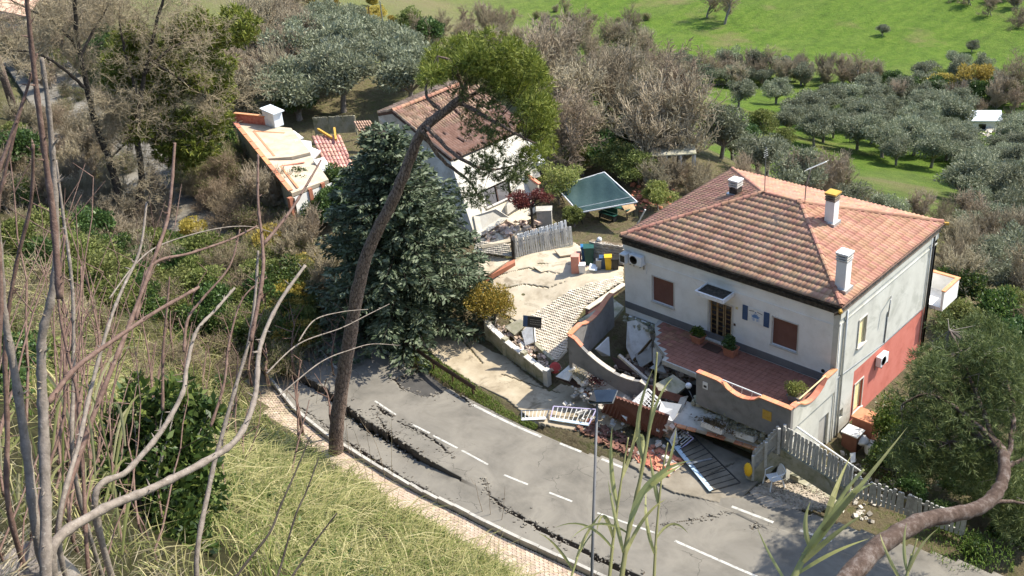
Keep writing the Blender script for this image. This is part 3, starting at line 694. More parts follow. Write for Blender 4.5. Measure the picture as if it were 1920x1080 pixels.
MB().bx(WX0, WX0+.3, WY0+.3, WY1-.3, -.4, 7.05).build('wall', 'plaster_white', house)
# string courses and shadow line under the eaves
MB().bx(WX0-.02, WX1-.31, WY0-.03, WY0-.001, 6.16, 6.26).bx(WX0-.03, WX1-.3, WY0-.05, WY0-.001, 6.62, 7.0).build('cornice', 'plaster_white', house)
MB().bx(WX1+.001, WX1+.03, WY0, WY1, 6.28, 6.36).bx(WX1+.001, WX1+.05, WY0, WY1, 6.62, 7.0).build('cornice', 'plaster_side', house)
MB().bx(WX0, WX1-.02, WY0-.035, WY0-.001, FL+.002, FL+.42).build('plinth', 'plinth_grey', house)
# roof deck and tiles
P1 = Vector((RD/2, RD/2, EZ+RH)); P2 = Vector((RW-RD/2, RD/2, EZ+RH))
roof = obj('roof', MB().add([(0,0,EZ-.03),(RW,0,EZ-.03),(RW,RD,EZ-.03),(0,RD,EZ-.03),P1-Vector((0,0,.03)),P2-Vector((0,0,.03)),(0.12,.12,EZ-.16),(RW-.12,.12,EZ-.16),(RW-.12,RD-.12,EZ-.16),(.12,RD-.12,EZ-.16)],
    [(0,1,5,4),(1,2,5),(2,3,4,5),(3,0,4),(0,6,7,1),(1,7,8,2),(2,8,9,3),(3,9,6,0),(6,9,8,7)]).mesh('roof'), 'roof_tile_piece', house)
TW, TL, TE = .245, .46, .413
prof = [(0,.010),(.045,0),(.10,0),(.135,.030),(.19,.042),(.235,.018)]
def tile_template():
    V = []; n = len(prof)
    for x, h in prof: V.append((x, -.03, .052+h))
    for x, h in prof: V.append((x, TL-.03, .006+h*.8))
    for x, h in prof: V.append((x, -.028, -.005))
    Fq = [(i, i+1, n+i+1, n+i) for i in range(n-1)]+[(2*n+i, 2*n+i+1, i+1, i) for i in range(n-1)]
    return np.array(V), np.array(Fq)
TV, TF = tile_template()
def clip_mesh(me, planes):
    bm = bmesh.new(); bm.from_mesh(me)
    for co, no in planes:
        bmesh.ops.bisect_plane(bm, geom=bm.verts[:]+bm.edges[:]+bm.faces[:], plane_co=co, plane_no=no, clear_outer=True, dist=1e-5)
    bm.to_mesh(me); bm.free()
tme = arr_mesh('roof_tile', TV, TF)
def tile_face(org, a, bvec, length, rows, planes, keep=0, mate='roof_tile', parent=None, jit=.004, seed=1, name='roof_tiles', drop=None):
    """courses of tiles over one roof slope; `keep` largest ones become single tiles"""
    a = Vector(a).normalized(); bvec = Vector(bvec).normalized(); n = a.cross(bvec); org = Vector(org); rng = random.Random(seed)
    M3 = np.array([a, bvec, n]).T; Vs = []; Fs = []; k = 0; kept = 0
    rot = Matrix((a, bvec, n)).transposed().to_euler()
    for r in range(rows):
        for c_ in range(int(length/TW)+1):
            p = org+a*(c_*TW)+bvec*(r*TE)+n*rng.uniform(-jit, jit)+bvec*rng.uniform(-jit, jit)*2
            if drop and drop(p): continue
            W = (M3@TV.T).T+np.array(p)
            inside = True; out = False
            for co, no in planes:
                d = (W-np.array(co))@np.array(no); inside &= d.max() < 0; out |= d.min() > 0
            if out: continue
            if inside and kept < keep:
                obj('roof_tile', tme, mate+'_piece', parent, loc=p, rot=rot); kept += 1; continue
            Vs.append(W); Fs.append(TF+k*len(TV)); k += 1
    me = arr_mesh(name, np.concatenate(Vs), np.concatenate(Fs)); clip_mesh(me, planes)
    o = obj(name, me, mate, parent); stuff(o); return o
th = math.atan2(RH, RD/2); ct, st_ = math.cos(th), math.sin(th); s2 = math.sqrt(.5)
hA = ((0,0,0), (-s2, s2, 0)); hB = ((RW,0,0), (s2, s2, 0)); hC = ((RW,RD,0), (s2,-s2,0)); hD = ((0,RD,0), (-s2,-s2,0)); top = ((0,RD/2,0), (0,1,0)); topb = ((0,RD/2,0), (0,-1,0))
tile_face((-.03,-.03,EZ), (1,0,0), (0,ct,st_), RW+.1, 14, [hA, hB, top], keep=300, parent=roof, seed=1, mate='roof_tile_pale')
neg = lambda h: (h[0], tuple(-q for q in h[1]))
tile_face((RW+.03,-.03,EZ), (0,1,0), (-ct,0,st_), RD+.1, 14, [neg(hB), neg(hC)], parent=roof, seed=2)
tile_face((RW+.03,RD+.03,EZ), (-1,0,0), (0,-ct,st_), RW+.1, 14, [hC, hD, topb], parent=roof, seed=3)
tile_face((-.03,RD+.03,EZ), (0,-1,0), (ct,0,st_), RD+.1, 14, [neg(hA), neg(hD)], parent=roof, seed=4)
def ridge_line(a, b_, parent, r0=.13, L=.40, seed=0, mate='roof_tile_piece'):
    a, b_ = Vector(a), Vector(b_); d = (b_-a); n = int(d.length/L); d.normalize(); sx = d.cross(Vector((0,0,1))).normalized(); up = sx.cross(d); rg = random.Random(seed)
    V = []; k = 7
    for t, rr in ((0, r0*1.12), (1.12, r0*.92)):
        for i in range(k):
            an = math.pi*(-.08+1.16*i/(k-1)); V.append((math.cos(an)*rr, t*L, math.sin(an)*rr-.03))
    for i in range(k): an = math.pi*(-.08+1.16*i/(k-1)); V.append((math.cos(an)*r0*.86, 0.0, math.sin(an)*r0*.86-.03))
    me = MB().add(V, [(i+1, i, k+i, k+i+1) for i in range(k-1)]+[(i, i+1, 2*k+i+1, 2*k+i) for i in range(k-1)]).mesh('ridge_tile')
    rot = Matrix((sx, d, up)).transposed()
    for i in range(n+1):
        obj('ridge_tile', me, mate, parent, smooth=False, loc=a+d*(i*L)+up*(.03+rg.uniform(-.006,.006)), rot=(rot@Matrix.Rotation(rg.uniform(-.02,.02), 3, 'Z')).to_euler())
for i, (a, b_) in enumerate([((0,0,EZ+.02), P1), ((RW,0,EZ+.02), P2), ((RW,RD,EZ+.02), P2), ((0,RD,EZ+.02), P1), (P1, P2)]):
    ridge_line(a, b_, roof, seed=i)
def eave_side(a, b_, out, m1, mg, name):
    """corbelled tile course under the tile edge, and the gutter in front of it"""
    a, b_, out = Vector(a), Vector(b_), Vector(out); d = (b_-a).normalized(); L = (b_-a).length; mb = MB()
    n = int(L/.26)
    for i in range(n):
        p = a+d*(i*.26+.13)
        mb.beam(p+out*-.30+Vector((0,0,-.50)), p+out*.02+Vector((0,0,-.24)), .22, .06)
        mb.beam(p+out*-.32+Vector((0,0,-.62)), p+out*-.12+Vector((0,0,-.50)), .15, .05)
    mb.build(name, m1, roof)
    g = MB(); pr = [(.075*math.cos(t), .075*math.sin(t)) for t in [math.pi*(1+i/6) for i in range(7)]]
    for j in range(6):
        q = [p_+out*(.06+x)+Vector((0,0,-.02+z)) for p_ in (a, b_) for x, z in (pr[j], pr[j+1])]
        g.add(q, [(0,1,3,2)])
    g.tube([a+out*.137+Vector((0,0,-.02)), b_+out*.137+Vector((0,0,-.02))], .014, 5); g.build('gutter', mg, roof)
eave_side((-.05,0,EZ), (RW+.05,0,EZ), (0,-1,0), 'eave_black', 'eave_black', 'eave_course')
eave_side((RW,-.05,EZ), (RW,RD+.05,EZ), (1,0,0), 'eave_brown', 'copper', 'eave_course')
eave_side((0,RD,EZ), (0,0,EZ), (-1,0,0), 'eave_brown', 'copper', 'eave_course')
eave_side((RW,RD,EZ), (0,RD,EZ), (0,1,0), 'eave_brown', 'copper', 'eave_course')
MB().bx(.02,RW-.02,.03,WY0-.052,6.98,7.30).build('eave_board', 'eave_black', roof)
MB().bx(WX1+.052,RW-.02,WY0,RD-.1,6.98,7.30).build('eave_board', 'eave_brown', roof)
MB().tube([(RW+.02,-.10,EZ-.16),(RW+.1,-.2,EZ-.2),(RW+.13,-.25,EZ-.1)], [.09,.1,.06], 8).build('corner_tile', 'ochre_cap', roof)
MB().tube([(RW+.02,RD+.10,EZ-.1),(RW+.25,RD+.2,EZ-.1)], [.1,.09], 8).build('corner_tile', 'ochre_cap', roof)
nR = Vector((st_, 0, ct)); nL = Vector((-st_, 0, ct))
def chimney(px, py, n, p0, w, h, style):
    p = on_plane(px, py, Vector(p0), n)
    ch = obj('chimney', MB().bx(-w/2,w/2,-w/2,w/2,-.4,h).mesh('chimney'), 'plaster_white' if style else 'eave_black', roof, loc=p)
    MB().bx(-w/2-.12,w/2+.12,-w/2-.12,w/2+.12,-.12,.10).build('flashing', 'zinc', ch)
    mb = MB(); 
    for k in range(3): mb.bx(-w/2-.04,w/2+.04,-w/2-.04,w/2+.04,h+.06+k*.13,h+.12+k*.13)
    for sx_ in (-1,1):
        for sy_ in (-1,1): mb.bx(sx_*(w/2-.05)-.05,sx_*(w/2-.05)+.05,sy_*(w/2-.05)-.05,sy_*(w/2-.05)+.05,h+.0005,h+.378)
    mb.build('cowl', 'concrete_light' if style != 1 else 'eave_brown', ch)
    MB().bx(-w/2+.06,w/2-.06,-w/2+.06,w/2-.06,h+.001,h+.36).build('flue', 'dark_void', ch)
    MB().bx(-w/2-.06,w/2+.06,-w/2-.06,w/2+.06,h+.38,h+.46).build('cap', 'ochre_cap' if style == 1 else 'white_rough', ch)
chimney(1558, 417, nR, (RW,0,EZ), .5, 1.25, 1); chimney(1579, 540, nR, (RW,0,EZ), .52, 1.5, 2); chimney(1379, 364, nL, (0,0,EZ), .5, .45, 0)
# windows with roller shutters
def shutter(x0, x1, z0, z1, axis, c, mslat, out):
    w = thing_part = obj('window', None, None, house)
    mb = MB(); n = int((z1-z0)/.055); e = .004
    for i in range(n):
        za, zb = z0+i*(z1-z0)/n, z0+(i+1)*(z1-z0)/n
        if axis == 'x': mb.add([(x0+e,c,za),(x1-e,c,za),(x1-e,c+.012*out,(za+zb)/2),(x0+e,c+.012*out,(za+zb)/2),(x1-e,c,zb),(x0+e,c,zb)], [(0,1,2,3),(3,2,4,5)])
        else: mb.add([(c,x0+e,za),(c,x1-e,za),(c+.012*out,x1-e,(za+zb)/2),(c+.012*out,x0+e,(za+zb)/2),(c,x1-e,zb),(c,x0+e,zb)], [(0,1,2,3),(3,2,4,5)])
    mb.build('roller_shutter', mslat, w)
    f = MB(); t = .05
    if axis == 'x':
        f.bx(x0-.06,x0,c-.13,c-.095,z0-.05,z1+.06).bx(x1,x1+.06,c-.13,c-.095,z0-.05,z1+.06).bx(x0,x1,c-.13,c-.095,z1,z1+.06)
        f.build('surround', 'concrete_light', w); MB().bx(x0-.08,x1+.08,c-.19,c-.005,z0-.09,z0-.001).build('sill', 'concrete_light', w)
    else:
        f.bx(c+.095,c+.13,x0-.06,x0,z0-.05,z1+.06).bx(c+.095,c+.13,x1,x1+.06,z0-.05,z1+.06).bx(c+.095,c+.13,x0,x1,z1,z1+.06)
        f.build('surround', 'concrete_light', w); MB().bx(c+.005,c+.2,x0-.1,x1+.1,z0-.09,z0-.001).build('sill', 'concrete_light', w)
    return w
for (a, b_, z0, z1) in wins_f: shutter(a, b_, z0, z1, 'x', WY0+.1, 'shutter_brown', -1)
shutter(win_s[0], win_s[1], win_s[2], win_s[3], 'y', WX1-.08, 'shutter_cream', 1)
shutter(lowwin[0], lowwin[1], lowwin[2], lowwin[3], 'y', WX1-.08, 'shutter_cream', 1)
MB().bx(WX1-.9,WX1-.28,-1.2,-.05,-1,1.6).build('door', 'brown_dark', house)
MB().bx(WX1-.29,WX1-.2,.95,1.35,.38,.92).build('vent', 'dark_void', house)
# front door: boards, glazed panes in a grid
door = MB().bx(door_f[0],door_f[1],WY0+.13,WY0+.2,door_f[2],door_f[3]).build('door', 'wood_dark', house)
dw = door_f[1]-door_f[0]; dh = door_f[3]-door_f[2]; pm = MB().bx(-.13,.13,-.012,.012,-.085,.085).mesh('pane')
for cxx in (dw*.17, dw*.46, dw*.80):
    MB().bx(door_f[0]+cxx-.19, door_f[0]+cxx-.155, WY0+.09, WY0+.13, door_f[2], door_f[3]).bx(door_f[0]+cxx+.155, door_f[0]+cxx+.19, WY0+.09, WY0+.13, door_f[2], door_f[3]).build('stile', 'wood_raw', door)
    for r in range(8): obj('pane', pm, 'door_glass', door, loc=(door_f[0]+cxx, WY0+.12, door_f[2]+.17+r*(dh-.3)/7.3))
MB().bx(-.02,.02,-.06,0,-.06,.06).tube([(0,-.05,0),(.1,-.05,0)], .012, 6).build('handle', 'galvanised', door).location = (door_f[0]+dw*.62, WY0+.09, door_f[2]+1.0)
MB().bx(door_f[0]-.09,door_f[0]-.001,WY0-.04,WY0+.12,FL+.44,door_f[3]+.09).bx(door_f[1]+.001,door_f[1]+.09,WY0-.04,WY0+.12,FL+.44,door_f[3]+.09).bx(door_f[0],door_f[1],WY0-.04,WY0+.12,door_f[3]+.001,door_f[3]+.09).build('door_frame', 'concrete_light', house)
MB().bx(door_f[0]-.1,door_f[1]+.1,WY0-.22,WY0+.13,FL+.003,FL+.07).build('doorstep', 'concrete_light', house)
# canopy slab over the door
can = MB().bx(5.42,7.14,-.9,WY0-.052,6.02,6.16).build('canopy', 'white_rough', house, bevel=.01)
MB().bx(5.42,7.14,-.9,-.80,6.162,6.24).bx(5.42,5.50,-.80,WY0-.052,6.162,6.24).bx(7.06,7.14,-.80,WY0-.052,6.162,6.24).build('rim', 'white_rough', can)
MB().bx(5.51,7.05,-.79,WY0-.053,6.162,6.185).build('weathered_top', 'eave_black', can)
MB().bx(7.22,7.34,WY0-.05,WY0-.001,5.28,5.4).build('wall_lamp', 'shutter_cream', house)
MB().bx(7.12,7.22,WY0-.04,WY0-.001,4.25,4.37).build('doorbell', 'brown_dark', house)
MB().lathe([(.10,0),(.10,.03)], (12.25,WY0-.001,3.48), 12, Matrix.Rotation(math.pi/2, 3, 'X')).build('flue_vent', 'dark_metal', house)
# downpipes, balcony, wiring on the side wall
MB().tube([(WX1+.07,.78,6.9),(WX1+.07,.74,3.2),(WX1+.07,.74,-.9)], .055, 8).build('downpipe', 'zinc', house, True)
MB().tube([(WX1+.05,.22,6.4),(WX1+.05,.22,-.7)], .03, 6).build('cable_duct', 'white_paint', house, True)
MB().tube([(WX1+.07,10.05,7.0),(WX1+.07,10.05,-.3)], .055, 8).build('downpipe', 'dark_metal', house, True)
MB().tube([(WX1+.05,9.8,7.0),(WX1+.05,9.8,-.3)], .03, 6).build('downpipe', 'zinc', house, True)
MB().tube([(WX1+.02,5.6,5.4),(WX1+.25,5.0,5.5),(WX1+.25,4.9,4.6)], .03, 6).build('flue_pipe', 'galvanised', house, True)
MB().tube([(WX1+.03,5.35,4.6),(WX1+.03,5.3,2.75)], .035, 6).build('flue_pipe', 'galvanised', house, True)
MB().tube([(WX1+.03,-3.95,3.18),(WX1+.03,.5,3.22),(WX1+.03,5.4,2.75),(WX1+.03,9.7,2.7)], .025, 5).build('cable', 'galvanised', house, True)
bal = MB().bx(WX1-1.5,WX1+.75,WY1+.002,WY1+1.9,2.35,2.55).build('balcony', 'plaster_white', house)
MB().bx(WX1+.62,WX1+.75,WY1+.002,WY1+1.9,2.552,3.55).bx(WX1-1.5,WX1+.62,WY1+1.77,WY1+1.9,2.552,3.55).build('railing_wall', 'plaster_white', bal)
MB().bx(WX1+.58,WX1+.79,WY1-.02,WY1+1.94,3.552,3.62).bx(WX1-1.5,WX1+.58,WY1+1.73,WY1+1.94,3.552,3.62).build('coping', 'coping_tile', bal)
# sign on the front wall: blue side boards, white board with a blue emblem
sg = thing('wall_sign', 'white sign board with blue emblem between dark blue strips beside the front door', 'sign', (8.39, WY0-.002, 5.25))
for s_ in (-1, 1): MB().bx(s_*.62-.15,s_*.62+.15,-.04,-.001,-.42,.42).build('side_board', 'blue_paint', sg)
MB().bx(-.455,.455,-.03,-.001,-.42,.42).build('board', 'white_paint', sg)
em = MB()
for k in range(9):
    an = math.pi*(.05+.9*k/8); L = .26+.04*(k % 2); c0 = Vector((0,-.033,-.12)); d = Vector((math.cos(an),0,math.sin(an))); pn = Vector((-d.z,0,d.x))
    em.add([c0, c0+d*L*.6+pn*.035, c0+d*L, c0+d*L*.6-pn*.035], [(0,1,2,3)])
for s_ in (-1,1):
    for k in range(3): em.add([Vector((s_*.05,-.033,-.15-k*.05)), Vector((s_*(.30-k*.05),-.033,-.19-k*.05)), Vector((s_*.06,-.033,-.19-k*.05))], [(0,1,2)])
em.lathe([(.0,0),(.045,0)], (0,-.033,.20), 10, Matrix.Rotation(math.pi/2, 3, 'X'))
em.build('emblem', 'emblem_blue', sg)
lt = MB(); r_ = random.Random(3)
for s_ in (-1,1):
    for k in range(9):
        x = s_*(.10+k*.034); z = .26-.05*(k/8); lt.bx(x-.012,x+.012,-.034,-.0315,z-.02,z+.02)
lt.build('lettering', 'dark_metal', sg)
# air conditioners
def aircon(name, loc, rz, label, two=False):
    t = thing(name, label, 'air conditioner', loc, rot=(0,0,rz))
    MB().bx(-.42,.42,-.34,-.04,0,.58).build('body', 'white_plastic', t, bevel=.02)
    g = MB(); 
    for k in range(5): g.lathe([(.05+k*.045,0),(.062+k*.045,0),(.062+k*.045,.012),(.05+k*.045,.012)], (-.12,-.342,.29), 20, Matrix.Rotation(math.pi/2, 3, 'X'))
    g.build('fan_grille', 'dark_metal', t); MB().lathe([(.25,0),(.25,.004)], (-.12,-.3405,.29), 20, Matrix.Rotation(math.pi/2, 3, 'X')).build('fan', 'plinth_grey', t)
    MB().bx(-.36,-.32,-.38,0,-.05,-.001).bx(.32,.36,-.38,0,-.05,-.001).bx(-.36,-.32,-.04,0,-.3,-.051).bx(.32,.36,-.04,0,-.3,-.051).build('bracket', 'galvanised', t)
    MB().tube([(.42,-.2,.2),(.5,-.2,.15),(.5,-.02,.1),(.5,-.02,-.5)], .025, 6).build('pipe', 'white_plastic', t)
    return t
aircon('air_conditioner', (1.02, WY0, 6.02), 0, 'white air conditioner unit under the eaves at the left end of the front wall')
t = thing('air_conditioner', 'boxy grey air conditioner hung at the outer left corner of the front wall', 'air conditioner', (.30, WY0, 6.02))
MB().bx(-.2,.22,-.55,-.05,0,.55).build('body', 'white_rough', t, bevel=.02); MB().bx(-.14,.16,-.56,-.552,.08,.46).build('grille', 'dark_metal', t); MB().bx(-.1,-.06,-.5,0,-.04,-.001).bx(.1,.14,-.5,0,-.04,-.001).build('bracket', 'galvanised', t)
aircon('air_conditioner', (WX1, 4.9, 1.75), math.pi/2, 'white air conditioner unit bracketed on the red side wall')
# antennas
a0 = on_plane(1509, 378, Vector((RW,0,EZ)), nR); an = thing('tv_antenna', 'tall bent television antenna with a long boom on the roof ridge', 'antenna', a0)
u = lambda px, py: atY(px, py, a0.y)-a0
MB().tube([(0,0,-.2), u(1511,352), u(1520,318)], .03, 6).build('mast', 'galvanised', an)
bm_ = MB().tube([u(1513,318), u(1549,303)], .03, 6); d0, d1 = u(1513,318), u(1549,303)
for k in range(9):
    q = d0.lerp(d1, k/8); bm_.tube([q+Vector((0,-.25,0)), q+Vector((0,.25,0))], .008, 4)
bm_.build('boom', 'white_paint', an)
a1 = Vector((RD/2+.1, RD/2, EZ+RH)); an = thing('tv_antenna', 'thin straight aerial pole at the left end of the roof ridge', 'antenna', a1)
MB().tube([(0,0,-.1), (-.02,0,2.6)], .025, 6).build('mast', 'galvanised', an)
mb = MB()
for k in range(4): mb.tube([(-.02,-.22+.03*k,2.1+.12*k),(-.02,.22-.03*k,2.1+.12*k)], .01, 4)
mb.build('element', 'galvanised', an)
# ------------------------------------------------------------------ terrace in front of the house, half of it collapsed
terrace = thing('terrace', 'raised terrace paved with red tiles, its left half broken away', 'terrace', (0,0,0))
def fz(X): return FL-.02
edge = [(2.30,.15),(2.45,-.35),(2.75,-.75),(3.2,-1.2),(3.45,-1.75),(4.1,-2.1),(4.75,-2.5),(4.85,-2.95),(6.9,-2.95),(7.6,-3.2),(7.75,-3.85)]
outline = [Vector((x,y,0)) for x,y in [(12.58,.16)]+edge+[(12.58,-3.85)]]
MB().prism([v_+Vector((0,0,FL-.30)) for v_ in outline], (0,0,.27)).build('slab', 'concrete', terrace)
poly2 = np.array([(v_.x, v_.y) for v_ in outline]); mb = MB(); tl = []; ts_ = .30
for i in range(36):
    for j in range(15):
        x, y = 2.2+i*ts_, .14-j*ts_-ts_/2
        if inpoly(np.array([(x-.13,y-.13),(x+.13,y+.13),(x+.13,y-.13),(x-.13,y+.13)]), poly2).all(): tl.append((x, y))
ome = MB().bx(-.143,.143,-.143,.143,0,.022).mesh('floor_tile'); tl.sort(key=lambda q: (q[0]-9.5)**2*.2+(q[1]+2)**2)
for k, (x, y) in enumerate(tl):
    rz = random.Random(k).uniform(-.003,.003)
    if k < 300: o = obj('floor_tile', ome, None if ome.materials else 'terrace_tile', terrace, loc=(x, y, FL-.03+rz))
    else: mb.bx(x-.143,x+.143,y-.143,y+.143,FL-.03+rz,FL-.008+rz)
stuff(mb.build('floor_tiles', 'terrace_tile', terrace))
def dipped(a, b_, z0, ztop, dip0, dip1, depth, th, name, m, parent, nseg=30, cope='coping_tile', slope=0.0):
    """parapet wall with a scooped dip in its top edge and a tile coping"""
    a, b_ = Vector(a), Vector(b_); d = b_-a; L = d.length; d.normalize(); nrm = Vector((-d.y, d.x, 0))
    def top_(s):
        z = ztop+slope*s
        if dip0 < s < dip1: t = (s-dip0)/(dip1-dip0); z -= depth*math.sin(math.pi*t)**.7
        return z
    ss = sorted({0, L, dip0, dip1, *[L*i/nseg for i in range(nseg+1)]}); ss = [s for s in ss if 0 <= s <= L]
    poly = [a+d*s for s in ss]; mb = MB(); V = []
    for s in ss:
        p = a+d*s
        for k in (-1, 1): V += [p+nrm*(k*th/2)+Vector((0,0,z0)), p+nrm*(k*th/2)+Vector((0,0,top_(s)))]
    n = len(ss); Fq = []
    for i in range(n-1):
        o, q = 4*i, 4*i+4; Fq += [(o,q,q+1,o+1),(o+2,o+3,q+3,q+2),(o+1,q+1,q+3,o+3),(o,o+2,q+2,q)]
    Fq += [(0,1,3,2),(4*n-4,4*n-2,4*n-1,4*n-3)]
    w = MB().add(V, Fq).build(name, m, parent)
    k = 0; L0 = .30; s = 0
    while s < L-.02:
        e = min(s+L0, L); pa, pb = a+d*s+Vector((0,0,top_(s)+.03)), a+d*e+Vector((0,0,top_(e)+.03))
        pa = pa.lerp(pb, .02)
        MB().beam(pa, pb, th+.09, .055).build('coping_piece', cope, w); s = e
    return w
dipped((7.74,-3.94,0), (12.99,-3.94,0), 1.95, 3.86, 1.45, 3.6, .46, .2, 'parapet', 'plaster_grey', terrace)
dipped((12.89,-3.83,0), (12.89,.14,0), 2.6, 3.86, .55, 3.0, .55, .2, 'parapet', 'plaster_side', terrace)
MB().tube([(9.2,-3.94,3.95),(11.35,-3.94,3.95)], .035, 6).build('handrail', 'white_paint', terrace)
ra = MB()
for k in range(3): ra.tube([(9.7+k*.55,-3.94,3.4),(9.75+k*.55,-3.94,3.94)], .012, 5)
ra.build('baluster', 'white_paint', terrace); MB().tube([(12.89,-3.2,3.98),(12.89,-.8,3.98)], .035, 6).build('handrail', 'shutter_cream', terrace)
MB().bx(12.3,12.8,-3.84,.1,-1.6,2.58).build('foundation_wall', 'concrete', terrace)
MB().bx(8.0,12.3,-3.2,-2.9,-.6,2.58).build('foundation_wall', 'concrete_mossy', terrace)
# crumbling rubble core under the parapet
def rocks(n, region, zf, smin, smax, seed, name, m, parent=None, flat=.7):
    rg = random.Random(seed); mb = MB()
    for i in range(n):
        x, y = region(rg); s = rg.uniform(smin, smax)*rg.uniform(.5,1); rot = Matrix.Rotation(rg.uniform(0,6.3), 3, 'Z')@Matrix.Rotation(rg.uniform(-.6,.6), 3, 'X')@Matrix.Rotation(rg.uniform(-.6,.6), 3, 'Y')
        V = [rot@Vector((sx*s*.5*rg.uniform(.6,1), sy*s*.5*rg.uniform(.6,1), sz*s*.5*flat*rg.uniform(.6,1)))+Vector((x, y, zf(x, y)+s*.2)) for sx in (-1,1) for sy in (-1,1) for sz in (-1,1)]
        mb.add(V, [(0,1,3,2),(4,6,7,5),(0,4,5,1),(2,3,7,6),(0,2,6,4),(1,5,7,3)])
    o = mb.build(name, m, parent); return stuff(o)
o = rocks(420, lambda g: (g.uniform(7.4,12.6), g.uniform(-3.95,-3.3)), lambda x, y: random.Random(x).uniform(1.0,1.95), .12, .4, 4, 'rubble', 'concrete_mossy'); tag(o, 'crumbling stone and earth core exposed below the terrace parapet', 'rubble')
# lower-floor front wall seen through the hole, broken plaster, dark doorway
lw = thing('broken_wall', 'broken white lower-floor wall with dark doorway in the terrace hole', 'wall', (0,0,0))
wall_holes(MB(), 'x', .05, .19, .3, 12.2, -.4, 2.45, [(.55,1.45,-.4,1.75)]).build('wall', 'plaster_white', lw)
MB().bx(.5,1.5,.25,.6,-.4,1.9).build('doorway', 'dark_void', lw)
rg = random.Random(8)
def slab_px(L, th, name, m, parent=None, label=None, cat='debris', group=None, nudge=None):
    """a broken slab: corners as (pixel x, pixel y, height above road)"""
    P = [at(a, b_, z) for a, b_, z in L]; n = (P[1]-P[0]).cross(P[2]-P[0]).normalized()
    if n.z < 0: n = -n
    o = MB().prism([p-n*th for p in P], n*th).build(name, m, parent)
    if label: tag(o, label, cat, group)
    return o
slab_px([(1176,603,2.7),(1192,600,2.75),(1214,612,2.7),(1222,640,1.8),(1213,668,.9),(1186,676,.6),(1174,650,1.2)], .12, 'plaster_slab', 'white_rough', None, 'cracked white plaster slab hanging inside the terrace hole', 'debris')
slab_px([(1224,652,2.2),(1238,652,2.3),(1242,672,1.8),(1232,690,1.2),(1224,680,1.3)], .1, 'plaster_slab', 'white_rough', None, 'small white plaster piece hanging at the broken terrace edge', 'debris')
slab_px([(1218,690,1.2),(1238,676,1.5),(1250,700,.9),(1240,702,.7)], .1, 'plaster_slab', 'white_rough', None, 'pointed white plaster fragment below the broken terrace edge', 'debris')
slab_px([(1118,655,1.9),(1142,632,2.1),(1144,668,1.0),(1130,668,1.0)], .1, 'plaster_slab', 'white_paint', None, 'bright white wall fragment left of the dark doorway', 'debris')
o = MB().beam(at(1188,676,.7), at(1222,636,1.9), .10, .10).build('roof_beam', 'wood_dark'); tag(o, 'slim timber beam leaning across the terrace hole', 'beam')
slab_px([(1190,665,1.0),(1222,640,1.6),(1222,676,1.1),(1200,690,.6)], .08, 'plaster_slab', 'concrete', None, 'grey broken panel below the leaning timber beam', 'debris')
o = rocks(260, lambda g: (g.uniform(.6,5.0), g.uniform(-4.3,-.1)), lambda x, y: .15+.25*random.Random(x*3.3).random(), .12, .5, 14, 'rubble', 'rubble'); tag(o, 'brick and plaster rubble on the floor of the terrace hole', 'rubble')
o = rocks(60, lambda g: (g.uniform(.2,2.3), g.uniform(-.5,.1)), lambda x, y: 2.2+.3*random.Random(x*3.3).random(), .12, .35, 15, 'rubble', 'concrete_mossy'); tag(o, 'stone lumps left along the house wall above the terrace hole', 'rubble')
# fallen left end: inner return wall, toppled front parapet
lp = thing('fallen_parapet', 'tilted grey terrace parapet with orange coping sagging beside the hole', 'parapet', (0,0,0))
c0 = at(1067,628,3.75); cb = at(1147,551,3.75); ce = at(1213,722,1.9)
def para(a, b_, h, th, name, m, cope, dip=None, hb=None):
    a, b_ = Vector(a), Vector(b_); d = b_-a; L = d.length; dn = Vector((d.x,d.y,0)).normalized(); nrm = Vector((-dn.y, dn.x, 0)); n = 24; V = []; tops = []
    for i in range(n+1):
        t = i/n; p = a+d*t; dz = -(dip[2]*math.sin(math.pi*(t-dip[0])/(dip[1]-dip[0]))**.7) if dip and dip[0] < t < dip[1] else 0
        hh = h+(hb-h)*t if hb is not None else h
        q = p+Vector((0,0,dz)); tops.append(q)
        for k in (-1, 1): V += [Vector((p.x, p.y, p.z-hh))+nrm*(k*th/2), q+nrm*(k*th/2)]
    Fq = []
    for i in range(n):
        o, q = 4*i, 4*i+4; Fq += [(o,q,q+1,o+1),(o+2,o+3,q+3,q+2),(o+1,q+1,q+3,o+3),(o,o+2,q+2,q)]
    Fq += [(0,1,3,2),(4*n,4*n+2,4*n+3,4*n+1)]
    w = MB().add(V, Fq).build(name, m, lp)
    return w, tops
w, tops = para(c0, cb, 2.1, .2, 'parapet', 'plaster_grey', 1, (.25,.85,.35))
for i in range(0, len(tops)-1, 2): MB().beam(tops[i]+Vector((0,0,.03)), tops[i+2]+Vector((0,0,.03)), .30, .06).build('coping_piece', 'coping_tile', w)
w, tops = para(c0, ce, 1.6, .2, 'parapet', 'plaster_grey', 1, (.1,.9,.55), hb=1.3)
for i in range(0, len(tops)-1, 2):
    if i in (4, 14, 20): continue
    MB().beam(tops[i]+Vector((0,0,.03)), tops[i+2]+Vector((0,0,.03)), .28, .06).build('coping_piece', 'coping_tile' if i < 6 else 'stone', w)
o = MB().beam(at(1160,666,2.6), at(1213,712,1.7), .16, .14).build('concrete_beam', 'stone'); tag(o, 'broken pale coping beam lying along the toppled parapet', 'beam')
slab_px([(1085,600,2.2),(1150,560,2.4),(1170,575,2.4),(1115,640,1.6)], .18, 'floor_slab', 'concrete_mossy', None, 'tilted earthy slab along the inside of the left parapet', 'debris')
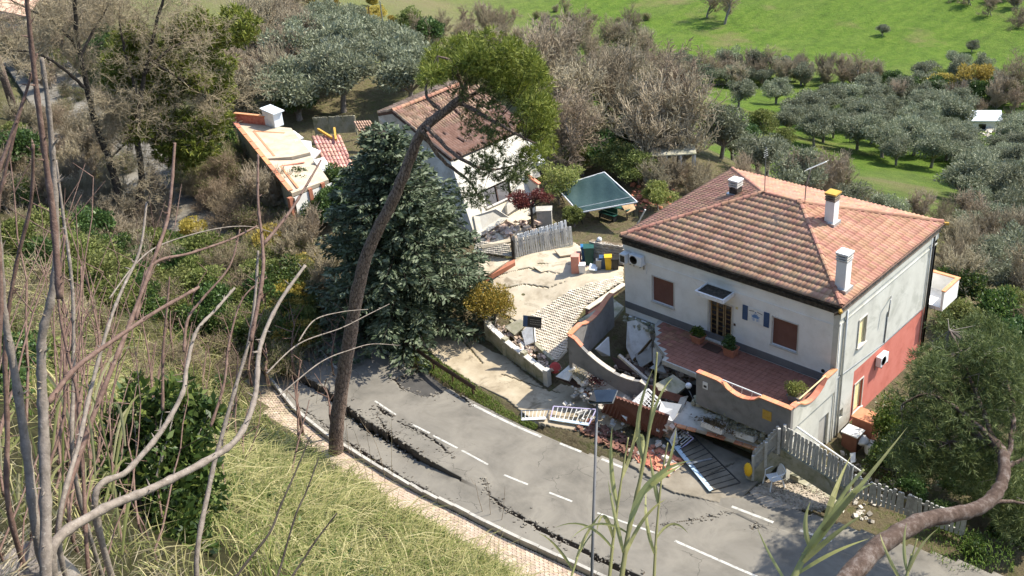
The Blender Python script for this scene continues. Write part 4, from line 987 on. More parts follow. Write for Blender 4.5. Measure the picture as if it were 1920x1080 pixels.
slab_px([(1145,668,1.4),(1210,690,1.2),(1206,702,1.0),(1160,690,1.0)], .12, 'floor_slab', 'brown_dark', None, 'dull red slab edge lying in the terrace hole', 'debris')
# pots on the terrace, door mat
def planter(name, loc, w, d, h, label, lm, n, lr, seed, crown=(.45,.4), m='terracotta', group=None):
    t = thing(name, label, 'potted plant', loc, group)
    mb = MB(); z = [(0,.8),(h,1.0)]
    o_ = [(w/2*s, d/2*s, zz) for zz, s in z]
    mb.add([(-o_[0][0],-o_[0][1],0),(o_[0][0],-o_[0][1],0),(o_[0][0],o_[0][1],0),(-o_[0][0],o_[0][1],0),(-w/2,-d/2,h),(w/2,-d/2,h),(w/2,d/2,h),(-w/2,d/2,h)], [(3,2,1,0),(0,1,5,4),(1,2,6,5),(2,3,7,6),(3,0,4,7)])
    mb.bx(-w/2-.03,w/2+.03,-d/2-.03,-d/2+.02,h-.06,h+.015).bx(-w/2-.03,w/2+.03,d/2-.02,d/2+.03,h-.06,h+.015).bx(-w/2-.03,-w/2+.02,-d/2+.02,d/2-.02,h-.06,h+.015).bx(w/2-.02,w/2+.03,-d/2+.02,d/2-.02,h-.06,h+.015)
    mb.build('pot', m, t); MB().bx(-w/2+.03,w/2-.03,-d/2+.03,d/2-.03,h-.1,h-.03).build('soil', 'soil', t)
    obj('foliage', leaf_ball(n, (crown[0],crown[0]*.8,crown[1]), lr, seed, (0,0,h+crown[1]*.55), 1.6), lm, t); return t
# ------------------------------------------------------------------ yards, courtyard, fences and debris round the house
def draped(name, inside, x0, x1, y0, y1, st, zf, m, skirt=.25):
    xs = np.arange(x0, x1, st); ys = np.arange(y0, y1, st); X, Y = np.meshgrid(xs, ys, indexing='ij'); Z = zf(X, Y)
    n0, n1 = X.shape; idx = np.arange(n0*n1).reshape(n0, n1); Fq = np.stack([idx[:-1,:-1], idx[1:,:-1], idx[1:,1:], idx[:-1,1:]], -1)
    cx, cy_ = X[:-1,:-1]+st/2, Y[:-1,:-1]+st/2; Fq = Fq[inside(cx, cy_)].reshape(-1, 4); V = np.stack([X, Y, Z], -1).reshape(-1, 3)
    E_ = np.concatenate([Fq[:, [0,1]], Fq[:, [1,2]], Fq[:, [2,3]], Fq[:, [3,0]]]); kk = np.sort(E_, 1)[:, 0].astype(np.int64)*len(V)+np.sort(E_, 1)[:, 1]
    u_, inv, cnt = np.unique(kk, return_inverse=True, return_counts=True); be = E_[cnt[inv] == 1]; bv = np.unique(be); mp = np.full(len(V), -1); mp[bv] = np.arange(len(bv))+len(V)
    low = V[bv].copy(); low[:, 2] -= skirt; Fs = np.stack([be[:, 1], be[:, 0], mp[be[:, 0]], mp[be[:, 1]]], 1)
    used = np.unique(np.concatenate([Fq, Fs])); allv = np.concatenate([V, low]); rm = np.full(len(allv), -1); rm[used] = np.arange(len(used))
    return struct(name, arr_mesh(name, allv[used], rm[np.concatenate([Fq, Fs])]), m)
surf('yard_concrete', [(.36,.30,.215),(.48,.415,.31),(.54,.48,.37)], .9, .95, .5, .02, stain=((.20,.16,.11), .8, .55, .75))
surf('yard_grey', [(.16,.14,.105),(.23,.20,.155),(.28,.25,.20)], .9, .95, .5, .02, stain=((.13,.12,.10), .8, .55, .75))
surf('driveway_concrete', [(.27,.22,.15),(.37,.31,.22),(.44,.38,.28)], .9, .95, .5, .02, stain=((.16,.13,.085), .8, .52, .8))
gzb = lambda X, Y: ground_z(X, Y, False)
CR2 = [np.array(poly_pix(L, z)) for L, z in [([(900,522),(940,530),(980,527),(1030,538),(1060,532)], 1.6), ([(1010,497),(1060,502),(1100,508)], 1.7), ([(920,512),(990,505),(1050,520)], 1.6), ([(830,600),(870,640),(905,680)], .1), ([(1310,900),(1350,880),(1375,868)], .1), ([(940,700),(1000,720),(1050,735)], .1)]]
def crk2(P):
    d = np.full(P.shape[:-1], 9.)
    for L in CR2: d = np.minimum(d, near_line(P, L, np.full(len(L), .05)))
    return d
POLY_DRIVE = np.array(poly_pix([(770,590),(880,585),(918,632),(960,680),(1030,735),(1050,720),(1120,735),(1200,790),(1130,815),(1040,800),(1000,790),(950,748),(895,722),(830,680),(785,640)], .05))
draped('driveway', lambda X, Y: inpoly(np.stack([X, Y], -1), POLY_DRIVE) & (crk2(np.stack([X, Y], -1)) > 0), -17, 9, -10, -1.5, .08, lambda X, Y: np.maximum(gzb(X, Y), 0)*.35+.05+.04*vfbm(X, Y, 2, 31), 'driveway_concrete')
POLY_FRONT = np.array([(6.6,-8.0),(9.4,-8.4),(11.6,-7.6),(12.15,-6.6),(12.1,-4.2),(6.6,-4.0),(6.0,-6.5)])
draped('forecourt', lambda X, Y: inpoly(np.stack([X, Y], -1), POLY_FRONT) & (crk2(np.stack([X, Y], -1)) > 0), 5.5, 12.5, -8.6, -3.8, .08, lambda X, Y: .10+.06*vfbm(X, Y, 1.5, 33)-.12*T(10.0, 12.0, X)*T(-5.6, -7.4, Y), 'yard_grey')
# courtyard: concrete apron behind, interlocking pavers in front
cz = lambda X, Y: gzb(X, Y)+.06+.10*vfbm(X, Y, 3, 41)
POLY_COURT = np.array([(lambda q: (q.x, q.y))(hit(a, b_)) for a, b_ in [(885,518),(905,480),(965,490),(1075,455),(1110,480),(1168,505),(1168,530),(1096,577),(1070,620),(1062,662),(1035,690),(1000,668),(968,636),(975,610),(905,565),(870,540)]])
draped('courtyard', lambda X, Y: inpoly(np.stack([X, Y], -1), POLY_COURT) & (crk2(np.stack([X, Y], -1)) > 0), -20, 1, -6, 9, .09, cz, 'yard_concrete')
court = [o for o in C.objects if o.name == 'courtyard'][0]
PV = np.array([(lambda q: (q.x, q.y))(hit(a, b_)) for a, b_ in [(1075,545),(1165,522),(1167,532),(1096,577),(1068,622),(1058,660),(1035,686),(1002,664),(972,636),(980,608),(1010,585)]])
def paver_field(poly, parent, zf, keep, rot, m, st=(.24,.138)):
    lo, hi = poly.min(0)-.3, poly.max(0)+.3; c_, s_ = math.cos(rot), math.sin(rot); L = []; cx, cy_ = (lo+hi)/2; Rr = float(np.hypot(*(hi-lo)))/2+.3
    for i in range(int(-Rr/st[0]), int(Rr/st[0])):
        for j in range(int(-Rr/st[1]), int(Rr/st[1])):
            a, b_ = i*st[0]+(st[0]/2 if j % 2 else 0), j*st[1]; L.append((cx+a*c_-b_*s_, cy_+a*s_+b_*c_))
    L = np.array(L); L = L[inpoly(L, poly)]; d = np.hypot(L[:, 0]-CAM.x, L[:, 1]-CAM.y); L = L[np.argsort(d)]; Z = zf(L[:, 0], L[:, 1])
    rs = np.random.RandomState(2); n = len(L)
    P = np.array([tuple(v_) for v_ in zigzag_paver(st[0]-.012, st[1]-.012, .05)]); c3 = np.array([[c_, s_, 0], [-s_, c_, 0], [0, 0, 1]])
    for k in range(min(keep, n)):
        obj('paving_stone', pstone, m, parent, loc=(L[k,0], L[k,1], Z[k]+.004+rs.rand()*.025), rot=(rs.randn()*.04, rs.randn()*.04, rot+rs.randn()*.03))
    mb = MB()
    for k in range(keep, n):
        q = Vector((L[k,0], L[k,1], Z[k]+.004+rs.rand()*.012)); mb.prism([Vector(p@c3)+q for p in P], (0,0,.035))
    if mb.v: stuff(mb.build('paving_stones', m, parent))
pstone = MB().prism(zigzag_paver(.228, .126, .05), (0,0,.035)).mesh('paving_stone')
paver_field(PV, court, cz, 300, .9, 'paver')
# retaining wall between courtyard and the sunken strip beside the house
rw = thing('retaining_wall', 'dark purple-red wall holding up the courtyard beside the house corner', 'wall', (0,0,0))
e0, e1_ = at(1168,532,1.95), at(1097,579,1.95); MB().beam(e0+Vector((.12,0,-1.0)), e1_+Vector((.12,0,-1.0)), .22, 2.0).build('wall', 'plaster_purple', rw)
MB().beam(e0+Vector((.12,0,.04)), e1_+Vector((.12,0,.04)), .34, .06).build('coping', 'paver', rw)
# low stepped planter wall beside the driveway
sw = thing('stepped_wall', 'low mossy concrete planter wall stepping down beside the driveway', 'wall', (0,0,0))
base = [at(918,640,0), at(950,668,0), at(985,692,0), at(1027,722,0)]; tops_ = [1.25, 1.15, 1.05, 1.0]
for i in range(3):
    a, b_ = base[i], base[i+1]; MB().beam(a+Vector((0,0,.45)), b_+Vector((0,0,.45)), .2, .9+.1*(2-i)).build('wall', 'concrete_mossy', sw)
    n = 2
    for k in range(n):
        p = a.lerp(b_, (k+.05)/n); q = a.lerp(b_, (k+.95)/n); h0 = 1.22-.12*i-.05*k
        MB().beam(p+Vector((0,0,h0)), q+Vector((0,0,h0-.10)), .34, .09).build('coping_stone', 'concrete_light', sw)
    MB().bx(-.16,.16,-.16,.16,0,1.35-.08*i).build('pillar', 'concrete_mossy', sw).location = a
MB().bx(-.16,.16,-.16,.16,0,1.05).build('pillar', 'concrete_light', sw).location = base[3]
MB().beam(base[0]+Vector((.5,1.4,.55)), base[3]+Vector((-.4,1.0,.55)), .2, .9).build('wall', 'concrete_mossy', sw)
o = rocks(130, lambda g: (lambda t: (base[0].lerp(base[3], t).x+g.uniform(.1,.5), base[0].lerp(base[3], t).y+g.uniform(.2,1.0)))(g.random()), lambda x, y: .75, .12, .4, 77, 'rubble', 'rubble'); tag(o, 'broken stones and earth inside the low planter wall', 'rubble')
o = slab_px([(978,622,1.3),(1000,600,1.9),(1003,640,1.2),(985,648,.9)], .12, 'stone_slab', 'white_rough'); tag(o, 'pale upturned stone slab at the foot of the dark sign', 'debris')
o = slab_px([(945,612,1.2),(975,598,1.5),(990,606,1.4),(965,628,1.0)], .12, 'stone_slab', 'concrete_mossy'); tag(o, 'weathered slab leaning behind the low planter wall', 'debris')
o = slab_px([(960,655,.75),(978,640,.9),(992,650,.85),(975,668,.7)], .3, 'stone_block', 'concrete_light'); tag(o, 'pale block standing in the low planter wall', 'debris')
# dark sign on a pole
sp = at(1003,652,.9); sgn = thing('road_sign', 'dark square sign board on a thin pole above the courtyard', 'sign', sp)
MB().tube([(0,0,-.6),(0,0,1.9)], .035, 8).build('pole', 'galvanised', sgn)
r2 = Matrix.Rotation(YAW*-1-.35, 3, 'Z'); bd = MB().box((0,0,0), (1.05,.05,.72)).build('board', 'sign_dark', sgn, loc=(0,-.05,1.75), rot=(0,.10,.55)); MB().bx(-.525,-.27,-.031,-.026,-.36,.36).build('stripe', 'blue_paint', bd)
lt = MB(); r_ = random.Random(2)
for i, z in enumerate((.16,.02,-.12)):
    x = -.12
    while x < .42: w_ = r_.uniform(.03,.09); lt.bx(x, x+w_, -.031, -.0265, z-.025, z+.025); x += w_+.03
lt.build('lettering', 'galvanised', bd)
# guardrail
ga, gb = at(672,584,.8), at(893,729,.72); gr = thing('guardrail', 'dark rusty guardrail with a bent beam along the grassy road verge', 'guardrail', (0,0,0))
d = (gb-ga); L = d.length; dn = Vector((d.x,d.y,0)).normalized(); nn_ = Vector((-dn.y, dn.x, 0)); V = []; N = 40; prf = [(-.16,0),(-.10,.05),(-.04,.05),(0,0),(.04,.05),(.10,.05),(.16,0)]
for i in range(N+1):
    p = ga.lerp(gb, i/N)+Vector((0,0,.02*math.sin(i*.23)))+nn_*(.05*math.sin(i*.15))
    for z, o_ in prf: V.append(p+Vector((0,0,z))+nn_*o_*-1)
k = len(prf); beam_ = MB().add(V, [(i*k+j, i*k+j+1, (i+1)*k+j+1, (i+1)*k+j) for i in range(N) for j in range(k-1)]).build('beam', 'rusty_metal', gr)
sm = beam_.modifiers.new('solid', 'SOLIDIFY'); sm.thickness = .012
for i in range(7):
    p = ga.lerp(gb, .03+i*.155); z0 = gz(p.x, p.y); MB().bx(-.05,.05,-.035,.035,0,p.z-z0+.1).build('post', 'rusty_metal', gr, loc=(p.x+nn_.x*.09, p.y+nn_.y*.09, z0-.15))
# picket fences
def picket_mesh(h=1.2, w=.105, t=.055):
    pr_ = [(-w/2,0),(w/2,0),(w/2,h-.05),(w*.3,h),(-w*.3,h),(-w/2,h-.05)]
    return MB().prism([Vector((x,-t/2,z)) for x, z in pr_], (0,t,0)).mesh('picket')
def fence(label, a, b_, n, h, m='picket_concrete', lean=0, wall=None, w=.105, jit=.03, skip=(), cat='fence'):
    a, b_ = Vector(a), Vector(b_); d = b_-a; rz = math.atan2(d.y, d.x); t = thing('picket_fence', label, cat, a); me = picket_mesh(h, w); rg = random.Random(int(a.x*100)); dn = Vector((d.x,d.y,0)).normalized(); nn = Vector((-dn.y,dn.x,0))
    off = nn*(-math.tan(lean)*h)
    for i in range(n):
        if i in skip: continue
        p = d*((i+.5)/n); obj('picket', me, m, t, loc=p+Vector((0,0,rg.uniform(-.02,.02))), rot=(lean+rg.uniform(-jit,jit), rg.uniform(-jit,jit), rz+rg.uniform(-jit,jit)))
    for z in (.22, h-.28): MB().beam(nn*(.055-math.tan(lean)*z)+Vector((0,0,z)), d+nn*(.055-math.tan(lean)*z)+Vector((0,0,z)), .05, .09).build('rail', m, t)
    for q in (0, .5, 1): MB().bx(-.06,.06,-.06,.06,-.25,h-.08).build('post', m, t, loc=d*q+nn*.15, rot=(lean,0,rz))
    if wall: MB().beam(Vector((0,0,-wall/2-.01)), d+Vector((0,0,-wall/2-.01)), .24, wall).build('base_wall', 'concrete_mossy', t)
    return t
fc = atY(1465,838,-4.45); f1 = at(1410,888,.45); f1.x = min(f1.x, 12.2)
fence('sunlit concrete picket fence running towards the road beside the yellow bag', fc+Vector((-.12,-.12,0)), f1, 10, 1.25, wall=.75, lean=.02, w=.15)
f2 = atY(1590,915,-4.55); fence('concrete picket fence with shadowed gaps behind the plastic chair', fc, f2, 18, 1.25, wall=.9, lean=-.05, w=.15)
f3 = at(1805,1005,.1); fence('weathered grey picket fence in tree shade at the lower right', f2+Vector((.35,-.05,-.25)), f3, 24, 1.2, lean=.05, jit=.06, w=.15)
# gravel patch
tag(o := rocks(900, lambda g: (lambda a, b_: (12.3+a*3.2, -6.0+b_*1.7+a*.5))(g.random(), g.random()), lambda x, y: .03, .03, .11, 91, 'gravel', 'gravel'), 'pale gravel spread on the ground in front of the plastic chair', 'gravel')
POLY_GR = np.array([(12.15,-6.1),(12.5,-4.5),(15.9,-4.3),(15.6,-4.9),(14.4,-5.9),(13.3,-6.6)])
draped('gravel_ground', lambda X, Y: inpoly(np.stack([X, Y], -1), POLY_GR), 12, 16.2, -6.8, -4.2, .1, lambda X, Y: .035+.03*vfbm(X, Y, .7, 3), 'gravel', .1)
POLY_V2 = np.array([(6,-8.0),(12.2,-6.3),(22,-4.4),(30,-3.5),(30,-6.0),(18,-7.2),(11,-8.4),(3,-9.0)])
draped('road_shoulder', lambda X, Y: inpoly(np.stack([X, Y], -1), POLY_V2) & (Y > road_c(X)+HALF-.25), 3, 30, -9.2, -3.4, .2, lambda X, Y: .008+.012*vfbm(X, Y, 2, 5), 'asphalt', .1)
# plastic chair
chp = at(1461,897,.05); chp.y = max(chp.y, -5.2); ch = thing('plastic_chair', 'white plastic armchair in front of the fence corner', 'chair', (12.85,-5.05,.06), rot=(0,.03,-.5)); ch.scale = (1.25,1.25,1.25)
MB().add([(-.24,-.24,.42),(.24,-.24,.42),(.21,.22,.39),(-.21,.22,.39),(-.24,-.24,.40),(.24,-.24,.40),(.21,.22,.37),(-.21,.22,.37)], [(0,1,2,3),(7,6,5,4),(0,4,5,1),(1,5,6,2),(2,6,7,3),(3,7,4,0)]).build('seat', 'white_plastic', ch)
bk = MB()
for k in range(7):
    x = -.20+k*.0667; zt = .86-.10*(abs(k-3)/3)**2; bk.beam((x*.9,.21,.40), (x*1.05,.33,zt), .038, .014, (0,1,0))
arc = [(-.27+.54*i/12, .33+.0*i, .72+.16*math.sin(math.pi*i/12)) for i in range(13)]; bk.tube(arc, .018, 6); bk.build('backrest', 'white_plastic', ch)
for s_ in (-1,1):
    MB().tube([(s_*.25,-.24,.64),(s_*.29,0,.66),(s_*.28,.28,.70)], .02, 6).build('armrest', 'white_plastic', ch)
    MB().tube([(s_*.27,-.30,0),(s_*.24,-.24,.42),(s_*.25,-.24,.64)], [.03,.024,.02], 6).build('leg', 'white_plastic', ch); MB().tube([(s_*.26,.32,0),(s_*.21,.22,.38)], [.03,.024], 6).build('leg', 'white_plastic', ch)
# yellow bag on the fence end
yb = f1+Vector((-.05,-.28,.35)); rg = random.Random(4); V = []
for i in range(9):
    for j in range(12):
        t, an = i/8, 2*math.pi*j/12; r = .22*math.sin(math.pi*min(1,.12+t*.86))**.6*rg.uniform(.82,1.12); V.append((r*math.cos(an), r*.7*math.sin(an), -.3+.75*t))
o = MB().add(V, [(i*12+j, i*12+(j+1) % 12, (i+1)*12+(j+1) % 12, (i+1)*12+j) for i in range(8) for j in range(12)]).build('plastic_bag', 'yellow_bag', smooth=True, loc=yb); tag(o, 'bright yellow bag hung on the end of the picket fence', 'bag')
# globe lamps
def globe_lamp(base, topp, label, r=.17, m='glass_globe'):
    t = thing('globe_lamp', label, 'lamp', base); e = Vector(topp)-Vector(base); MB().tube([(0,0,0), e*.5, e], .028, 8).build('post', 'galvanised', t, True)
    MB().lathe([(.05,-.02),(.09,0),(.09,.04),(.04,.06)], e, 12).build('collar', 'dark_metal', t)
    MB().lathe([(.02,.0)]+[(r*math.sin(math.pi*i/10), r-r*math.cos(math.pi*i/10)) for i in range(1,10)]+[(.01,2*r)], e+Vector((0,0,.05)), 16).build('globe', m, t, True)
    return t
globe_lamp(at(1454,815,1.3), at(1453,772,2.75), 'upright globe lamp in front of the right end of the terrace parapet')
globe_lamp(at(1080,688,1.5), at(1076,650,2.75), 'globe lamp on a bent post at the fallen terrace corner')
globe_lamp(at(1306,762,1.3), at(1291,730,2.1), 'leaning globe lamp standing in the debris left of the planters')
globe_lamp(at(1128,492,1.9), at(1124,455,3.2), 'globe lamp in front of the stone wall by the bins')
# planter slab with dead plants
slab_px([(1288,752,1.75),(1338,776,1.6),(1400,790,1.5),(1440,806,1.45),(1428,842,.95),(1345,815,1.0),(1252,790,1.15)], .22, 'fallen_slab', 'concrete_light', None, 'broad cracked concrete slab with planters below the parapet', 'slab')
pe = [at(1252,792,1.15), at(1345,817,1.0), at(1428,844,.95)]
t = thing('edge_coping', 'orange tile edging broken along the front of the fallen slab', 'coping', (0,0,0))
for i in range(2):
    for k in range(5):
        if (i, k) in ((0,3),(1,1)): continue
        MB().beam(pe[i].lerp(pe[i+1], k/5+.01)+Vector((0,-.08,.03)), pe[i].lerp(pe[i+1], (k+1)/5-.01)+Vector((0,-.08,.03)), .24, .07).build('tile', 'coping_tile', t)
def trough(c, rz, L, w, h, label, seed):
    t = thing('planter_box', label, 'planter', c, rot=(random.Random(seed).uniform(-.1,.1), random.Random(seed+1).uniform(-.1,.1), rz)); e = .05
    MB().bx(-L/2,L/2,-w/2,-w/2+e,0,h).bx(-L/2,L/2,w/2-e,w/2,0,h).bx(-L/2,-L/2+e,-w/2+e,w/2-e,0,h).bx(L/2-e,L/2,-w/2+e,w/2-e,0,h).bx(-L/2+e,L/2-e,-w/2+e,w/2-e,0,.05).build('box', 'white_rough', t)
    MB().bx(-L/2+e,L/2-e,-w/2+e,w/2-e,.051,h*.8).build('soil', 'soil', t)
    rs = np.random.RandomState(seed); n = 260; P = np.stack([rs.uniform(-L/2,L/2,n), rs.uniform(-w/2,w/2,n), np.full(n, h*.75)], 1)
    obj('dead_plants', grass_mesh('dead_plants', P, .12+.22*rs.rand(n), .035, rs, 1.2), 'straw' if seed % 2 else 'leaf_brown', t)
    return t
trough(at(1338,804,1.42), .06, 1.2, .45, .32, 'long concrete planter with dry brown plants on the fallen slab', 4)
trough(at(1398,820,1.3), .06, 1.1, .42, .32, 'concrete planter with thin green shoots at the right of the fallen slab', 7)
o = obj('leaf_heap', leaf_mesh('leaf_heap', *(lambda rs: (np.stack([9.2+rs.randn(420)*.5, -4.45+rs.randn(420)*.12, 1.4+rs.rand(420)*.2], 1), rs.normal(size=(420,3))+[0,0,.2]))(np.random.RandomState(3)), .13, .06, np.random.RandomState(1)), 'leaf_brown'); tag(o, 'heap of withered brown leaves behind the long planter', 'leaves'); o['kind'] = 'stuff'
bk_ = at(1424,806,1.35); o = MB().lathe([(.16,0),(.24,.5),(.26,.52),(.22,.5),(.15,.03)], (0,0,0), 14).build('bucket', 'dark_metal', loc=bk_, rot=(.5,.3,0)); tag(o, 'dark bucket tipped over beside the planters', 'bucket')
o = slab_px([(1420,822,1.2),(1440,800,1.6),(1448,812,1.4),(1432,838,1.0)], .06, 'sheet', 'white_paint'); tag(o, 'bent white sheet by the tipped bucket', 'sheet')
# water tap stand
t = thing('water_tap', 'old standpipe with a curved tap behind the planters', 'tap', at(1420,795,1.5)); MB().tube([(0,0,0),(0,0,.75)], .05, 8).build('post', 'concrete_light', t); MB().tube([(0,0,.6),(.2,-.05,.75),(.35,-.1,.6),(.4,-.1,.2)], .02, 6).build('spout', 'galvanised', t)
# notice plates on the parapet
o = MB().bx(-.14,.14,-.02,0,-.2,.2).build('notice_plate', 'white_paint', loc=(8.28,-4.042,3.3)); tag(o, 'small white notice plate on the grey parapet', 'sign')
MB().bx(-.09,.09,-.024,-.021,-.12,.02).build('print', 'sign_dark', o)
o = MB().bx(-.24,.24,-.025,0,-.26,.26).build('wall_hatch', 'ochre_cap', loc=(11.75,-4.042,3.05)); tag(o, 'rusty yellow meter hatch in the parapet', 'hatch')
# fallen roof panel of pressed tiles, dark red
pa = [at(1142,740,2.0), at(1254,780,1.8), at(1240,822,.5), at(1127,772,.6)]
pnl = thing('roof_panel', 'fallen dark red tiled roof panel lying on its edge in the debris', 'roof panel', (0,0,0))
nrm = (pa[1]-pa[0]).cross(pa[3]-pa[0]).normalized(); nrm = nrm if nrm.dot(CAM-pa[0]) > 0 else -nrm
MB().prism([p-nrm*.1 for p in pa], nrm*.1).build('board', 'panel_brown', pnl)
ribm = []
for i in range(17):
    t0, t1 = pa[0].lerp(pa[1], (i+.5)/17), pa[3].lerp(pa[2], (i+.5)/17); MB().tube([t0+nrm*.01, t1+nrm*.01], .055, 6).build('tile_roll', 'panel_brown', pnl)
tag(o := rocks(300, lambda g: (g.uniform(2.6,7.2), g.uniform(-7.5,-6.3)), lambda x, y: .06, .15, .36, 55, 'tile_heap', 'brick_shaded', flat=.25), 'heap of broken roof tiles, darkened as if shaded, below the fallen panel', 'tiles')
tag(o := rocks(170, lambda g: (g.uniform(6.6,8.6), g.uniform(-7.6,-6.2)), lambda x, y: .08, .15, .42, 56, 'tile_heap', 'brick_red', flat=.3), 'scatter of pale orange broken tiles at the road edge', 'tiles')
o = slab_px([(1232,870,.2),(1262,862,.25),(1278,874,.2),(1256,890,.12)], .12, 'stone_slab', 'stone'); tag(o, 'flat pale stone slab at the road edge', 'slab')
for k, (px, py, s_, lb) in enumerate([(1200,850,.5,'flat grey stone below the tile heap'),(1226,848,.4,'small pale stone right of the tile heap'),(1183,845,.35,'small dark stone left of the tile heap')]):
    o = rocks(1, lambda g: (at(px,py,.1).x, at(px,py,.1).y), lambda x, y: .08, s_, s_*1.1, 200+k, 'stone', 'stone', flat=.4); tag(o, lb, 'stone'); del o['kind']
# debris heap between panel and parapet
tag(o := rocks(300, lambda g: (g.uniform(3.6,7.4), g.uniform(-5.6,-3.3)), lambda x, y: .3+.9*random.Random(x*9).random(), .12, .5, 57, 'rubble', 'rubble'), 'mound of earth and broken masonry behind the fallen panel', 'rubble')
slab_px([(1162,775,1.0),(1208,730,1.9),(1218,742,1.8),(1172,786,.9)], .25, 'concrete_post', 'white_rough', None, 'white concrete post fallen across the debris', 'post')
# white grille window leaf
ga_ = [at(1192,752,1.9), at(1215,730,2.3), at(1238,752,1.9), at(1220,778,1.5)]; gt = thing('window_grille', 'white lattice window leaf lying on the debris', 'window', (0,0,0))
for i in range(4): MB().beam(ga_[i], ga_[(i+1) % 4], .09, .06).build('frame', 'white_paint', gt)
for i in range(1,6):
    MB().beam(ga_[0].lerp(ga_[1], i/6), ga_[3].lerp(ga_[2], i/6), .025, .025).build('bar', 'white_paint', gt); MB().beam(ga_[0].lerp(ga_[3], i/6), ga_[1].lerp(ga_[2], i/6), .025, .025).build('bar', 'white_paint', gt)
slab_px([(1240,752,1.9),(1278,758,1.9),(1262,790,1.2),(1232,782,1.4)], .08, 'sheet', 'white_paint', None, 'crumpled white sheet right of the lattice window leaf', 'sheet')
slab_px([(1276,745,2.0),(1290,742,2.1),(1270,790,1.1),(1256,792,1.0)], .08, 'door_panel', 'concrete', None, 'grey panel standing on edge beside the crumpled sheet', 'panel')
slab_px([(1218,722,2.2),(1288,745,2.0),(1285,758,1.7),(1222,740,1.8)], .08, 'door_panel', 'panel_brown', None, 'brown wooden panel fallen flat below the terrace edge', 'panel')
slab_px([(1255,826,.5),(1268,800,1.2),(1272,834,.3),(1262,842,.2)], .04, 'sheet', 'white_rough', None, 'torn white sheet hanging in front of the fallen railings', 'sheet')
tag(o := rocks(170, lambda g: (g.uniform(.8,8.2), g.gauss(-5.2,.6)), lambda x, y: .25+.8*random.Random(x*13).random()*(1 if y > -5.8 else .15), .06, .42, 58, 'plaster_fragments', 'concrete_light', flat=.5), 'pale plaster and concrete fragments strewn over the debris', 'rubble')
slab_px([(1228,720,2.2),(1262,702,2.5),(1290,722,2.2),(1270,738,2.0),(1235,732,2.1)], .2, 'earth_slab', 'concrete_mossy', None, 'mossy lump of masonry under the broken terrace edge', 'debris')
slab_px([(1255,705,1.5),(1305,722,1.5),(1304,748,1.0),(1270,730,1.0)], .1, 'floor_slab', 'dark_void', None, 'near-black sheet standing in for shade under the terrace slab', 'debris')  # black sheet in place of the shade in the recess
# left debris slab with planters
slab_px([(1042,705,1.0),(1078,682,1.5),(1120,690,1.5),(1200,740,.9),(1180,760,.5),(1130,738,.6),(1098,725,.7)], .22, 'fallen_slab', 'concrete', None, 'tilted concrete slab carrying rubbish below the fallen parapet', 'slab')
slab_px([(1040,706,1.0),(1062,704,1.05),(1130,736,.72),(1126,745,.6)], .1, 'edge_board', 'brown_dark', None, 'brown edge board of the left fallen slab', 'board')
slab_px([(1042,706,1.15),(1070,682,1.8),(1078,690,1.7),(1066,714,1.1)], .16, 'pillar_block', 'white_rough', None, 'pale plastered pillar lying on the left fallen slab', 'block')
trough(at(1086,712,1.2), -.35, 1.3, .42, .3, 'mossy planter box on the left fallen slab', 11)
t = thing('fallen_ladder', 'pale wooden rack lying on the left fallen slab', 'ladder', (0,0,0)); qa, qb, qc, qd = at(1095,702,1.4), at(1132,722,1.1), at(1128,728,1.05), at(1091,708,1.35)
MB().beam(qa, qb, .06, .06).build('rail', 'stone', t); MB().beam(qd, qc, .06, .06).build('rail', 'stone', t)
for i in range(8): MB().beam(qa.lerp(qb, (i+.5)/8), qd.lerp(qc, (i+.5)/8), .05, .04).build('rung', 'stone', t)
rocks_l = rocks(90, lambda g: (g.uniform(1.2,3.6), g.uniform(-5.9,-4.9)), lambda x, y: 1.0-.2*(x-1.2), .06, .28, 61, 'rubble', 'stone'); tag(rocks_l, 'small stones scattered on the left fallen slab', 'rubble')
o = obj('dead_vine', leaf_mesh('dead_vine', *(lambda rs: (np.stack([1.9+rs.randn(500)*.3, -4.9+rs.randn(500)*.2, 1.35+rs.rand(500)*.25], 1), rs.normal(size=(500,3))))(np.random.RandomState(5)), .1, .05, np.random.RandomState(2)), 'leaf_red'); tag(o, 'withered reddish plant on the left fallen slab', 'plant')
o = MB().lathe([(.0,0),(.3,.02),(.33,.16),(.2,.2)], (0,0,0), 12).build('tub', 'red_plastic', loc=at(1042,690,.75), rot=(.9,.3,.2)); tag(o, 'dark red plastic tub at the end of the low planter wall', 'tub')
o = MB().tube([at(1092,738,.28), at(1098,735,.3), at(1108,737,.25), at(1108,744,.2)], .11, 8).build('clay_pipe', 'salmon'); tag(o, 'short salmon clay pipe lying before the left fallen slab', 'pipe')
o = MB().tube([at(1072,745,.2), at(1084,739,.25)], .09, 8).build('clay_pipe', 'concrete_light'); tag(o, 'short pale pipe lying beside the salmon clay pipe', 'pipe')
t = thing('bent_tube_stand', 'thin bent tube stand standing at the end of the low planter wall', 'stand', at(1022,712,.1)); MB().tube([(0,0,0),(0,0,.8),(.1,.5,.8),(.1,.5,0)], .02, 5).build('tube', 'galvanised', t)
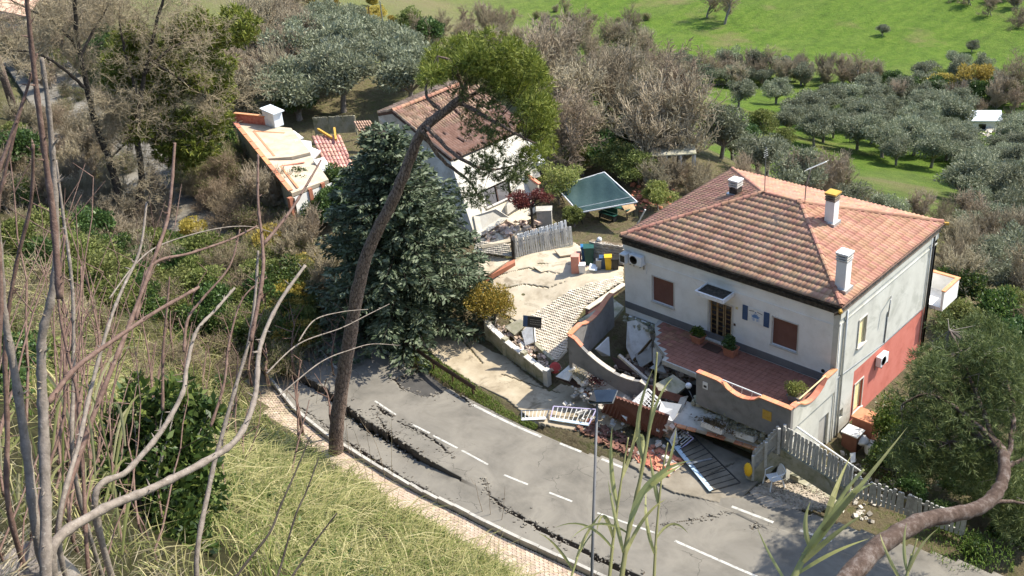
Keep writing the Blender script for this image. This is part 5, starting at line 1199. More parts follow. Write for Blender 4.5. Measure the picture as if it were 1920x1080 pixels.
# fallen railings
def railing(label, c00, c10, c11, c01, n, mt, mb_, mbar):
    """flat railing lying down: corners along the bottom then the top"""
    t = thing('fallen_railing', label, 'railing', (0,0,0)); c = [Vector(q) for q in (c00, c10, c11, c01)]
    MB().beam(c[0], c[1], .22, .04).build('bottom_panel', mb_, t); MB().beam(c[3], c[2], .05, .05).build('top_rail', mt, t); MB().beam(c[0], c[3], .05, .05).build('end_bar', mt, t); MB().beam(c[1], c[2], .05, .05).build('end_bar', mt, t)
    for i in range(1, n): MB().beam(c[0].lerp(c[1], i/n), c[3].lerp(c[2], i/n), .028, .028).build('baluster', mbar, t)
    return t
railing('white and blue railing lying flat on the driveway left of the street lamp', at(1032,785,.2), at(1104,796,.2), at(1118,768,.55), at(1038,762,.5), 9, 'lilac_paint', 'sky_blue_paint', 'white_paint')
railing('pale railing lying flat at the grass verge end', at(978,786,.15), at(1024,784,.2), at(1030,768,.45), at(978,770,.4), 7, 'galvanised', 'white_paint', 'white_paint')
railing('light blue railing fallen from the forecourt towards the road', at(1266,836,.3), at(1334,920,.18), at(1388,905,.45), at(1300,818,.6), 11, 'dark_metal', 'sky_blue_paint', 'dark_metal')
railing('small white railing leaning behind the torn sheet', at(1250,820,.25), at(1276,842,.25), at(1300,822,.6), at(1272,800,.7), 7, 'lilac_paint', 'sky_blue_paint', 'white_paint')
o = MB().beam(at(1290,870,.5), at(1335,860,.5), .12, .05).build('crossbar', 'galvanised'); tag(o, 'grey crossbar over the fallen blue railing', 'bar')
# fallen stair canopy frame by the steps
fr = thing('stair_railing', 'white stair handrail with bars leaning by the lower door', 'railing', (0,0,0)); ha, hb = Vector((13.25,-3.9,2.95)), at(1617,886,-.1)
MB().tube([ha, hb], .05, 8).build('handrail', 'white_paint', fr, True); hc, hd = Vector((13.15,-4.0,1.9)), at(1575,890,-.05); MB().tube([hc, hd], .04, 8).build('lower_rail', 'shutter_cream', fr, True)
for i in range(9): MB().tube([Vector((13.16+.05*i,-4.05+.12*i,.2)), Vector((13.16+.05*i,-4.05+.12*i,2.75-.13*i))], .018, 5).build('bar', 'white_paint', fr)
he, hf = Vector((12.9,-4.3,2.25)), at(1510,830,1.2); MB().tube([he, hf], .035, 6).build('lower_rail', 'white_paint', fr, True)
st2 = thing('outdoor_steps', 'concrete steps going down to the lower side door', 'steps', (0,0,0))
for i in range(5): MB().bx(13.2+i*.45,13.65+i*.45,-4.2,-2.4,-1.6,.35-.25*i).build('step', 'concrete_mossy', st2)
# things beside the lower door
cb = thing('cabinet', 'small dark brown outdoor cabinet with a white top beside the wall', 'cabinet', (13.75,.9,-.95)); MB().bx(-.4,.4,-.35,.35,0,1.0).build('body', 'shutter_brown', cb); MB().bx(-.45,.45,-.4,.4,1.002,1.06).build('top', 'white_paint', cb); MB().bx(.402,.42,-.3,.3,.1,.9).build('door', 'brown_dark', cb)
bs = thing('metal_box', 'red brown box behind the small cabinet', 'box', (13.8,2.2,-.95)); MB().bx(-.55,.55,-.45,.45,0,1.2).build('body', 'terracotta', bs); MB().bx(-.6,.6,-.5,.5,1.202,1.26).build('lid', 'coping_tile', bs)
def bag(loc, r, label, m, seed):
    rg = random.Random(seed); V = []
    for i in range(7):
        for j in range(10):
            t, an = i/6, 2*math.pi*j/10; rr = r*(math.sin(math.pi*(.1+t*.85))**.7)*rg.uniform(.8,1.15); V.append((rr*math.cos(an), rr*math.sin(an), r*1.3*t))
    o = MB().add(V, [(i*10+j, i*10+(j+1) % 10, (i+1)*10+(j+1) % 10, (i+1)*10+j) for i in range(6) for j in range(10)]+[tuple(range(60,70)), tuple(range(9,-1,-1))]).build('plastic_bag', m, smooth=True, loc=loc); return tag(o, label, 'bag')
bag(at(1614,832,-.6), .38, 'white rubbish bag beside the lower garden', 'white_plastic', 5)
o = MB().lathe([(.28,0),(.32,.5),(.3,.55)], (0,0,0), 12).build('tub', 'white_rough', loc=(14.6,1.2,-1.0)); tag(o, 'pale tub beside the small brown cabinet', 'tub')
o = slab_px([(1594,850,-.5),(1604,848,-.5),(1604,866,-.7),(1595,868,-.7)], .05, 'board', 'white_paint'); tag(o, 'small white board on the ground by the lower garden', 'board')
tag(o := rocks(160, lambda g: (g.uniform(13.4,17), g.uniform(-3.6,1.5)), lambda x, y: gz(x, y), .08, .35, 63, 'rubble', 'stone'), 'loose stones over the lower garden by the side door', 'rubble')
# terrace plants
planter('potted_plant', (5.35,-.45,FL), .62, .5, .42, 'low bright green plant in a square pot left of the front door', 'leaf_citrus', 900, .10, 1, (.42,.28))
planter('potted_plant', (7.42,-.5,FL), .66, .55, .48, 'dark green bushy plant in a square pot right of the front door', 'leaf_ivy', 1100, .10, 2, (.5,.42))
planter('potted_plant', (12.05,-2.0,FL), .6, .6, .35, 'round yellow-green shrub in a low pot at the terrace end', 'leaf_lime', 1300, .09, 3, (.58,.5), 'plinth_grey')
o = MB().bx(-.5,.5,-.3,.3,0,.02).build('door_mat', 'brown_dark', loc=(6.3,-.5,FL)); tag(o, 'dark doormat before the front door', 'mat')
# courtyard back: bins, stone wall, pillar
bz = lambda px, py: (lambda q: Vector((q.x, q.y, float(cz(q.x, q.y)))))(hit(px, py))
def bin_(px, py, w, h, m, label, lid=True, seed=0):
    p = bz(px, py); t = thing('rubbish_bin', label, 'bin', p, rot=(0,0,.7)); s_ = w/2
    MB().add([(-s_*.8,-s_*.8,0),(s_*.8,-s_*.8,0),(s_*.8,s_*.8,0),(-s_*.8,s_*.8,0),(-s_,-s_,h),(s_,-s_,h),(s_,s_,h),(-s_,s_,h)], [(3,2,1,0),(0,1,5,4),(1,2,6,5),(2,3,7,6),(3,0,4,7),(4,5,6,7)]).build('body', m, t, bevel=.02)
    if lid: MB().bx(-s_-.03,s_+.03,-s_-.03,s_+.03,h+.002,h+.07).build('lid', m, t)
bin_(1105,497,.6,1.15,'bin_green','tall dark green wheeled bin by the salmon pillar'); bin_(1098,492,.5,.95,'bin_blue','blue bin behind the tall green bin')
bin_(1141,508,.42,.85,'bin_yellow','yellow bin in the row before the stone wall'); bin_(1131,506,.4,.75,'blue_paint','dark blue bin left of the yellow bin'); bin_(1154,508,.45,.7,'dark_metal','black bin right of the yellow bin')
bin_(1123,508,.35,.7,'galvanised','grey bin left of the dark blue bin', False); bin_(1092,514,.45,.6,'white_plastic','white box bin at the foot of the salmon pillar', False)
o = MB().box((0,0,.3), (.5,.45,.06)).box((0,0,.1),(.4,.35,.35)).build('crate', 'sheet_blue', loc=bz(1112,510), rot=(.5,.2,.6)); tag(o, 'pale blue open box lying before the bins', 'crate')
pl = bz(1080,512); o = MB().bx(-.25,.25,-.25,.25,-.2,1.15).build('gate_pillar', 'salmon', loc=pl, rot=(0,0,.6)); tag(o, 'short salmon gate pillar in the courtyard', 'pillar')
MB().bx(-.22,.22,.26,1.3,-.2,.75).build('side_wall', 'salmon', o)
stw = thing('stone_wall', 'rough stone wall behind the row of bins', 'wall', (0,0,0)); wa, wb = bz(1106,492), bz(1168,500); rg = random.Random(9); me_s = []
for k in range(4):
    s_ = [Vector((sx*.13*rg.uniform(.7,1), sy*.12*rg.uniform(.7,1), sz*.09*rg.uniform(.7,1))) for sx in (-1,1) for sy in (-1,1) for sz in (-1,1)]
    me_s.append(MB().add(s_, [(0,1,3,2),(4,6,7,5),(0,4,5,1),(2,3,7,6),(0,2,6,4),(1,5,7,3)]).mesh('stone'))
MB().beam(wa+Vector((0,.2,.65)), wb+Vector((0,.2,.65)), .3, 1.35).build('core', 'soil', stw); dw_ = (wb-wa).normalized(); nw = Vector((-dw_.y, dw_.x, 0)); nw = nw if nw.dot(CAM-wa) > 0 else -nw
for i in range(15):
    for j in range(7): obj('stone', me_s[rg.randrange(4)], 'stone', stw, loc=wa.lerp(wb, (i+.5+.5*(j % 2))/15.5)+Vector((0,.2,.1+j*.19))+nw*.14, rot=(rg.uniform(-.2,.2), rg.uniform(-.2,.2), math.atan2(dw_.y, dw_.x)+rg.uniform(-.2,.2)))
# ------------------------------------------------------------------ the collapsed house behind the spruce
ruin = thing('collapsed_house', 'leaning white house with its brown tiled roof sliding, behind the umbrella pine', 'house', (0,0,0))
E0, E1 = at(845,299,6.3), at(990,236,6.3); R0, R1 = at(735,209,8.3), at(884,150,8.3)
B0, B1 = at(892,449,2.0), at(1004,398,2.0)
up_ = Vector((0,0,1))
def quad_tiles(o0, o1, t0, t1, rows, cols, m, parent, name='roof_tiles', seed=1, keep=0, hump=.06, wf=.96, sag=0, miss=0):
    """rounded tiles over a sloping four-sided patch, o0-o1 the eave, t0-t1 the ridge"""
    o0, o1, t0, t1 = map(Vector, (o0, o1, t0, t1)); n = (o1-o0).cross(t0-o0).normalized(); n = n if n.z > 0 else -n; rg = random.Random(seed); V = []; Fq = []; k = 0; kept = 0
    for r in range(rows):
        for c_ in range(cols):
            if rg.random() < miss: continue
            j = rg.uniform(-.012,.012); q = []; sg9 = n*(-sag*math.sin(math.pi*(c_+.5)/cols)*math.sin(math.pi*min(1,(r+.3)/rows)*.9))
            for v_, lift in ((r/rows-.015, .07), ((r+1)/rows, .02)):
                for i in range(5):
                    uu = (c_+i/4*wf+.02)/cols; p = o0.lerp(o1, uu).lerp(t0.lerp(t1, uu), v_); q.append(p+n*(lift+hump*math.sin(math.pi*i/4)+j)+sg9)
            for i in range(5):
                uu = (c_+i/4*wf+.02)/cols; q.append(o0.lerp(o1, uu).lerp(t0.lerp(t1, uu), r/rows-.013)+n*.0+sg9)
            f = [(i,i+1,6+i,5+i) for i in range(4)]+[(10+i,11+i,i+1,i) for i in range(4)]
            if kept < keep:
                MB().add(q, f).build('roof_tile', 'old_tile', parent); kept += 1; continue
            V += q; Fq += [tuple(a+k for a in g) for g in f]; k += 15
    if V: stuff(obj(name, arr_mesh(name, np.array([tuple(v_) for v_ in V]), np.array(Fq)), m, parent))
def solid(P, th, name, m, parent):
    P = [Vector(p) for p in P]; n = (P[1]-P[0]).cross(P[2]-P[0]).normalized(); n = n if n.z > 0 else -n
    return MB().prism([p-n*th for p in P], n*th).build(name, m, parent)
# roof: dark deck in the gaps paints in shade between tile columns
nR2 = (E1-E0).cross(R0-E0).normalized(); nR2 = nR2 if nR2.z > 0 else -nR2; Vd = []; N9 = 10
for i in range(N9+1):
    for j in range(N9+1): Vd.append(E0.lerp(E1, i/N9).lerp(R0.lerp(R1, i/N9), j/N9)+nR2*(-.02-.55*math.sin(math.pi*i/N9)*math.sin(math.pi*j/N9*.9)))
rf = MB().add(Vd, [(i*(N9+1)+j, (i+1)*(N9+1)+j, (i+1)*(N9+1)+j+1, i*(N9+1)+j+1) for i in range(N9) for j in range(N9)]).build('roof', 'brown_dark', ruin); so = rf.modifiers.new('s', 'SOLIDIFY'); so.thickness = .16; so.offset = -1 if nR2.z > 0 else 1; quad_tiles(E0, E1, R0, R1, 13, 32, 'old_tile', rf, seed=3, keep=200, hump=.15, wf=.74, sag=.55, miss=.05)
bk0 = R0+Vector(((R0-E0).x*.30, (R0-E0).y*.30, -.6)); bk1 = R1+Vector(((R1-E1).x*.55, (R1-E1).y*.55, -1.1))
s_ = solid([R0, R1, bk1, bk0], .18, 'roof', 'brown_dark', ruin); quad_tiles(bk0, bk1, R0, R1, 5, 32, 'old_tile', s_, seed=4, hump=.15, wf=.74)
ridge_line(R0+Vector((0,0,.06)), R1+Vector((0,0,.06)), rf, .15, .42, 5)
# leaning walls
inn = (E1-E0).normalized(); win0, win1 = .30, .62
def wpt(u, v): 
    a = B0.lerp(B1, u); b_ = (E0+Vector((0,0,-.25))).lerp(E1+Vector((0,0,-.25)), u); return a.lerp(b_, v)
nW = (B1-B0).cross(E0-B0).normalized(); nW = nW if nW.dot(CAM-B0) > 0 else -nW
us = [0, .28, .66, 1.0]; vs_ = [0, .30, .52, 1.0]
for i in range(3):
    for j in range(3):
        if i == 1 and j == 1: continue
        m_ = 'plaster_cream' if j == 0 else 'plaster_old'
        MB().prism([wpt(us[i],vs_[j]), wpt(us[i+1],vs_[j]), wpt(us[i+1],vs_[j+1]), wpt(us[i],vs_[j+1])], -nW*.25).build('wall', m_, ruin)
wn_ = MB().prism([wpt(.28,.30)-nW*.18, wpt(.66,.30)-nW*.18, wpt(.66,.52)-nW*.18, wpt(.28,.52)-nW*.18], -nW*.05).build('window', 'door_glass', ruin)
for q, r in (((.28,.30),(.66,.30)), ((.66,.30),(.66,.52)), ((.66,.52),(.28,.52)), ((.28,.52),(.28,.30)), ((.47,.30),(.47,.52))): MB().beam(wpt(*q)-nW*.1, wpt(*r)-nW*.1, .07, .07).build('frame', 'brown_dark', wn_)
MB().beam(wpt(.26,.292)+nW*.06, wpt(.68,.292)+nW*.06, .2, .07).build('sill', 'concrete_light', wn_)
L0 = R0*2-E0; dirx = Vector((R0.x-E0.x, R0.y-E0.y, 0)); 
MB().prism([B0, E0+Vector((0,0,-.2)), R0+Vector((0,0,-.2)), bk0+Vector((0,0,-.2)), Vector((bk0.x, bk0.y, 1.8))], (0,.25,0)).build('wall', 'plaster_old', ruin)
MB().prism([B1, E1+Vector((0,0,-.2)), R1+Vector((0,0,-.2)), bk1+Vector((0,0,-.2)), Vector((bk1.x, bk1.y, 1.5))], (0,-.25,0)).build('wall', 'plaster_old', ruin)
tag(o := rocks(220, lambda g: (lambda q_: (q_.x, q_.y))(at(940+g.gauss(0,38), 428+g.gauss(0,12), 2.0)), lambda x, y: 1.9+.3*random.Random(x*5).random(), .12, .7, 79, 'rubble', 'rubble', flat=.4), 'pale rubble at the foot of the leaning house wall', 'rubble')
o = slab_px([(888,405,3.2),(930,392,3.4),(955,408,2.6),(896,446,2.1)], .15, 'wall_slab', 'plaster_old'); tag(o, 'fallen off-white wall slab below the leaning house window', 'slab')
# annex right of it
ax = thing('annex', 'small tipped white annex with a dark opening beside the leaning house', 'outbuilding', (0,0,0))
solid([at(955,262,4.6), at(1000,268,4.6), at(1022,302,4.1), at(990,312,4.0)], .2, 'roof', 'white_rough', ax)
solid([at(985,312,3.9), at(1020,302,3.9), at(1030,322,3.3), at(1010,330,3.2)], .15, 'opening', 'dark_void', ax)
solid([at(950,385,3.2), at(985,328,4.4), at(1002,368,3.0), at(952,402,2.6)], .25, 'wall', 'plaster_old', ax)
solid([at(985,328,4.4), at(1010,345,3.9), at(1016,372,2.8), at(1002,368,3.0)], .2, 'wall', 'plaster_cream', ax)
MB().beam(at(986,326,4.5), at(1012,345,4.0), .25, .1).build('coping', 'coping_tile', ax)
solid([at(990,322,3.6), at(1004,312,3.8), at(1014,330,3.3), at(998,336,3.2)], .1, 'panel', 'concrete', ax)
o = slab_px([(905,418,2.3),(960,396,2.5),(1000,408,2.2),(912,446,2.0)], .2, 'broken_paving', 'plaster_cream'); tag(o, 'tilted cream slab at the foot of the leaning wall', 'slab')
fld = np.array([(lambda q: (q.x, q.y))(hit(a, b_)) for a, b_ in [(892,452),(960,425),(1000,440),(968,462),(900,470)]])
cy2 = draped('side_path', lambda X, Y: inpoly(np.stack([X, Y], -1), fld), -20, -6, -2, 12, .12, lambda X, Y: gzb(X, Y)+.12+.12*vfbm(X, Y, 2, 51), 'yard_concrete', .35)
quad_tiles(at(888,472,2.0), at(962,482,2.0), at(893,452,2.3), at(955,458,2.3), 6, 16, 'paver', cy2, 'broken_pavers', 7, hump=.01)
o = slab_px([(880,538,1.75),(905,512,1.95),(965,486,2.1),(966,492,1.95),(908,522,1.7)], .35, 'red_kerb', 'terracotta'); tag(o, 'red painted kerb wall along the broken pavers', 'kerb')
# broken pieces of paving lifted over the slope
for k, (L, lb) in enumerate([([(885,515,2.0),(900,495,2.2),(955,488,2.15),(905,520,1.95)], 'lifted paving plate beside the red kerb'), ([(900,460,2.4),(950,448,2.5),(965,452,2.4),(905,466,2.2)], 'lifted paving plate below the leaning wall'), ([(1000,500,1.9),(1060,488,2.05),(1075,496,1.95),(1015,510,1.8)], 'long lifted concrete plate in the courtyard'), ([(1040,468,2.2),(1090,462,2.3),(1105,472,2.2),(1050,480,2.1)], 'pale concrete plate under the white fence end'), ([(905,600,.55),(920,585,.7),(935,598,.6),(915,608,.5)], 'small concrete plate under the golden bush')]):
    o = slab_px(L, .12, 'concrete_plate', 'yard_concrete'); tag(o, lb, 'slab')
# white balustrade fence and red-leaved tree
fa, fb = hit(966,487), hit(1074,462); fa.z += .1; fb.z += .1
fence('white concrete picket fence bowed along the broken courtyard', fa, fb, 27, 1.25, 'picket_concrete', lean=-.18, wall=.25, w=.11)
fence('second row of white pickets behind the bowed courtyard fence', fa+Vector((-.35,.9,.2)), fb+Vector((-.9,.5,.3)), 22, 1.0, 'white_paint', lean=-.1)
o = MB().tube([hit(962,490), hit(962,490)+Vector((0,0,1.9))], .05, 8).build('gate_post', 'rusty_metal'); tag(o, 'rusty gate post at the left end of the white fence', 'post')
o = MB().bx(-.08,.08,-.3,.3,0,1.5).build('garden_gate', 'dark_metal', loc=hit(965,487), rot=(0,0,.6)); tag(o, 'narrow dark gate beside the rusty gate post', 'gate')
rt_ = leafy_tree('red_leaved_tree', 'small dark red leaved tree by the leaning house', 'tree', hit(1000,436), 31, 3.2, 1.4, .75, 3800, .13, 1.8, 'leaf_red', 'bark_dark', 1.7, .12, 14)
# green tarpaulin pavilion
tp = [at(1043,351,3.3), at(1133,323,4.1), at(1195,379,3.9), at(1086,399,3.0)]
pv_ = thing('pavilion', 'tilted dark green tarpaulin pavilion on white tube frame', 'pavilion', (0,0,0)); V = []; N = 14
for i in range(N+1):
    for j in range(N+1):
        p = tp[0].lerp(tp[1], i/N).lerp(tp[3].lerp(tp[2], i/N), j/N); V.append(p+Vector((0,0,-.35*math.sin(math.pi*i/N)*math.sin(math.pi*j/N)+.03*math.sin(i*1.7+j*.9))))
o = MB().add(V, [(i*(N+1)+j, (i+1)*(N+1)+j, (i+1)*(N+1)+j+1, i*(N+1)+j+1) for i in range(N) for j in range(N)]).build('tarpaulin', 'tarp_green', pv_, True); so = o.modifiers.new('s', 'SOLIDIFY'); so.thickness = .015
for i in range(4): MB().tube([tp[i], tp[(i+1) % 4]], .05, 6).build('frame_tube', 'white_paint', pv_)
MB().tube([tp[0].lerp(tp[3], .85)+Vector((0,0,.06)), tp[1].lerp(tp[2], .85)+Vector((0,0,.06))], .02, 5).build('cord', 'white_paint', pv_)
for i in range(4): q = tp[i]; g_ = gz(q.x, q.y); MB().tube([q, Vector((q.x+(.25 if i < 2 else -.2), q.y+.5, g_))], .035, 6).build('leg', 'dark_metal', pv_)
hp = hit(1165,405); tb = thing('garden_table', 'dark garden table under the green pavilion', 'table', hp); MB().bx(-.9,.9,-.45,.45,.70,.76).build('table_top', 'bin_green', tb)
for sx in (-1,1):
    for sy in (-1,1): MB().bx(sx*.8-.03,sx*.8+.03,sy*.38-.03,sy*.38+.03,0,.70).build('leg', 'dark_metal', tb)
bn = thing('garden_bench', 'dark garden bench beside the garden table', 'bench', hit(1140,412)); MB().bx(-.7,.7,-.2,.2,.42,.47).build('seat', 'bin_green', bn); MB().bx(-.7,.7,.16,.2,.5,.9).build('backrest', 'bin_green', bn)
for sx in (-1,1): MB().bx(sx*.6-.03,sx*.6+.03,-.18,.18,0,.42).build('leg', 'dark_metal', bn)
o = slab_px([(1165,385,2.9),(1185,376,3.0),(1192,392,2.6),(1175,400,2.5)], .06, 'board', 'wood_raw'); tag(o, 'pale wooden board leaning under the pavilion edge', 'board')
o = MB().tube([hit(1193,425), atd(1210,393,(hit(1193,425)-CAM).length-1)], .05, 6).build('white_pole', 'white_paint'); tag(o, 'white pole leaning near the pavilion corner', 'pole')
bx_ = hit(1022,420); o = MB().bx(-.5,.5,-.35,.35,0,1.1).build('storage_box', 'concrete_light', loc=bx_, rot=(0,0,.7)); tag(o, 'pale storage box behind the red-leaved tree', 'box'); MB().bx(-.45,.45,-.37,-.352,.1,1.0).build('door', 'concrete', o); MB().bx(-.55,.55,-.4,.4,1.102,1.15).build('top', 'concrete', o)
# terracotta heap right of the pavilion
tag(o := rocks(160, lambda g: (lambda q: (q.x, q.y))(hit(1215+g.gauss(0,22), 372+g.gauss(0,10))), gz, .12, .45, 71, 'tile_heap', 'coping_tile', flat=.4), 'heap of orange tiles between the pavilion and the house roof', 'tiles')
# ------------------------------------------------------------------ flat-roofed building further left
fl = thing('flat_roof_building', 'low flat-roofed building with a broken cream terrace roof', 'building', (0,0,0)); TZ = 4.2
F = [at(441,229,TZ), at(546,240,TZ), at(614,325,TZ), at(546,356,TZ)]
def fq(u, v): return F[0].lerp(F[1], u).lerp(F[3].lerp(F[2], u), v)
surf('terrace_cream', [(.40,.33,.235),(.49,.41,.305),(.54,.465,.36)], 1.3, .9, .3, .01, stain=((.38,.28,.19), 1.2, .58, .6))
solid([fq(0,0), fq(1,0), fq(1,.56), fq(.55,.60), fq(0,.58)], .3, 'roof_slab', 'terrace_cream', fl)
dn_ = Vector((0,0,-.22)); solid([fq(0,.595)+dn_*.3, fq(.55,.615)+dn_, fq(1,.575)+dn_, fq(1,1)+dn_*2.2, fq(0,1)+dn_*1.2], .3, 'roof_slab', 'terrace_cream', fl)
for (a, b_) in (((.22,.14),(.80,.14)), ((.22,.14),(.22,.56)), ((.2,.68),(.75,.68)), ((.2,.68),(.2,.98))): MB().beam(fq(*a)+Vector((0,0,.012 if a[1] < .6 else -.16)), fq(*b_)+Vector((0,0,.012 if b_[1] < .6 else -.2)), .16, .03).build('tile_band', 'coping_tile', fl)
for i in range(9): MB().beam(fq(-.015,i/9+.004)+Vector((0,0,.06-.22*(i/9)*.5)), fq(-.015,(i+1)/9-.004)+Vector((0,0,.06-.22*((i+1)/9)*.5)), .34, .1).build('coping_piece', 'coping_tile', fl)
MB().prism([fq(0,0)+Vector((0,0,-.3)), fq(0,1)+Vector((0,0,-.6)), Vector((F[3].x, F[3].y, .4)), Vector((F[0].x, F[0].y, .4))], (.25,0,0)).build('wall', 'concrete_mossy', fl)
MB().prism([fq(0,1)+Vector((0,0,-.6)), fq(1,1)+Vector((0,0,-.8)), Vector((F[2].x, F[2].y, .4)), Vector((F[3].x, F[3].y, .4))], (0,.25,0)).build('wall', 'plaster_white', fl)
for u_ in (.02, .55, .9): MB().bx(-.15,.15,-.15,.15,-2.8,-.5).build('pillar', 'terracotta', fl, loc=fq(u_,1)+Vector((0,-.3,0)))
w_ = MB().beam(fq(.0,0)+Vector((0,.1,.35)), fq(.62,0)+Vector((0,.1,.35)), .2, .75).build('parapet', 'brick_red', fl); MB().beam(fq(0,0)+Vector((0,.1,.77)), fq(.62,0)+Vector((0,.1,.77)), .3, .08).build('coping', 'coping_tile', w_)
for k, (u_, v_, a_) in enumerate(((.98,.10,.3),(1.02,.3,.6),(1.05,.5,.4),(1.1,.75,.5))):
    o = MB().box((0,0,0), (1.3,.9,.18), Matrix.Rotation(a_, 3, 'Y')@Matrix.Rotation(k, 3, 'Z')).build('edge_slab', 'white_rough', fl, loc=fq(u_,v_)+Vector((0,0,-.4)))
sb = thing('sheeted_tank', 'box wrapped in pale blue sheeting on the flat roof', 'tank', fq(.72,-.03)); MB().box((0,0,.65), (1.6,.9,1.3)).build('body', 'sheet_blue', sb, bevel=.06); MB().box((.1,0,1.34), (1.9,1.1,.08), Matrix.Rotation(.08, 3, 'Y')).build('cover', 'sheet_blue', sb)
# fallen red tile roofs
ft = thing('fallen_tile_roof', 'red tiled lean-to roof collapsed beside the flat-roofed building', 'roof', (0,0,0)); q = [at(612,318,3.0), at(664,314,2.9), at(584,256,4.0), at(638,254,4.0)]
solid([q[0], q[1], q[3], q[2]], .12, 'deck', 'brown_dark', ft); quad_tiles(q[0], q[1], q[2], q[3], 8, 8, 'old_tile', ft, seed=9, keep=64, hump=.08)
for c_ in ft.children:
    if c_.name.startswith('roof_tile') and c_.type == 'MESH': c_.data.materials[0] = MAT['terracotta_tile'] if 'terracotta_tile' in MAT else surf('terracotta_tile', [(.40,.19,.15),(.50,.27,.22),(.55,.33,.28)], 2, .9, .4, .01, 'object', .25)
ft2 = thing('fallen_tile_roof', 'short strip of red roof tiles below the leaning house ridge', 'roof', (0,0,0)); q = [at(672,246,3.6), at(706,244,3.6), at(662,228,4.2), at(694,226,4.2)]
solid([q[0], q[1], q[3], q[2]], .12, 'deck', 'brown_dark', ft2); quad_tiles(q[0], q[1], q[2], q[3], 4, 7, 'old_tile', ft2, seed=10, keep=28, hump=.08)
for k, (a, b_, lb) in enumerate((((596,242),(622,258),'orange roof timber leaning left above the fallen tiles'), ((627,240),(630,262),'short upright orange timber above the fallen tiles'))):
    o = MB().beam(at(*a, 4.4), at(*b_, 4.1), .16, .16).build('timber', 'ochre_cap'); tag(o, lb, 'timber')
fa, fb = at(592,252,2.6), at(668,248,2.6); fence('grey green garden fence behind the fallen tile roof', fa, fb, 22, 1.5, 'concrete_mossy', w=.16)
tag(o := rocks(200, lambda g: (lambda q_: (q_.x, q_.y))(at(628+g.gauss(0,26), 335+g.gauss(0,12), 1.5)), lambda x, y: 1.2+.5*random.Random(x*5).random(), .15, .6, 72, 'rubble', 'white_rough', flat=.3), 'white and pink rubble below the fallen tile roof', 'rubble')
# small shed in the olive grove, stones round it
shp = hit(1838,243); sh = thing('garden_shed', 'small white shed with a pale pitched roof among the olive trees', 'shed', shp, rot=(0,0,.55))
MB().bx(-2.2,2.2,-1.5,1.5,-.5,2.0).build('wall', 'plaster_white', sh); rr = MB().prism([Vector((-2.5,-1.8,1.9)), Vector((-2.5,0,2.85)), Vector((-2.5,1.8,1.9)), Vector((-2.5,1.8,2.0)), Vector((-2.5,0,2.97)), Vector((-2.5,-1.8,2.0))], (5.0,0,0)).build('roof', 'sheet_blue', sh)
MB().prism([Vector((-2.2,-1.5,2.0)), Vector((-2.2,1.5,2.0)), Vector((-2.2,0,2.8))], (4.4,0,0)).build('gable', 'plaster_white', sh); MB().bx(2.202,2.23,-.6,.4,-.4,1.6).build('door', 'dark_void', sh); MB().bx(-.6,.4,-1.53,-1.502,.6,1.4).build('window', 'door_glass', sh)
tag(o := rocks(140, lambda g: (lambda q_: (q_.x, q_.y))(hit(1875+g.gauss(0,22), 240+g.gauss(0,7))), gz, .3, 1.2, 73, 'rubble', 'stone', flat=.5), 'pale stones dumped beside the garden shed', 'rubble')
tag(o := rocks(90, lambda g: (lambda q_: (q_.x, q_.y))(hit(1762+g.gauss(0,18), 268+g.gauss(0,5))), gz, .3, 1.0, 74, 'rubble', 'stone', flat=.5), 'bare pale stones in the middle of the olive grove', 'rubble')
tag(o := rocks(60, lambda g: (lambda q_: (q_.x, q_.y))(hit(1420+g.gauss(0,14), 275+g.gauss(0,6))), gz, .3, 1.0, 75, 'rubble', 'stone', flat=.6), 'pale rocks at the edge of the small meadow', 'rubble')
# old shelter among the bare trees
shl = hit(1262,330); hs_ = thing('old_shelter', 'old pergola shelter half hidden in the bare thicket', 'shelter', shl, rot=(0,0,.7))
MB().bx(-1.6,1.6,-1.0,1.0,2.0,2.08).build('roof', 'concrete_mossy', hs_)
for x in (-1.5,-.5,.5,1.5):
    for y in (-.9,.9): MB().bx(x-.06,x+.06,y-.06,y+.06,-.3,2.0).build('post', 'concrete_light', hs_)
# street lamp with solar head
lh, lb_ = atd(1120,748,40.6), atd(1113,1075,42.0); dd = (lb_-lh); k_ = (lb_.z+.4)/(lh.z-lb_.z); lbase = lb_+dd*0.62; lz = gz(lbase.x, lbase.y)
lamp = thing('street_lamp', 'tall thin grey street lamp with a tilted solar panel head', 'street lamp', (lbase.x, lbase.y, lz)); e = lh-Vector((lbase.x, lbase.y, lz))
MB().tube([(0,0,-.5), e*.5, e], [.065,.055,.045], 10).build('pole', 'plinth_grey', lamp, True)
MB().box((0,0,0), (.95,.62,.06)).build('solar_panel', 'solar_panel', lamp, loc=e+Vector((.22,.1,.16)), rot=(.25,-.25,.3)); MB().box((0,0,0), (.3,.5,.1)).build('lamp_head', 'dark_metal', lamp, loc=e+Vector((-.1,-.05,.05)), rot=(.1,0,.3)); MB().box((0,0,0), (1.0,.66,.03)).build('panel_frame', 'galvanised', lamp, loc=e+Vector((.22,.1,.115)), rot=(.25,-.25,.3))
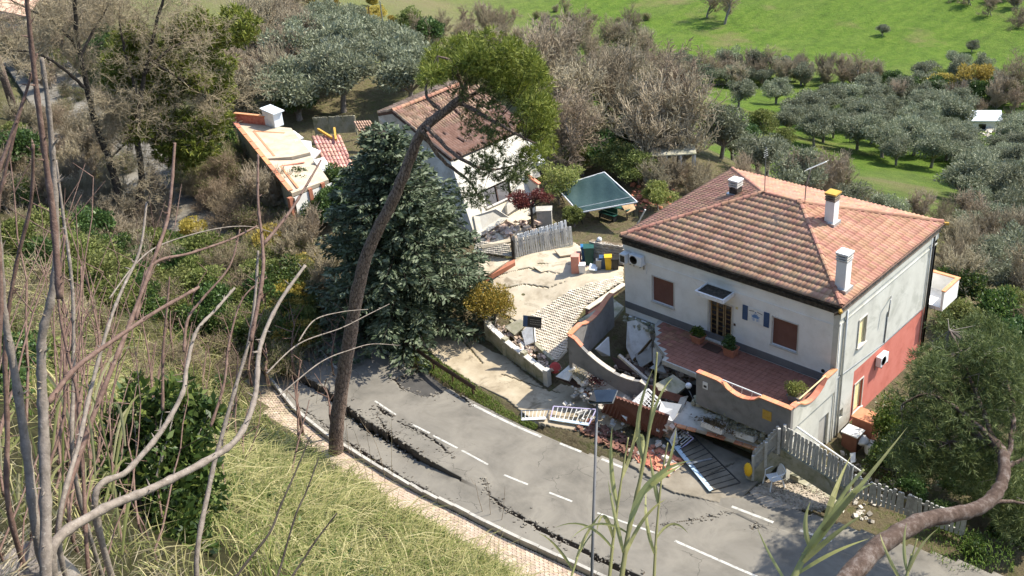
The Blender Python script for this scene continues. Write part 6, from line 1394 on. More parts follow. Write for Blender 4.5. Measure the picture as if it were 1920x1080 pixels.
# poles and buildings far left
for k, (px, py, h_, lb) in enumerate(((725,75,7.5,'thin utility pole above the olive trees'), (700,60,6,'brown wooden pole left of the thin utility pole'))):
    p = hit(px, py+20); o = MB().tube([(0,0,-.5),(0,0,h_)], [.12,.08], 8).build('utility_pole', 'galvanised' if k == 0 else 'wood_dark', loc=p); tag(o, lb, 'pole')
fbp = hit(20,70); fb_ = thing('roadside_house', 'cream and orange roadside house half hidden behind the trees at the upper left', 'house', fbp, rot=(0,0,-.6))
MB().bx(-7,7,-4,4,-1,3.9).build('wall', 'plaster_cream', fb_); MB().bx(-7.02,7.02,-4.03,-4.002,-1,2.2).build('base', 'ochre_cap', fb_); MB().prism([Vector((-7.4,-4.5,3.9)), Vector((-7.4,4.5,3.9)), Vector((-7.4,0,5.6))], (14.8,0,0)).build('roof', 'old_tile', fb_)
for x in (-5,-2,1,4): MB().bx(x,x+1.1,-4.06,-4.032,2.4,3.5).build('window', 'door_glass', fb_)
# ------------------------------------------------------------------ trees
def proj(p):
    d = Vector(p)-CAM; x, y, z = d.x*_cy-d.y*_sy, d.x*_sy+d.y*_cy, d.z
    yf = y*_c-z*_s; zu = y*_s+z*_c; u, v = F_PX*x/yf, -F_PX*zu/yf; return 960+u*_cr-v*_sr, 540+u*_sr+v*_cr
def height_to(base, py):
    lo, hi = 0, 40
    for _ in range(40):
        m_ = (lo+hi)/2
        if proj(base+Vector((0,0,m_)))[1] > py: lo = m_
        else: hi = m_
    return lo
# blue spruce
sb_ = hit(764,604); H = height_to(sb_, 236); rs = np.random.RandomState(5); P = []; D = []; LL = []; segs = [(*Vector((0,0,-.3)), 0,0,H*.97, .26, .03)]
for i in range(36):
    z = H*(.05+.93*(i/35)**.92); R_ = 6.0*(1-z/H)**.62+.3; nb = 9 if i < 26 else 6
    for k in range(nb):
        a = 2*math.pi*(k+rs.rand())/nb+i*.7; Rb = R_*(.72+.42*rs.rand()); drop = -.20+.30*(z/H)
        d = np.array([math.cos(a), math.sin(a), drop]); tip = np.array([0,0,z])+d*Rb+np.array([0,0,.10*Rb]); mid = np.array([0,0,z])+d*Rb*.55
        segs += [(0,0,z, *mid, .045, .025), (*mid, *tip, .025, .008)]
        n = int(92*Rb/3+18); t = rs.rand(n)**.65; base_ = np.where(t[:, None] < .55, np.array([0,0,z])+(mid-np.array([0,0,z]))*(t/.55)[:, None], mid+(tip-mid)*((t-.55)/.45)[:, None])
        side = np.array([-math.sin(a), math.cos(a), 0]); w = (1-t*.75)*Rb*.30; s_ = rs.uniform(-1, 1, n)
        p = base_+side*(s_*w)[:, None]+np.array([0,0,1.])*(-.16*np.abs(s_)*w+rs.normal(size=n)*.06)[:, None]
        dd = d*.8+side*(np.sign(s_)*.9)[:, None]+rs.normal(size=(n, 3))*.28+np.array([0,0,-.1]); P.append(p); D.append(dd); LL.append(.22+.26*rs.rand(n))
P, D, LL = np.concatenate(P), np.concatenate(D), np.concatenate(LL)
t = thing('blue_spruce', 'large blue spruce with drooping tiers beside the road bend', 'tree', sb_, rot=(0,.035,0)); obj('crown', leaf_mesh('crown', P, D, LL, LL*.42, rs), 'leaf_spruce', t); obj('trunk', seg_mesh('trunk', segs, 5), 'bark_dark', t, True)
# needle tufts for pines
def needles(centers, n_t, rs, L=.22, nn=9, rad=.5, up=.6):
    c_ = np.asarray(centers); k = rs.randint(0, len(c_), n_t); tuft = c_[k]+unit(rs.normal(size=(n_t, 3)))*(rad*rs.rand(n_t)**.45)[:, None]*np.array([1,1,.7])
    ax = unit(rs.normal(size=(n_t, 3))*.6+np.array([0,0,up])+.8*unit(tuft-c_[k])); P = np.repeat(tuft, nn, 0); D = np.repeat(ax, nn, 0)+rs.normal(size=(n_t*nn, 3))*.55
    return P, D, L*(.7+.6*rs.rand(n_t*nn))
def px_clumps(poly, n, d0, dj, rs):
    poly = np.array(poly, float); lo, hi = poly.min(0), poly.max(0); out = []
    while len(out) < n:
        q = lo+rs.rand(2)*(hi-lo)
        if inpoly(q[None], poly)[0]: out.append(tuple(atd(q[0], q[1], d0+rs.uniform(-dj, dj))))
    return np.array(out)
def smooth_path(pts, k=6):
    P = [Vector(p) for p in pts]; o = []
    for i in range(len(P)-1):
        p0, p1, p2, p3 = P[max(i-1,0)], P[i], P[i+1], P[min(i+2,len(P)-1)]
        for j in range(k):
            t = j/k; o.append(.5*((2*p1)+(p2-p0)*t+(2*p0-5*p1+4*p2-p3)*t*t+(3*p1-p0-3*p2+p3)*t**3))
    return o+[P[-1]]
def limb(mb, pts, r0, r1, n=9, wob=0, seed=0):
    q = smooth_path(pts); rg = random.Random(seed); m_ = len(q)
    mb.tube([p+Vector((rg.uniform(-wob,wob), rg.uniform(-wob,wob), 0)) for p in q], [(r0+(r1-r0)*i/(m_-1))*rg.uniform(.94,1.06) for i in range(m_)], n); return q
rs = np.random.RandomState(11); pb = hit(628,834); d0 = (pb-CAM).length
tr = [pb+Vector((0,0,-.5))]+[atd(a, b_, d) for a, b_, d in [(632,790,d0-.9),(648,680,d0-2.6),(668,560,d0-4.4),(692,465,d0-5.8),(738,372,d0-7.2),(772,290,d0-8.2),(792,244,d0-8.8),(840,204,d0-9.4),(872,178,d0-9.6)]]
pine = thing('umbrella_pine', 'tall leaning umbrella pine with a bare reddish trunk by the roadside', 'tree', pb); off = pb
mb = MB(); path = limb(mb, [p-off for p in tr], .40, .17, 14, .03, 3); dT = d0-9.4
cA = px_clumps([(792,112),(822,88),(860,72),(925,70),(985,98),(1018,150),(1034,225),(1018,300),(990,300),(985,205),(945,160),(870,140),(808,150)], 105, dT, 3.0, rs)
cB = px_clumps([(800,150),(850,140),(960,170),(990,260),(1005,330),(950,345),(885,385),(858,340),(905,280),(870,220)], 42, dT, 2.0, rs)
br = [[(845,202,dT),(900,170,dT+1),(960,150,dT+1.5),(1000,190,dT+1)], [(800,238,dT),(860,295,dT-1),(920,318,dT-1.2),(985,305,dT)], [(872,178,dT),(880,130,dT),(930,95,dT+.5)], [(872,178,dT),(850,120,dT-1),(820,105,dT-1)], [(860,190,dT),(930,230,dT-1),(985,260,dT-1),(1010,270,dT)], [(830,210,dT),(800,180,dT+.5),(805,140,dT+1)], [(900,170,dT+1),(950,120,dT+2),(990,120,dT+2)], [(792,244,dT+.3),(830,300,dT+.8),(880,340,dT+1),(900,375,dT+1)]]
for k, L in enumerate(br): limb(mb, [atd(*q)-off for q in L], .11, .03, 6, .03, k)
sg_ = []; 
for c_ in list(cA)+list(cB):
    c_ = np.array(c_); best = min((p for L in br for p in L), key=lambda q: (Vector(c_)-atd(*q)).length); a = np.array(atd(*best)); m_ = (a+c_)/2+rs.normal(size=3)*.2; o3 = np.array(off)
    sg_ += [(*(a-o3), *(m_-o3), .016, .012), (*(m_-o3), *(c_-o3), .012, .006)]
mb.build('trunk', 'bark_pine', pine, True); stuff(obj('branches', seg_mesh('branches', sg_, 4), 'bark_dark', pine))
P, D, L = needles(cA-np.array(off), 4000, rs, .27, 10, .56); obj('crown', leaf_mesh('crown', P, D, L, .035, rs, .05), 'leaf_pine', pine)
P, D, L = needles(cB-np.array(off), 1100, rs, .26, 9, .55, .3); obj('crown', leaf_mesh('crown', P, D, L, .032, rs, .05), 'leaf_pine_dark', pine)
# pine leaning over the lower right
rs = np.random.RandomState(12); tp_ = [(1570,1110,35.5),(1600,1072,36.2),(1652,1022,37.2),(1712,984,38.4),(1770,968,39.4),(1830,955,40.3),(1868,925,41.0),(1884,875,41.8),(1868,832,42.5),(1840,826,43.2),(1818,800,43.6)]
o0 = atd(1570,1110,35.5); gb_ = Vector((o0.x, o0.y, gz(o0.x, o0.y))); q_ = atd(1440,1300,32.5); gb2 = Vector((q_.x, -20.5, gz(q_.x, -20.5))); rp = thing('leaning_pine', 'pine with a thick curved grey-red trunk bending over the lower right corner', 'tree', gb_); mb = MB()
limb(mb, [Vector((gb2.x, gb2.y, gb2.z-.5))-gb_, atd(1500,1190,34.0)-gb_]+[atd(*q)-gb_ for q in tp_], .38, .15, 14, .03, 5)
cR = px_clumps([(1690,760),(1735,680),(1785,620),(1860,640),(1925,700),(1925,1000),(1880,980),(1820,920),(1740,900),(1680,860),(1660,800)], 120, 45.2, 2.8, rs); cR2 = px_clumps([(1760,600),(1830,600),(1925,660),(1925,780),(1850,740)], 34, 48, 2.5, rs)
br2 = [[(1868,832,42.5),(1800,770,43),(1740,740,43.5),(1690,760,43.5)], [(1884,875,41.8),(1900,800,43),(1890,720,44),(1850,660,45)], [(1868,832,42.5),(1830,740,44),(1800,660,45),(1780,620,46)], [(1830,955,40.3),(1880,940,41),(1930,945,42)], [(1850,826,43),(1780,830,43),(1700,820,43)], [(1884,875,41.8),(1920,860,42.5),(1950,820,43)]]
for k, L in enumerate(br2): limb(mb, [atd(*q)-gb_ for q in L], .11, .03, 6, .04, k+20)
sg_ = []
for c_ in list(cR)+list(cR2):
    c_ = np.array(c_); best = min((p for L in br2 for p in L), key=lambda q: (Vector(c_)-atd(*q)).length); a = np.array(atd(*best)); m_ = (a+c_)/2+rs.normal(size=3)*.25; o3 = np.array(gb_); sg_ += [(*(a-o3), *(m_-o3), .016, .012), (*(m_-o3), *(c_-o3), .012, .006)]
mb.build('trunk', 'bark_pine_grey', rp, True); stuff(obj('branches', seg_mesh('branches', sg_, 4), 'bark_grey', rp))
P, D, L = needles(np.concatenate([cR, cR2])-np.array(gb_), 8500, rs, .30, 10, .78, .3); obj('crown', leaf_mesh('crown', P, D, L, .024, rs, .05), 'leaf_pine_dark', rp)
# pine behind the dark oak
rs = np.random.RandomState(13); pp = hit(330,330); p2 = thing('background_pine', 'yellow-green pine standing behind the dark bare oak', 'tree', pp); cc = px_clumps([(190,110),(225,60),(300,70),(380,30),(450,10),(462,60),(425,120),(420,200),(400,290),(330,310),(250,250),(225,170)], 80, (pp-CAM).length-9, 4, rs)-np.array(pp)
P, D, L = needles(cc, 6500, rs, .46, 9, 1.25); obj('crown', leaf_mesh('crown', P, D, L, .10, rs, .05), 'leaf_pine', p2); hh = height_to(pp, 80); sg_ = [(0,0,-.3, .2,0,hh*.5, .24,.17), (.2,0,hh*.5, 0,.2,hh, .17,.05)]+[(*(np.array([.1,.1,min(hh*.95, max(1.0, float(c_[2])-.4*float(np.hypot(c_[0], c_[1]))))])), *c_, .035, .01) for c_ in cc]; obj('trunk', seg_mesh('trunk', sg_, 6), 'bark_pine', p2)
# dark bare oak
ob = hit(236,452); do = (ob-CAM).length; oak = thing('bare_oak', 'large dark leafless oak with two forked trunks on the left bank', 'tree', ob); mb = MB(); rng = random.Random(4); segs = []; tips = []
limbs = [([(236,462,do),(234,420,do-.6),(222,370,do-1.2),(205,300,do-2),(180,235,do-3),(160,150,do-4),(145,70,do-5),(135,-30,do-6)], .36, .12), ([(240,430,do-.5),(258,380,do-1),(266,330,do-1.3),(258,255,do-2),(262,190,do-2.6),(278,110,do-3.4),(300,20,do-4.2),(320,-40,do-5)], .30, .08),
  ([(260,245,do-2.1),(300,242,do-1.5),(345,248,do-1),(375,225,do-.5)], .12, .05), ([(165,170,do-3.8),(120,130,do-5),(70,100,do-6),(20,95,do-7)], .13, .05), ([(150,95,do-4.8),(110,50,do-5.5),(60,20,do-6),(0,-10,do-7)], .12, .04), ([(262,190,do-2.6),(240,120,do-3),(225,40,do-3),(230,-20,do-3)], .13, .05), ([(270,140,do-3.2),(320,90,do-3),(380,70,do-2),(430,40,do-1)], .11, .04), ([(150,110,do-4.6),(180,50,do-4),(210,0,do-4)], .11, .05), ([(205,300,do-2),(235,270,do-1),(250,268,do-.5)], .08, .03), ([(278,110,do-3.4),(340,150,do-3),(390,190,do-2),(420,250,do-2)], .09, .03)]
for k, (L, r0, r1) in enumerate(limbs):
    q = limb(mb, [atd(*p)-ob for p in L], r0, r1, 9, .05, k); st0 = 10 if k < 2 else 4
    for i in range(st0, len(q), 2):
        d = Vector((rng.gauss(0,1), rng.gauss(0,1), rng.gauss(.3,.6))).normalized(); grow(rng, q[i], d, rng.uniform(1.4,2.3), .04, 4, segs, tips, .6, .1, .35, (2,3), .72, .66, 3, 1, .011)
mb.build('trunk', 'bark_dark', oak, True); obj('crown', seg_mesh('crown', segs, 3), 'twig_brown', oak)
# pine trunk at the far left edge
qp = hit(34,228); hq = height_to(qp, -60); t = thing('roadside_pine', 'straight reddish pine trunk by the upper road at the left edge', 'tree', qp); MB().tube([(0,0,-.4),(-.1,0,hq*.4),(.1,.1,hq*.75),(0,0,hq)], [.42,.36,.30,.22], 10).build('trunk', 'bark_pine', t, True)
rs = np.random.RandomState(19); cc = np.array([[rs.normal()*2.2, rs.normal()*2.2, hq+rs.uniform(-2,2.5)] for _ in range(40)]); P, D, L = needles(cc, 1500, rs, .34, 9, .9); obj('crown', leaf_mesh('crown', P, D, L, .05, rs, .05), 'leaf_pine_dark', t)
# golden bush, citrus, small shrubs near the houses
leafy_tree('golden_bush', 'round golden-green bush beside the low planter wall', 'bush', hit(925,612)+Vector((0,0,.1)), 41, 2.9, 1.55, 1.2, 9000, .12, 1.8, 'leaf_gold', 'bark_grey', .7, .1, 34, shell=.7)
leafy_tree('citrus_tree', 'glossy dark green citrus tree against the red side wall', 'tree', (15.7,1.9,-1.2), 42, 3.1, 1.75, 1.4, 10000, .14, 1.9, 'leaf_citrus', 'bark_grey', .8, .12, 30)
leafy_tree('laurel_shrub', 'dense green shrub at the foot of the citrus tree', 'bush', (16.4,.4,-1.4), 43, 2.2, 1.5, 1.1, 6000, .13, 2, 'leaf_laurel', 'bark_grey', .5, .08, 20)
for k, (px, py, h_, r_, lm, lb) in enumerate([(1050,385,3.4,1.6,'leaf_lime','yellow-green climbing shrub beside the tipped annex'),(1015,355,2.0,1.0,'leaf_lime','straggly golden shrub on the tipped annex roof'),(1128,322,3.2,1.7,'leaf_ivy','dark rounded ivy bush above the green pavilion'),(1160,335,3.0,2.0,'leaf_shrub','pale green shrub right of the ivy bush'),(1200,350,2.6,1.8,'leaf_shrub','low green shrub behind the pavilion corner'),(1075,425,1.4,.8,'leaf_shrub','small clipped shrub at the white fence end'),(1235,395,2.0,1.2,'leaf_lime','yellowish shrub left of the main roof'),(1090,330,2.4,1.5,'leaf_shrub','olive-toned shrub left of the ivy bush'),(1185,300,4.5,1.2,'leaf_ivy','ivy-covered slim tree in the bare thicket')]):
    leafy_tree('garden_shrub', lb, 'bush', hit(px,py), 50+k, h_, r_, h_*.42, 4200, .15, 1.9, lm, 'bark_grey', .4, .07, 18)
# ---- olives: five shapes, copied
OL = [leafy_tree('olive_tree', 'x', 'olive tree', (0,0,-500), 60+k, 4.3, 2.3, 1.65, 6500, .26, 3.2, 'leaf_olive_far', 'bark_grey', 1.1, .2, 24, trunks=2 if k % 2 else 1) for k in range(5)]
rng = random.Random(77); used_ol = set()
def olive(p, sc, label, group=None, near=False):
    k = rng.randrange(5); z = p.z-.1
    if k not in used_ol and len(used_ol) < 5:
        used_ol.add(k); o = OL[k]; o.location = (p.x, p.y, z); o.rotation_euler = (0,0,rng.uniform(0,6.3)); o.scale = (sc,)*3; o['label'] = label
    else: o = copy_tree(OL[k], (p.x, p.y, z), rng.uniform(0,6.3), (sc*rng.uniform(.9,1.1), sc*rng.uniform(.9,1.1), sc*rng.uniform(.85,1.1)), label)
    if group: o['group'] = group
    elif 'group' in o: del o['group']
    return o
for px, py, sc, lb in [(1385,203,1.05,'left of the pair of lone olive trees on the small meadow'),(1455,196,1.05,'right of the pair of lone olive trees on the small meadow'),(1655,68,.6,'tiny lone olive tree high on the far meadow'),(1822,100,.6,'small olive tree at the far meadow edge'),(1285,175,1.1,'olive tree nearest the bare thicket on the small meadow'),(1332,160,1.0,'olive tree second from the thicket on the small meadow'),(1502,160,1.0,'olive tree at the right end of the meadow row')]:
    olive(hit(px,py), sc, lb)
for px, py in [(1362,160),(1400,158),(1432,160),(1300,150),(1370,140),(1420,142),(1465,148),(1275,140)]: olive(hit(px,py), rng.uniform(.85,1.1), 'olive tree in the row below the bare hedge', 'olives below the bare hedge')
def scatter(poly, n, mind, rng, tries=900):
    srs = np.random.RandomState(rng.randrange(10**6)); cand = []; tries = min(tries, n*14)
    poly = np.array(poly, float); lo, hi = poly.min(0), poly.max(0); out = []
    for _ in range(tries):
        if len(out) >= n: break
        while True:
            if not cand: 
                q_ = np.stack([srs.uniform(lo[0], hi[0], 400), srs.uniform(lo[1], hi[1], 400)], 1); cand.extend(q_[inpoly(q_, poly)].tolist())
            q = cand.pop(); break
        p = hit(*q)
        if all((p.x-o.x)**2+(p.y-o.y)**2 > mind*mind for o in out): out.append(p)
    return out
for p in scatter([(1468,250),(1520,218),(1600,192),(1690,180),(1790,215),(1810,250),(1790,330),(1720,322),(1640,300),(1560,284),(1500,268)], 60, 3.9, rng): olive(p, rng.uniform(.75,1.3), 'grey-green olive tree in the dense grove beyond the main roof', 'olives of the dense grove')
for p in scatter([(1815,290),(1925,260),(1925,560),(1860,560),(1800,480),(1790,420),(1800,370)], 52, 3.9, rng): olive(p, rng.uniform(.7,1.25), 'loose grey-green olive tree on the slope right of the house', 'olives on the right slope')
for p in scatter([(580,60),(640,50),(720,90),(790,140),(790,200),(700,222),(620,215),(560,235),(550,180)], 24, 3.6, rng): olive(p, rng.uniform(1.1,1.45), 'tall pale olive tree behind the collapsed house', 'olives behind the collapsed house')
for p in scatter([(1340,285),(1440,330),(1500,385),(1580,410),(1680,440),(1600,400),(1480,360),(1380,335)], 12, 3.2, rng): olive(p, rng.uniform(.7,1.0), 'scrubby olive tree just beyond the roof ridge', 'olives beyond the ridge')
for p in scatter([(1790,120),(1880,150),(1925,200),(1900,215),(1800,200),(1700,170)], 9, 5, rng): olive(p, rng.uniform(.8,1.05), 'olive tree between the shed and the yellow bushes', 'olives by the shed')
for k in range(5):
    if k not in used_ol:
        for c_ in list(OL[k].children): bpy.data.objects.remove(c_)
        bpy.data.objects.remove(OL[k])
# ---- bare trees and thickets: six shapes, copied
BT = [bare_tree('bare_tree', 'x', 'tree', (0,0,-500), 80, 7, .16, 5, 2, .5, .22, fine=650, rmin=.019, thick=.055), bare_tree('bare_tree', 'x', 'tree', (0,0,-500), 81, 8, .18, 5, 1, .6, .15, fine=650, rmin=.019, thick=.055), bare_tree('bare_tree', 'x', 'tree', (0,0,-500), 82, 6, .12, 5, 3, .45, .3, mtw='twig_pale', fine=650, rmin=.019, thick=.055),
      bare_tree('bare_tree', 'x', 'tree', (0,0,-500), 83, 6.5, .13, 4, 4, .4, .35, along=2, mtw='twig_pale', fine=650, rmin=.019, thick=.055), bare_tree('bare_tree', 'x', 'tree', (0,0,-500), 84, 4, .05, 4, 7, .5, .3, mtw='twig_brown', fine=900, rmin=.011, thick=.016), bare_tree('bare_tree', 'x', 'tree', (0,0,-500), 85, 3.2, .04, 4, 8, .55, .2, mtw='twig_brown', fine=700, rmin=.010, thick=.014, leafm='leaf_shrub', nleaf=4200, leafL=.12)]
def bare(k, p, sc, label, group=None, name=None, cat=None):
    o = copy_tree(BT[k], (p.x, p.y, p.z-.1), rng.uniform(0,6.3), (sc*rng.uniform(.85,1.15), sc*rng.uniform(.85,1.15), sc*rng.uniform(.85,1.15)), label, group)
    if cat: o['category'] = cat
    if name: o.name = name
    return o
for p in scatter([(960,150),(1040,110),(1130,70),(1210,80),(1260,170),(1310,260),(1320,330),(1240,330),(1160,310),(1090,330),(1040,300),(1045,220),(1000,170)], 62, 2.1, rng): bare(rng.choice([0,1,2,3]), p, rng.uniform(.9,1.35), 'brown leafless tree in the big thicket behind the pavilion', 'bare trees of the big thicket')
for p in scatter([(1325,150),(1400,135),(1520,140),(1640,165),(1640,178),(1500,158),(1340,165)], 24, 3.0, rng): bare(rng.choice([0,1,2,3]), p, rng.uniform(.75,1.0), 'leafless tree in the hedge line across the meadow', 'bare trees of the meadow hedge')
for p in scatter([(1640,195),(1760,190),(1920,200),(1920,215),(1700,205)], 14, 3.5, rng): bare(rng.choice([0,3,4]), p, rng.uniform(.6,.9), 'leafless hedge tree below the yellow bushes', 'bare trees below the yellow bushes')
for p in scatter([(425,220),(470,60),(560,30),(580,120),(550,190),(520,230),(440,250)], 26, 2.6, rng): bare(rng.choice([0,2,3]), p, rng.uniform(.8,1.15), 'grey leafless thicket tree above the flat-roofed building', 'bare trees above the flat roof')
for p in scatter([(740,90),(800,80),(880,60),(960,60),(1000,90),(940,110),(860,105)], 14, 3.2, rng): bare(rng.choice([0,1,3]), p, rng.uniform(.8,1.1), 'leafless tree along the upper edge behind the pine crown', 'bare trees behind the pine crown')
for p in scatter([(1340,335),(1450,360),(1560,390),(1640,400),(1720,430),(1780,480),(1790,560),(1850,640),(1920,640),(1900,480),(1800,430),(1600,390)], 26, 2.4, rng): bare(rng.choice([2,3,4,4]), p, rng.uniform(.55,.85), 'pale leafless scrub tree on the slope behind the main house', 'scrub behind the main house')
for px, py, k, sc, lb in [(1325,32,1,1.3,'leafless tree at the left of the pair on the top edge meadow'),(1358,44,1,1.5,'leafless tree at the right of the pair on the top edge meadow'),(1888,195,0,1.5,'tall pale leafless tree at the right edge above the grove'),(1060,28,1,.7,'small leafless tree on the far meadow edge')]: bare(k, hit(px,py), sc, lb)
for p in scatter([(1790,0),(1920,0),(1920,60),(1840,30)], 9, 4, rng): bare(rng.choice([0,3,4]), p, rng.uniform(.7,1.0), 'brown leafless tree in the top right corner', 'bare trees in the top right corner')
for p in scatter([(900,35),(960,20),(1150,20),(1250,40),(1130,55),(1000,50)], 10, 4, rng): bare(rng.choice([3,4,5]), p, rng.uniform(.4,.7), 'small scrub bush along the far meadow edge', 'scrub on the far meadow edge', 'scrub_bush', 'bush')
# scrub on the left bank and between road and buildings
for p in scatter([(0,480),(60,420),(150,480),(230,470),(330,480),(420,470),(520,470),(585,560),(560,690),(480,720),(380,640),(250,600),(120,560)], 42, 1.6, rng): bare(rng.choice([4,5,5]), p, rng.uniform(.55,1.0), 'tangled scrub bush on the left roadside bank', 'scrub on the left bank', 'scrub_bush', 'bush')
for p in scatter([(350,300),(430,330),(480,380),(560,430),(600,500),(560,520),(470,450),(400,400),(350,360)], 36, 1.4, rng): bare(rng.choice([4,5,5]), p, rng.uniform(.6,.95), 'twiggy scrub bush below the flat-roofed building', 'scrub below the flat roof', 'scrub_bush', 'bush')
for p in scatter([(0,230),(60,200),(150,230),(200,330),(140,400),(40,420),(0,420)], 16, 2.6, rng): bare(rng.choice([0,3,4]), p, rng.uniform(.55,.85), 'leafless roadside tree at the left edge', 'bare trees at the left edge')
for p in scatter([(120,330),(200,380),(270,470),(340,540),(300,560),(200,500),(110,430)], 26, 1.5, rng): bare(rng.choice([2,3,4,5]), p, rng.uniform(.5,.8), 'leafless scrub tree between the oak and the upper road', 'scrub along the upper road')
for p in scatter([(440,300),(500,380),(570,440),(600,520),(640,560),(600,580),(540,500),(470,420),(420,330)], 22, 1.5, rng): bare(rng.choice([3,4,5]), p, rng.uniform(.6,.9), 'leafless scrub tree left of the spruce', 'scrub left of the spruce')
for p in scatter([(0,20),(120,30),(230,60),(200,140),(120,160),(0,150)], 22, 3.0, rng): bare(rng.choice([0,1,3]), p, rng.uniform(.7,1.1), 'leafless tree before the roadside house', 'bare trees before the roadside house')
for p in scatter([(1205,335),(1310,335),(1320,372),(1225,372)], 13, 1.3, rng): bare(rng.choice([2,3,4]), p, rng.uniform(.45,.7), 'leafless scrub tree before the old shelter', 'scrub before the old shelter')
for p in scatter([(0,560),(120,560),(260,620),(420,690),(470,760),(400,780),(250,720),(120,680),(0,700)], 26, 1.5, rng): bare(rng.choice([4,5,5]), p, rng.uniform(.35,.6), 'small twiggy scrub bush on the near slope', 'small scrub on the near slope', 'scrub_bush', 'bush')
for p in scatter([(40,90),(150,110),(230,250),(330,420),(280,450),(180,350),(90,260)], 26, 1.7, rng): bare(rng.choice([3,4,5]), p, rng.uniform(.5,.8), 'twiggy bush beside the upper road', 'twiggy bushes beside the upper road', 'scrub_bush', 'bush')
for s_ in BT:
    for c_ in list(s_.children): bpy.data.objects.remove(c_)
    bpy.data.objects.remove(s_)
# evergreen and coloured shrubs, copied from four shapes
SH = {k: leafy_tree('shrub', 'x', 'bush', (0,0,-500), 90+i, 2.4, 1.4, 1.05, 4200, .16, 1.8, k, 'bark_grey', .4, .07, 20) for i, k in enumerate(['leaf_ivy','leaf_shrub','leaf_yellow','leaf_laurel','leaf_gold'])}
def shrub(m, p, sc, label, group=None, name='shrub'):
    o = copy_tree(SH[m], (p.x, p.y, p.z-.1), rng.uniform(0,6.3), (sc*rng.uniform(.8,1.2), sc*rng.uniform(.8,1.2), sc*rng.uniform(.8,1.2)), label, group); return o
for px, py, m, sc, lb in [(1762,180,'leaf_yellow',2.0,'bright yellow bush left of the pair in the far hedge'),(1820,185,'leaf_yellow',2.3,'bright yellow bush right of the pair in the far hedge'),(800,95,'leaf_ivy',2.6,'dark evergreen bush at the top behind the olive trees'),(770,70,'leaf_shrub',2.2,'green bush left of the dark evergreen at the top'),(380,330,'leaf_shrub',1.0,'bright green shrub below the dark oak'),(405,290,'leaf_laurel',1.2,'dark palm-like shrub near the flat-roofed building'),(30,330,'leaf_ivy',1.8,'dark green bush at the left edge above the scrub'),(565,225,'leaf_ivy',1.5,'dark evergreen bush behind the sheeted tank'),(540,620,'leaf_yellow',.9,'yellow-green shrub at the broken road edge'),(1430,262,'leaf_shrub',1.4,'dark round shrub at the meadow rocks'),(1380,270,'leaf_ivy',1.5,'dark round shrub left of the meadow rocks'),(1470,275,'leaf_shrub',1.0,'low shrub right of the meadow rocks'),(400,620,'leaf_ivy',1.3,'ivy bush on the bank left of the umbrella pine')]: shrub(m, hit(px,py), sc, lb)
for p in scatter([(1650,170),(1740,165),(1880,185),(1920,180),(1920,205),(1700,198)], 14, 2.6, rng): shrub(rng.choice(['leaf_ivy','leaf_shrub','leaf_ivy']), p, rng.uniform(1.2,1.7), 'dark evergreen bush in the far hedge', 'dark bushes of the far hedge')
for p in scatter([(200,480),(280,500),(250,590),(150,560)], 7, 1.6, rng): shrub('leaf_ivy', p, rng.uniform(.6,1.0), 'ivy-green bush on the left bank below the oak', 'ivy bushes on the left bank')
for p in scatter([(0,250),(70,290),(90,420),(60,500),(0,560)], 8, 1.6, rng): shrub(rng.choice(['leaf_laurel','leaf_shrub']), p, rng.uniform(.7,1.1), 'leafy green bush at the left edge of the bank', 'green bushes at the left edge')
for p in scatter([(560,500),(600,520),(590,590),(540,600),(470,560),(500,480)], 9, 1.6, rng): shrub(rng.choice(['leaf_shrub','leaf_yellow']), p, rng.uniform(.6,.9), 'light green sprouting shrub left of the spruce', 'sprouting shrubs by the spruce')
for p in scatter([(1740,560),(1925,560),(1925,700),(1800,640)], 16, 2.4, rng): shrub(rng.choice(['leaf_ivy','leaf_shrub','leaf_laurel']), p, rng.uniform(.8,1.3), 'dark green bush on the slope right of the balcony', 'bushes right of the balcony')
for p in scatter([(1640,860),(1740,900),(1920,1000),(1920,1075),(1830,1060),(1700,960)], 14, 1.6, rng): shrub(rng.choice(['leaf_ivy','leaf_laurel']), p, rng.uniform(.5,.9), 'shaded bush behind the lower right fence', 'bushes behind the lower fence')
for p in scatter([(695,590),(770,600),(790,650),(760,650)], 6, 1.0, rng): shrub('leaf_ivy', p, rng.uniform(.35,.5), 'ivy mound under the spruce beside the guardrail', 'ivy mounds under the spruce')
for p in scatter([(560,0),(720,0),(750,60),(700,70),(620,40)], 10, 3, rng): shrub(rng.choice(['leaf_gold','leaf_yellow']), p, rng.uniform(1.0,1.5), 'tan reedy bush on the top edge bank', 'tan bushes on the top edge bank')
for p in scatter([(0,10),(150,10),(260,70),(240,130),(100,150),(0,120)], 10, 3.0, rng): shrub(rng.choice(['leaf_ivy','leaf_ivy','leaf_shrub']), p, rng.uniform(1.2,1.9), 'dark evergreen shrub near the roadside house', 'evergreen shrubs near the roadside house')
for p in scatter([(330,430),(420,450),(520,560),(570,680),(500,700),(400,640),(300,560)], 16, 1.6, rng): shrub(rng.choice(['leaf_shrub','leaf_ivy','leaf_shrub','leaf_yellow']), p, rng.uniform(.45,.8), 'bramble bush on the bank above the kerb', 'bramble bushes above the kerb')
for p in scatter([(540,370),(600,340),(650,360),(650,430),(600,440),(560,420)], 9, 1.5, rng): shrub(rng.choice(['leaf_shrub','leaf_ivy','leaf_laurel']), p, rng.uniform(.9,1.3), 'dark shrub in front of the flat-roofed building', 'shrubs before the flat roof')
for p in scatter([(240,470),(330,480),(420,500),(540,560),(560,680),(480,700),(380,640),(250,600)], 24, 1.3, rng): shrub(rng.choice(['leaf_shrub','leaf_ivy','leaf_yellow','leaf_shrub']), p, rng.uniform(.35,.65), 'low leafy undergrowth bush on the left bank', 'undergrowth on the left bank')
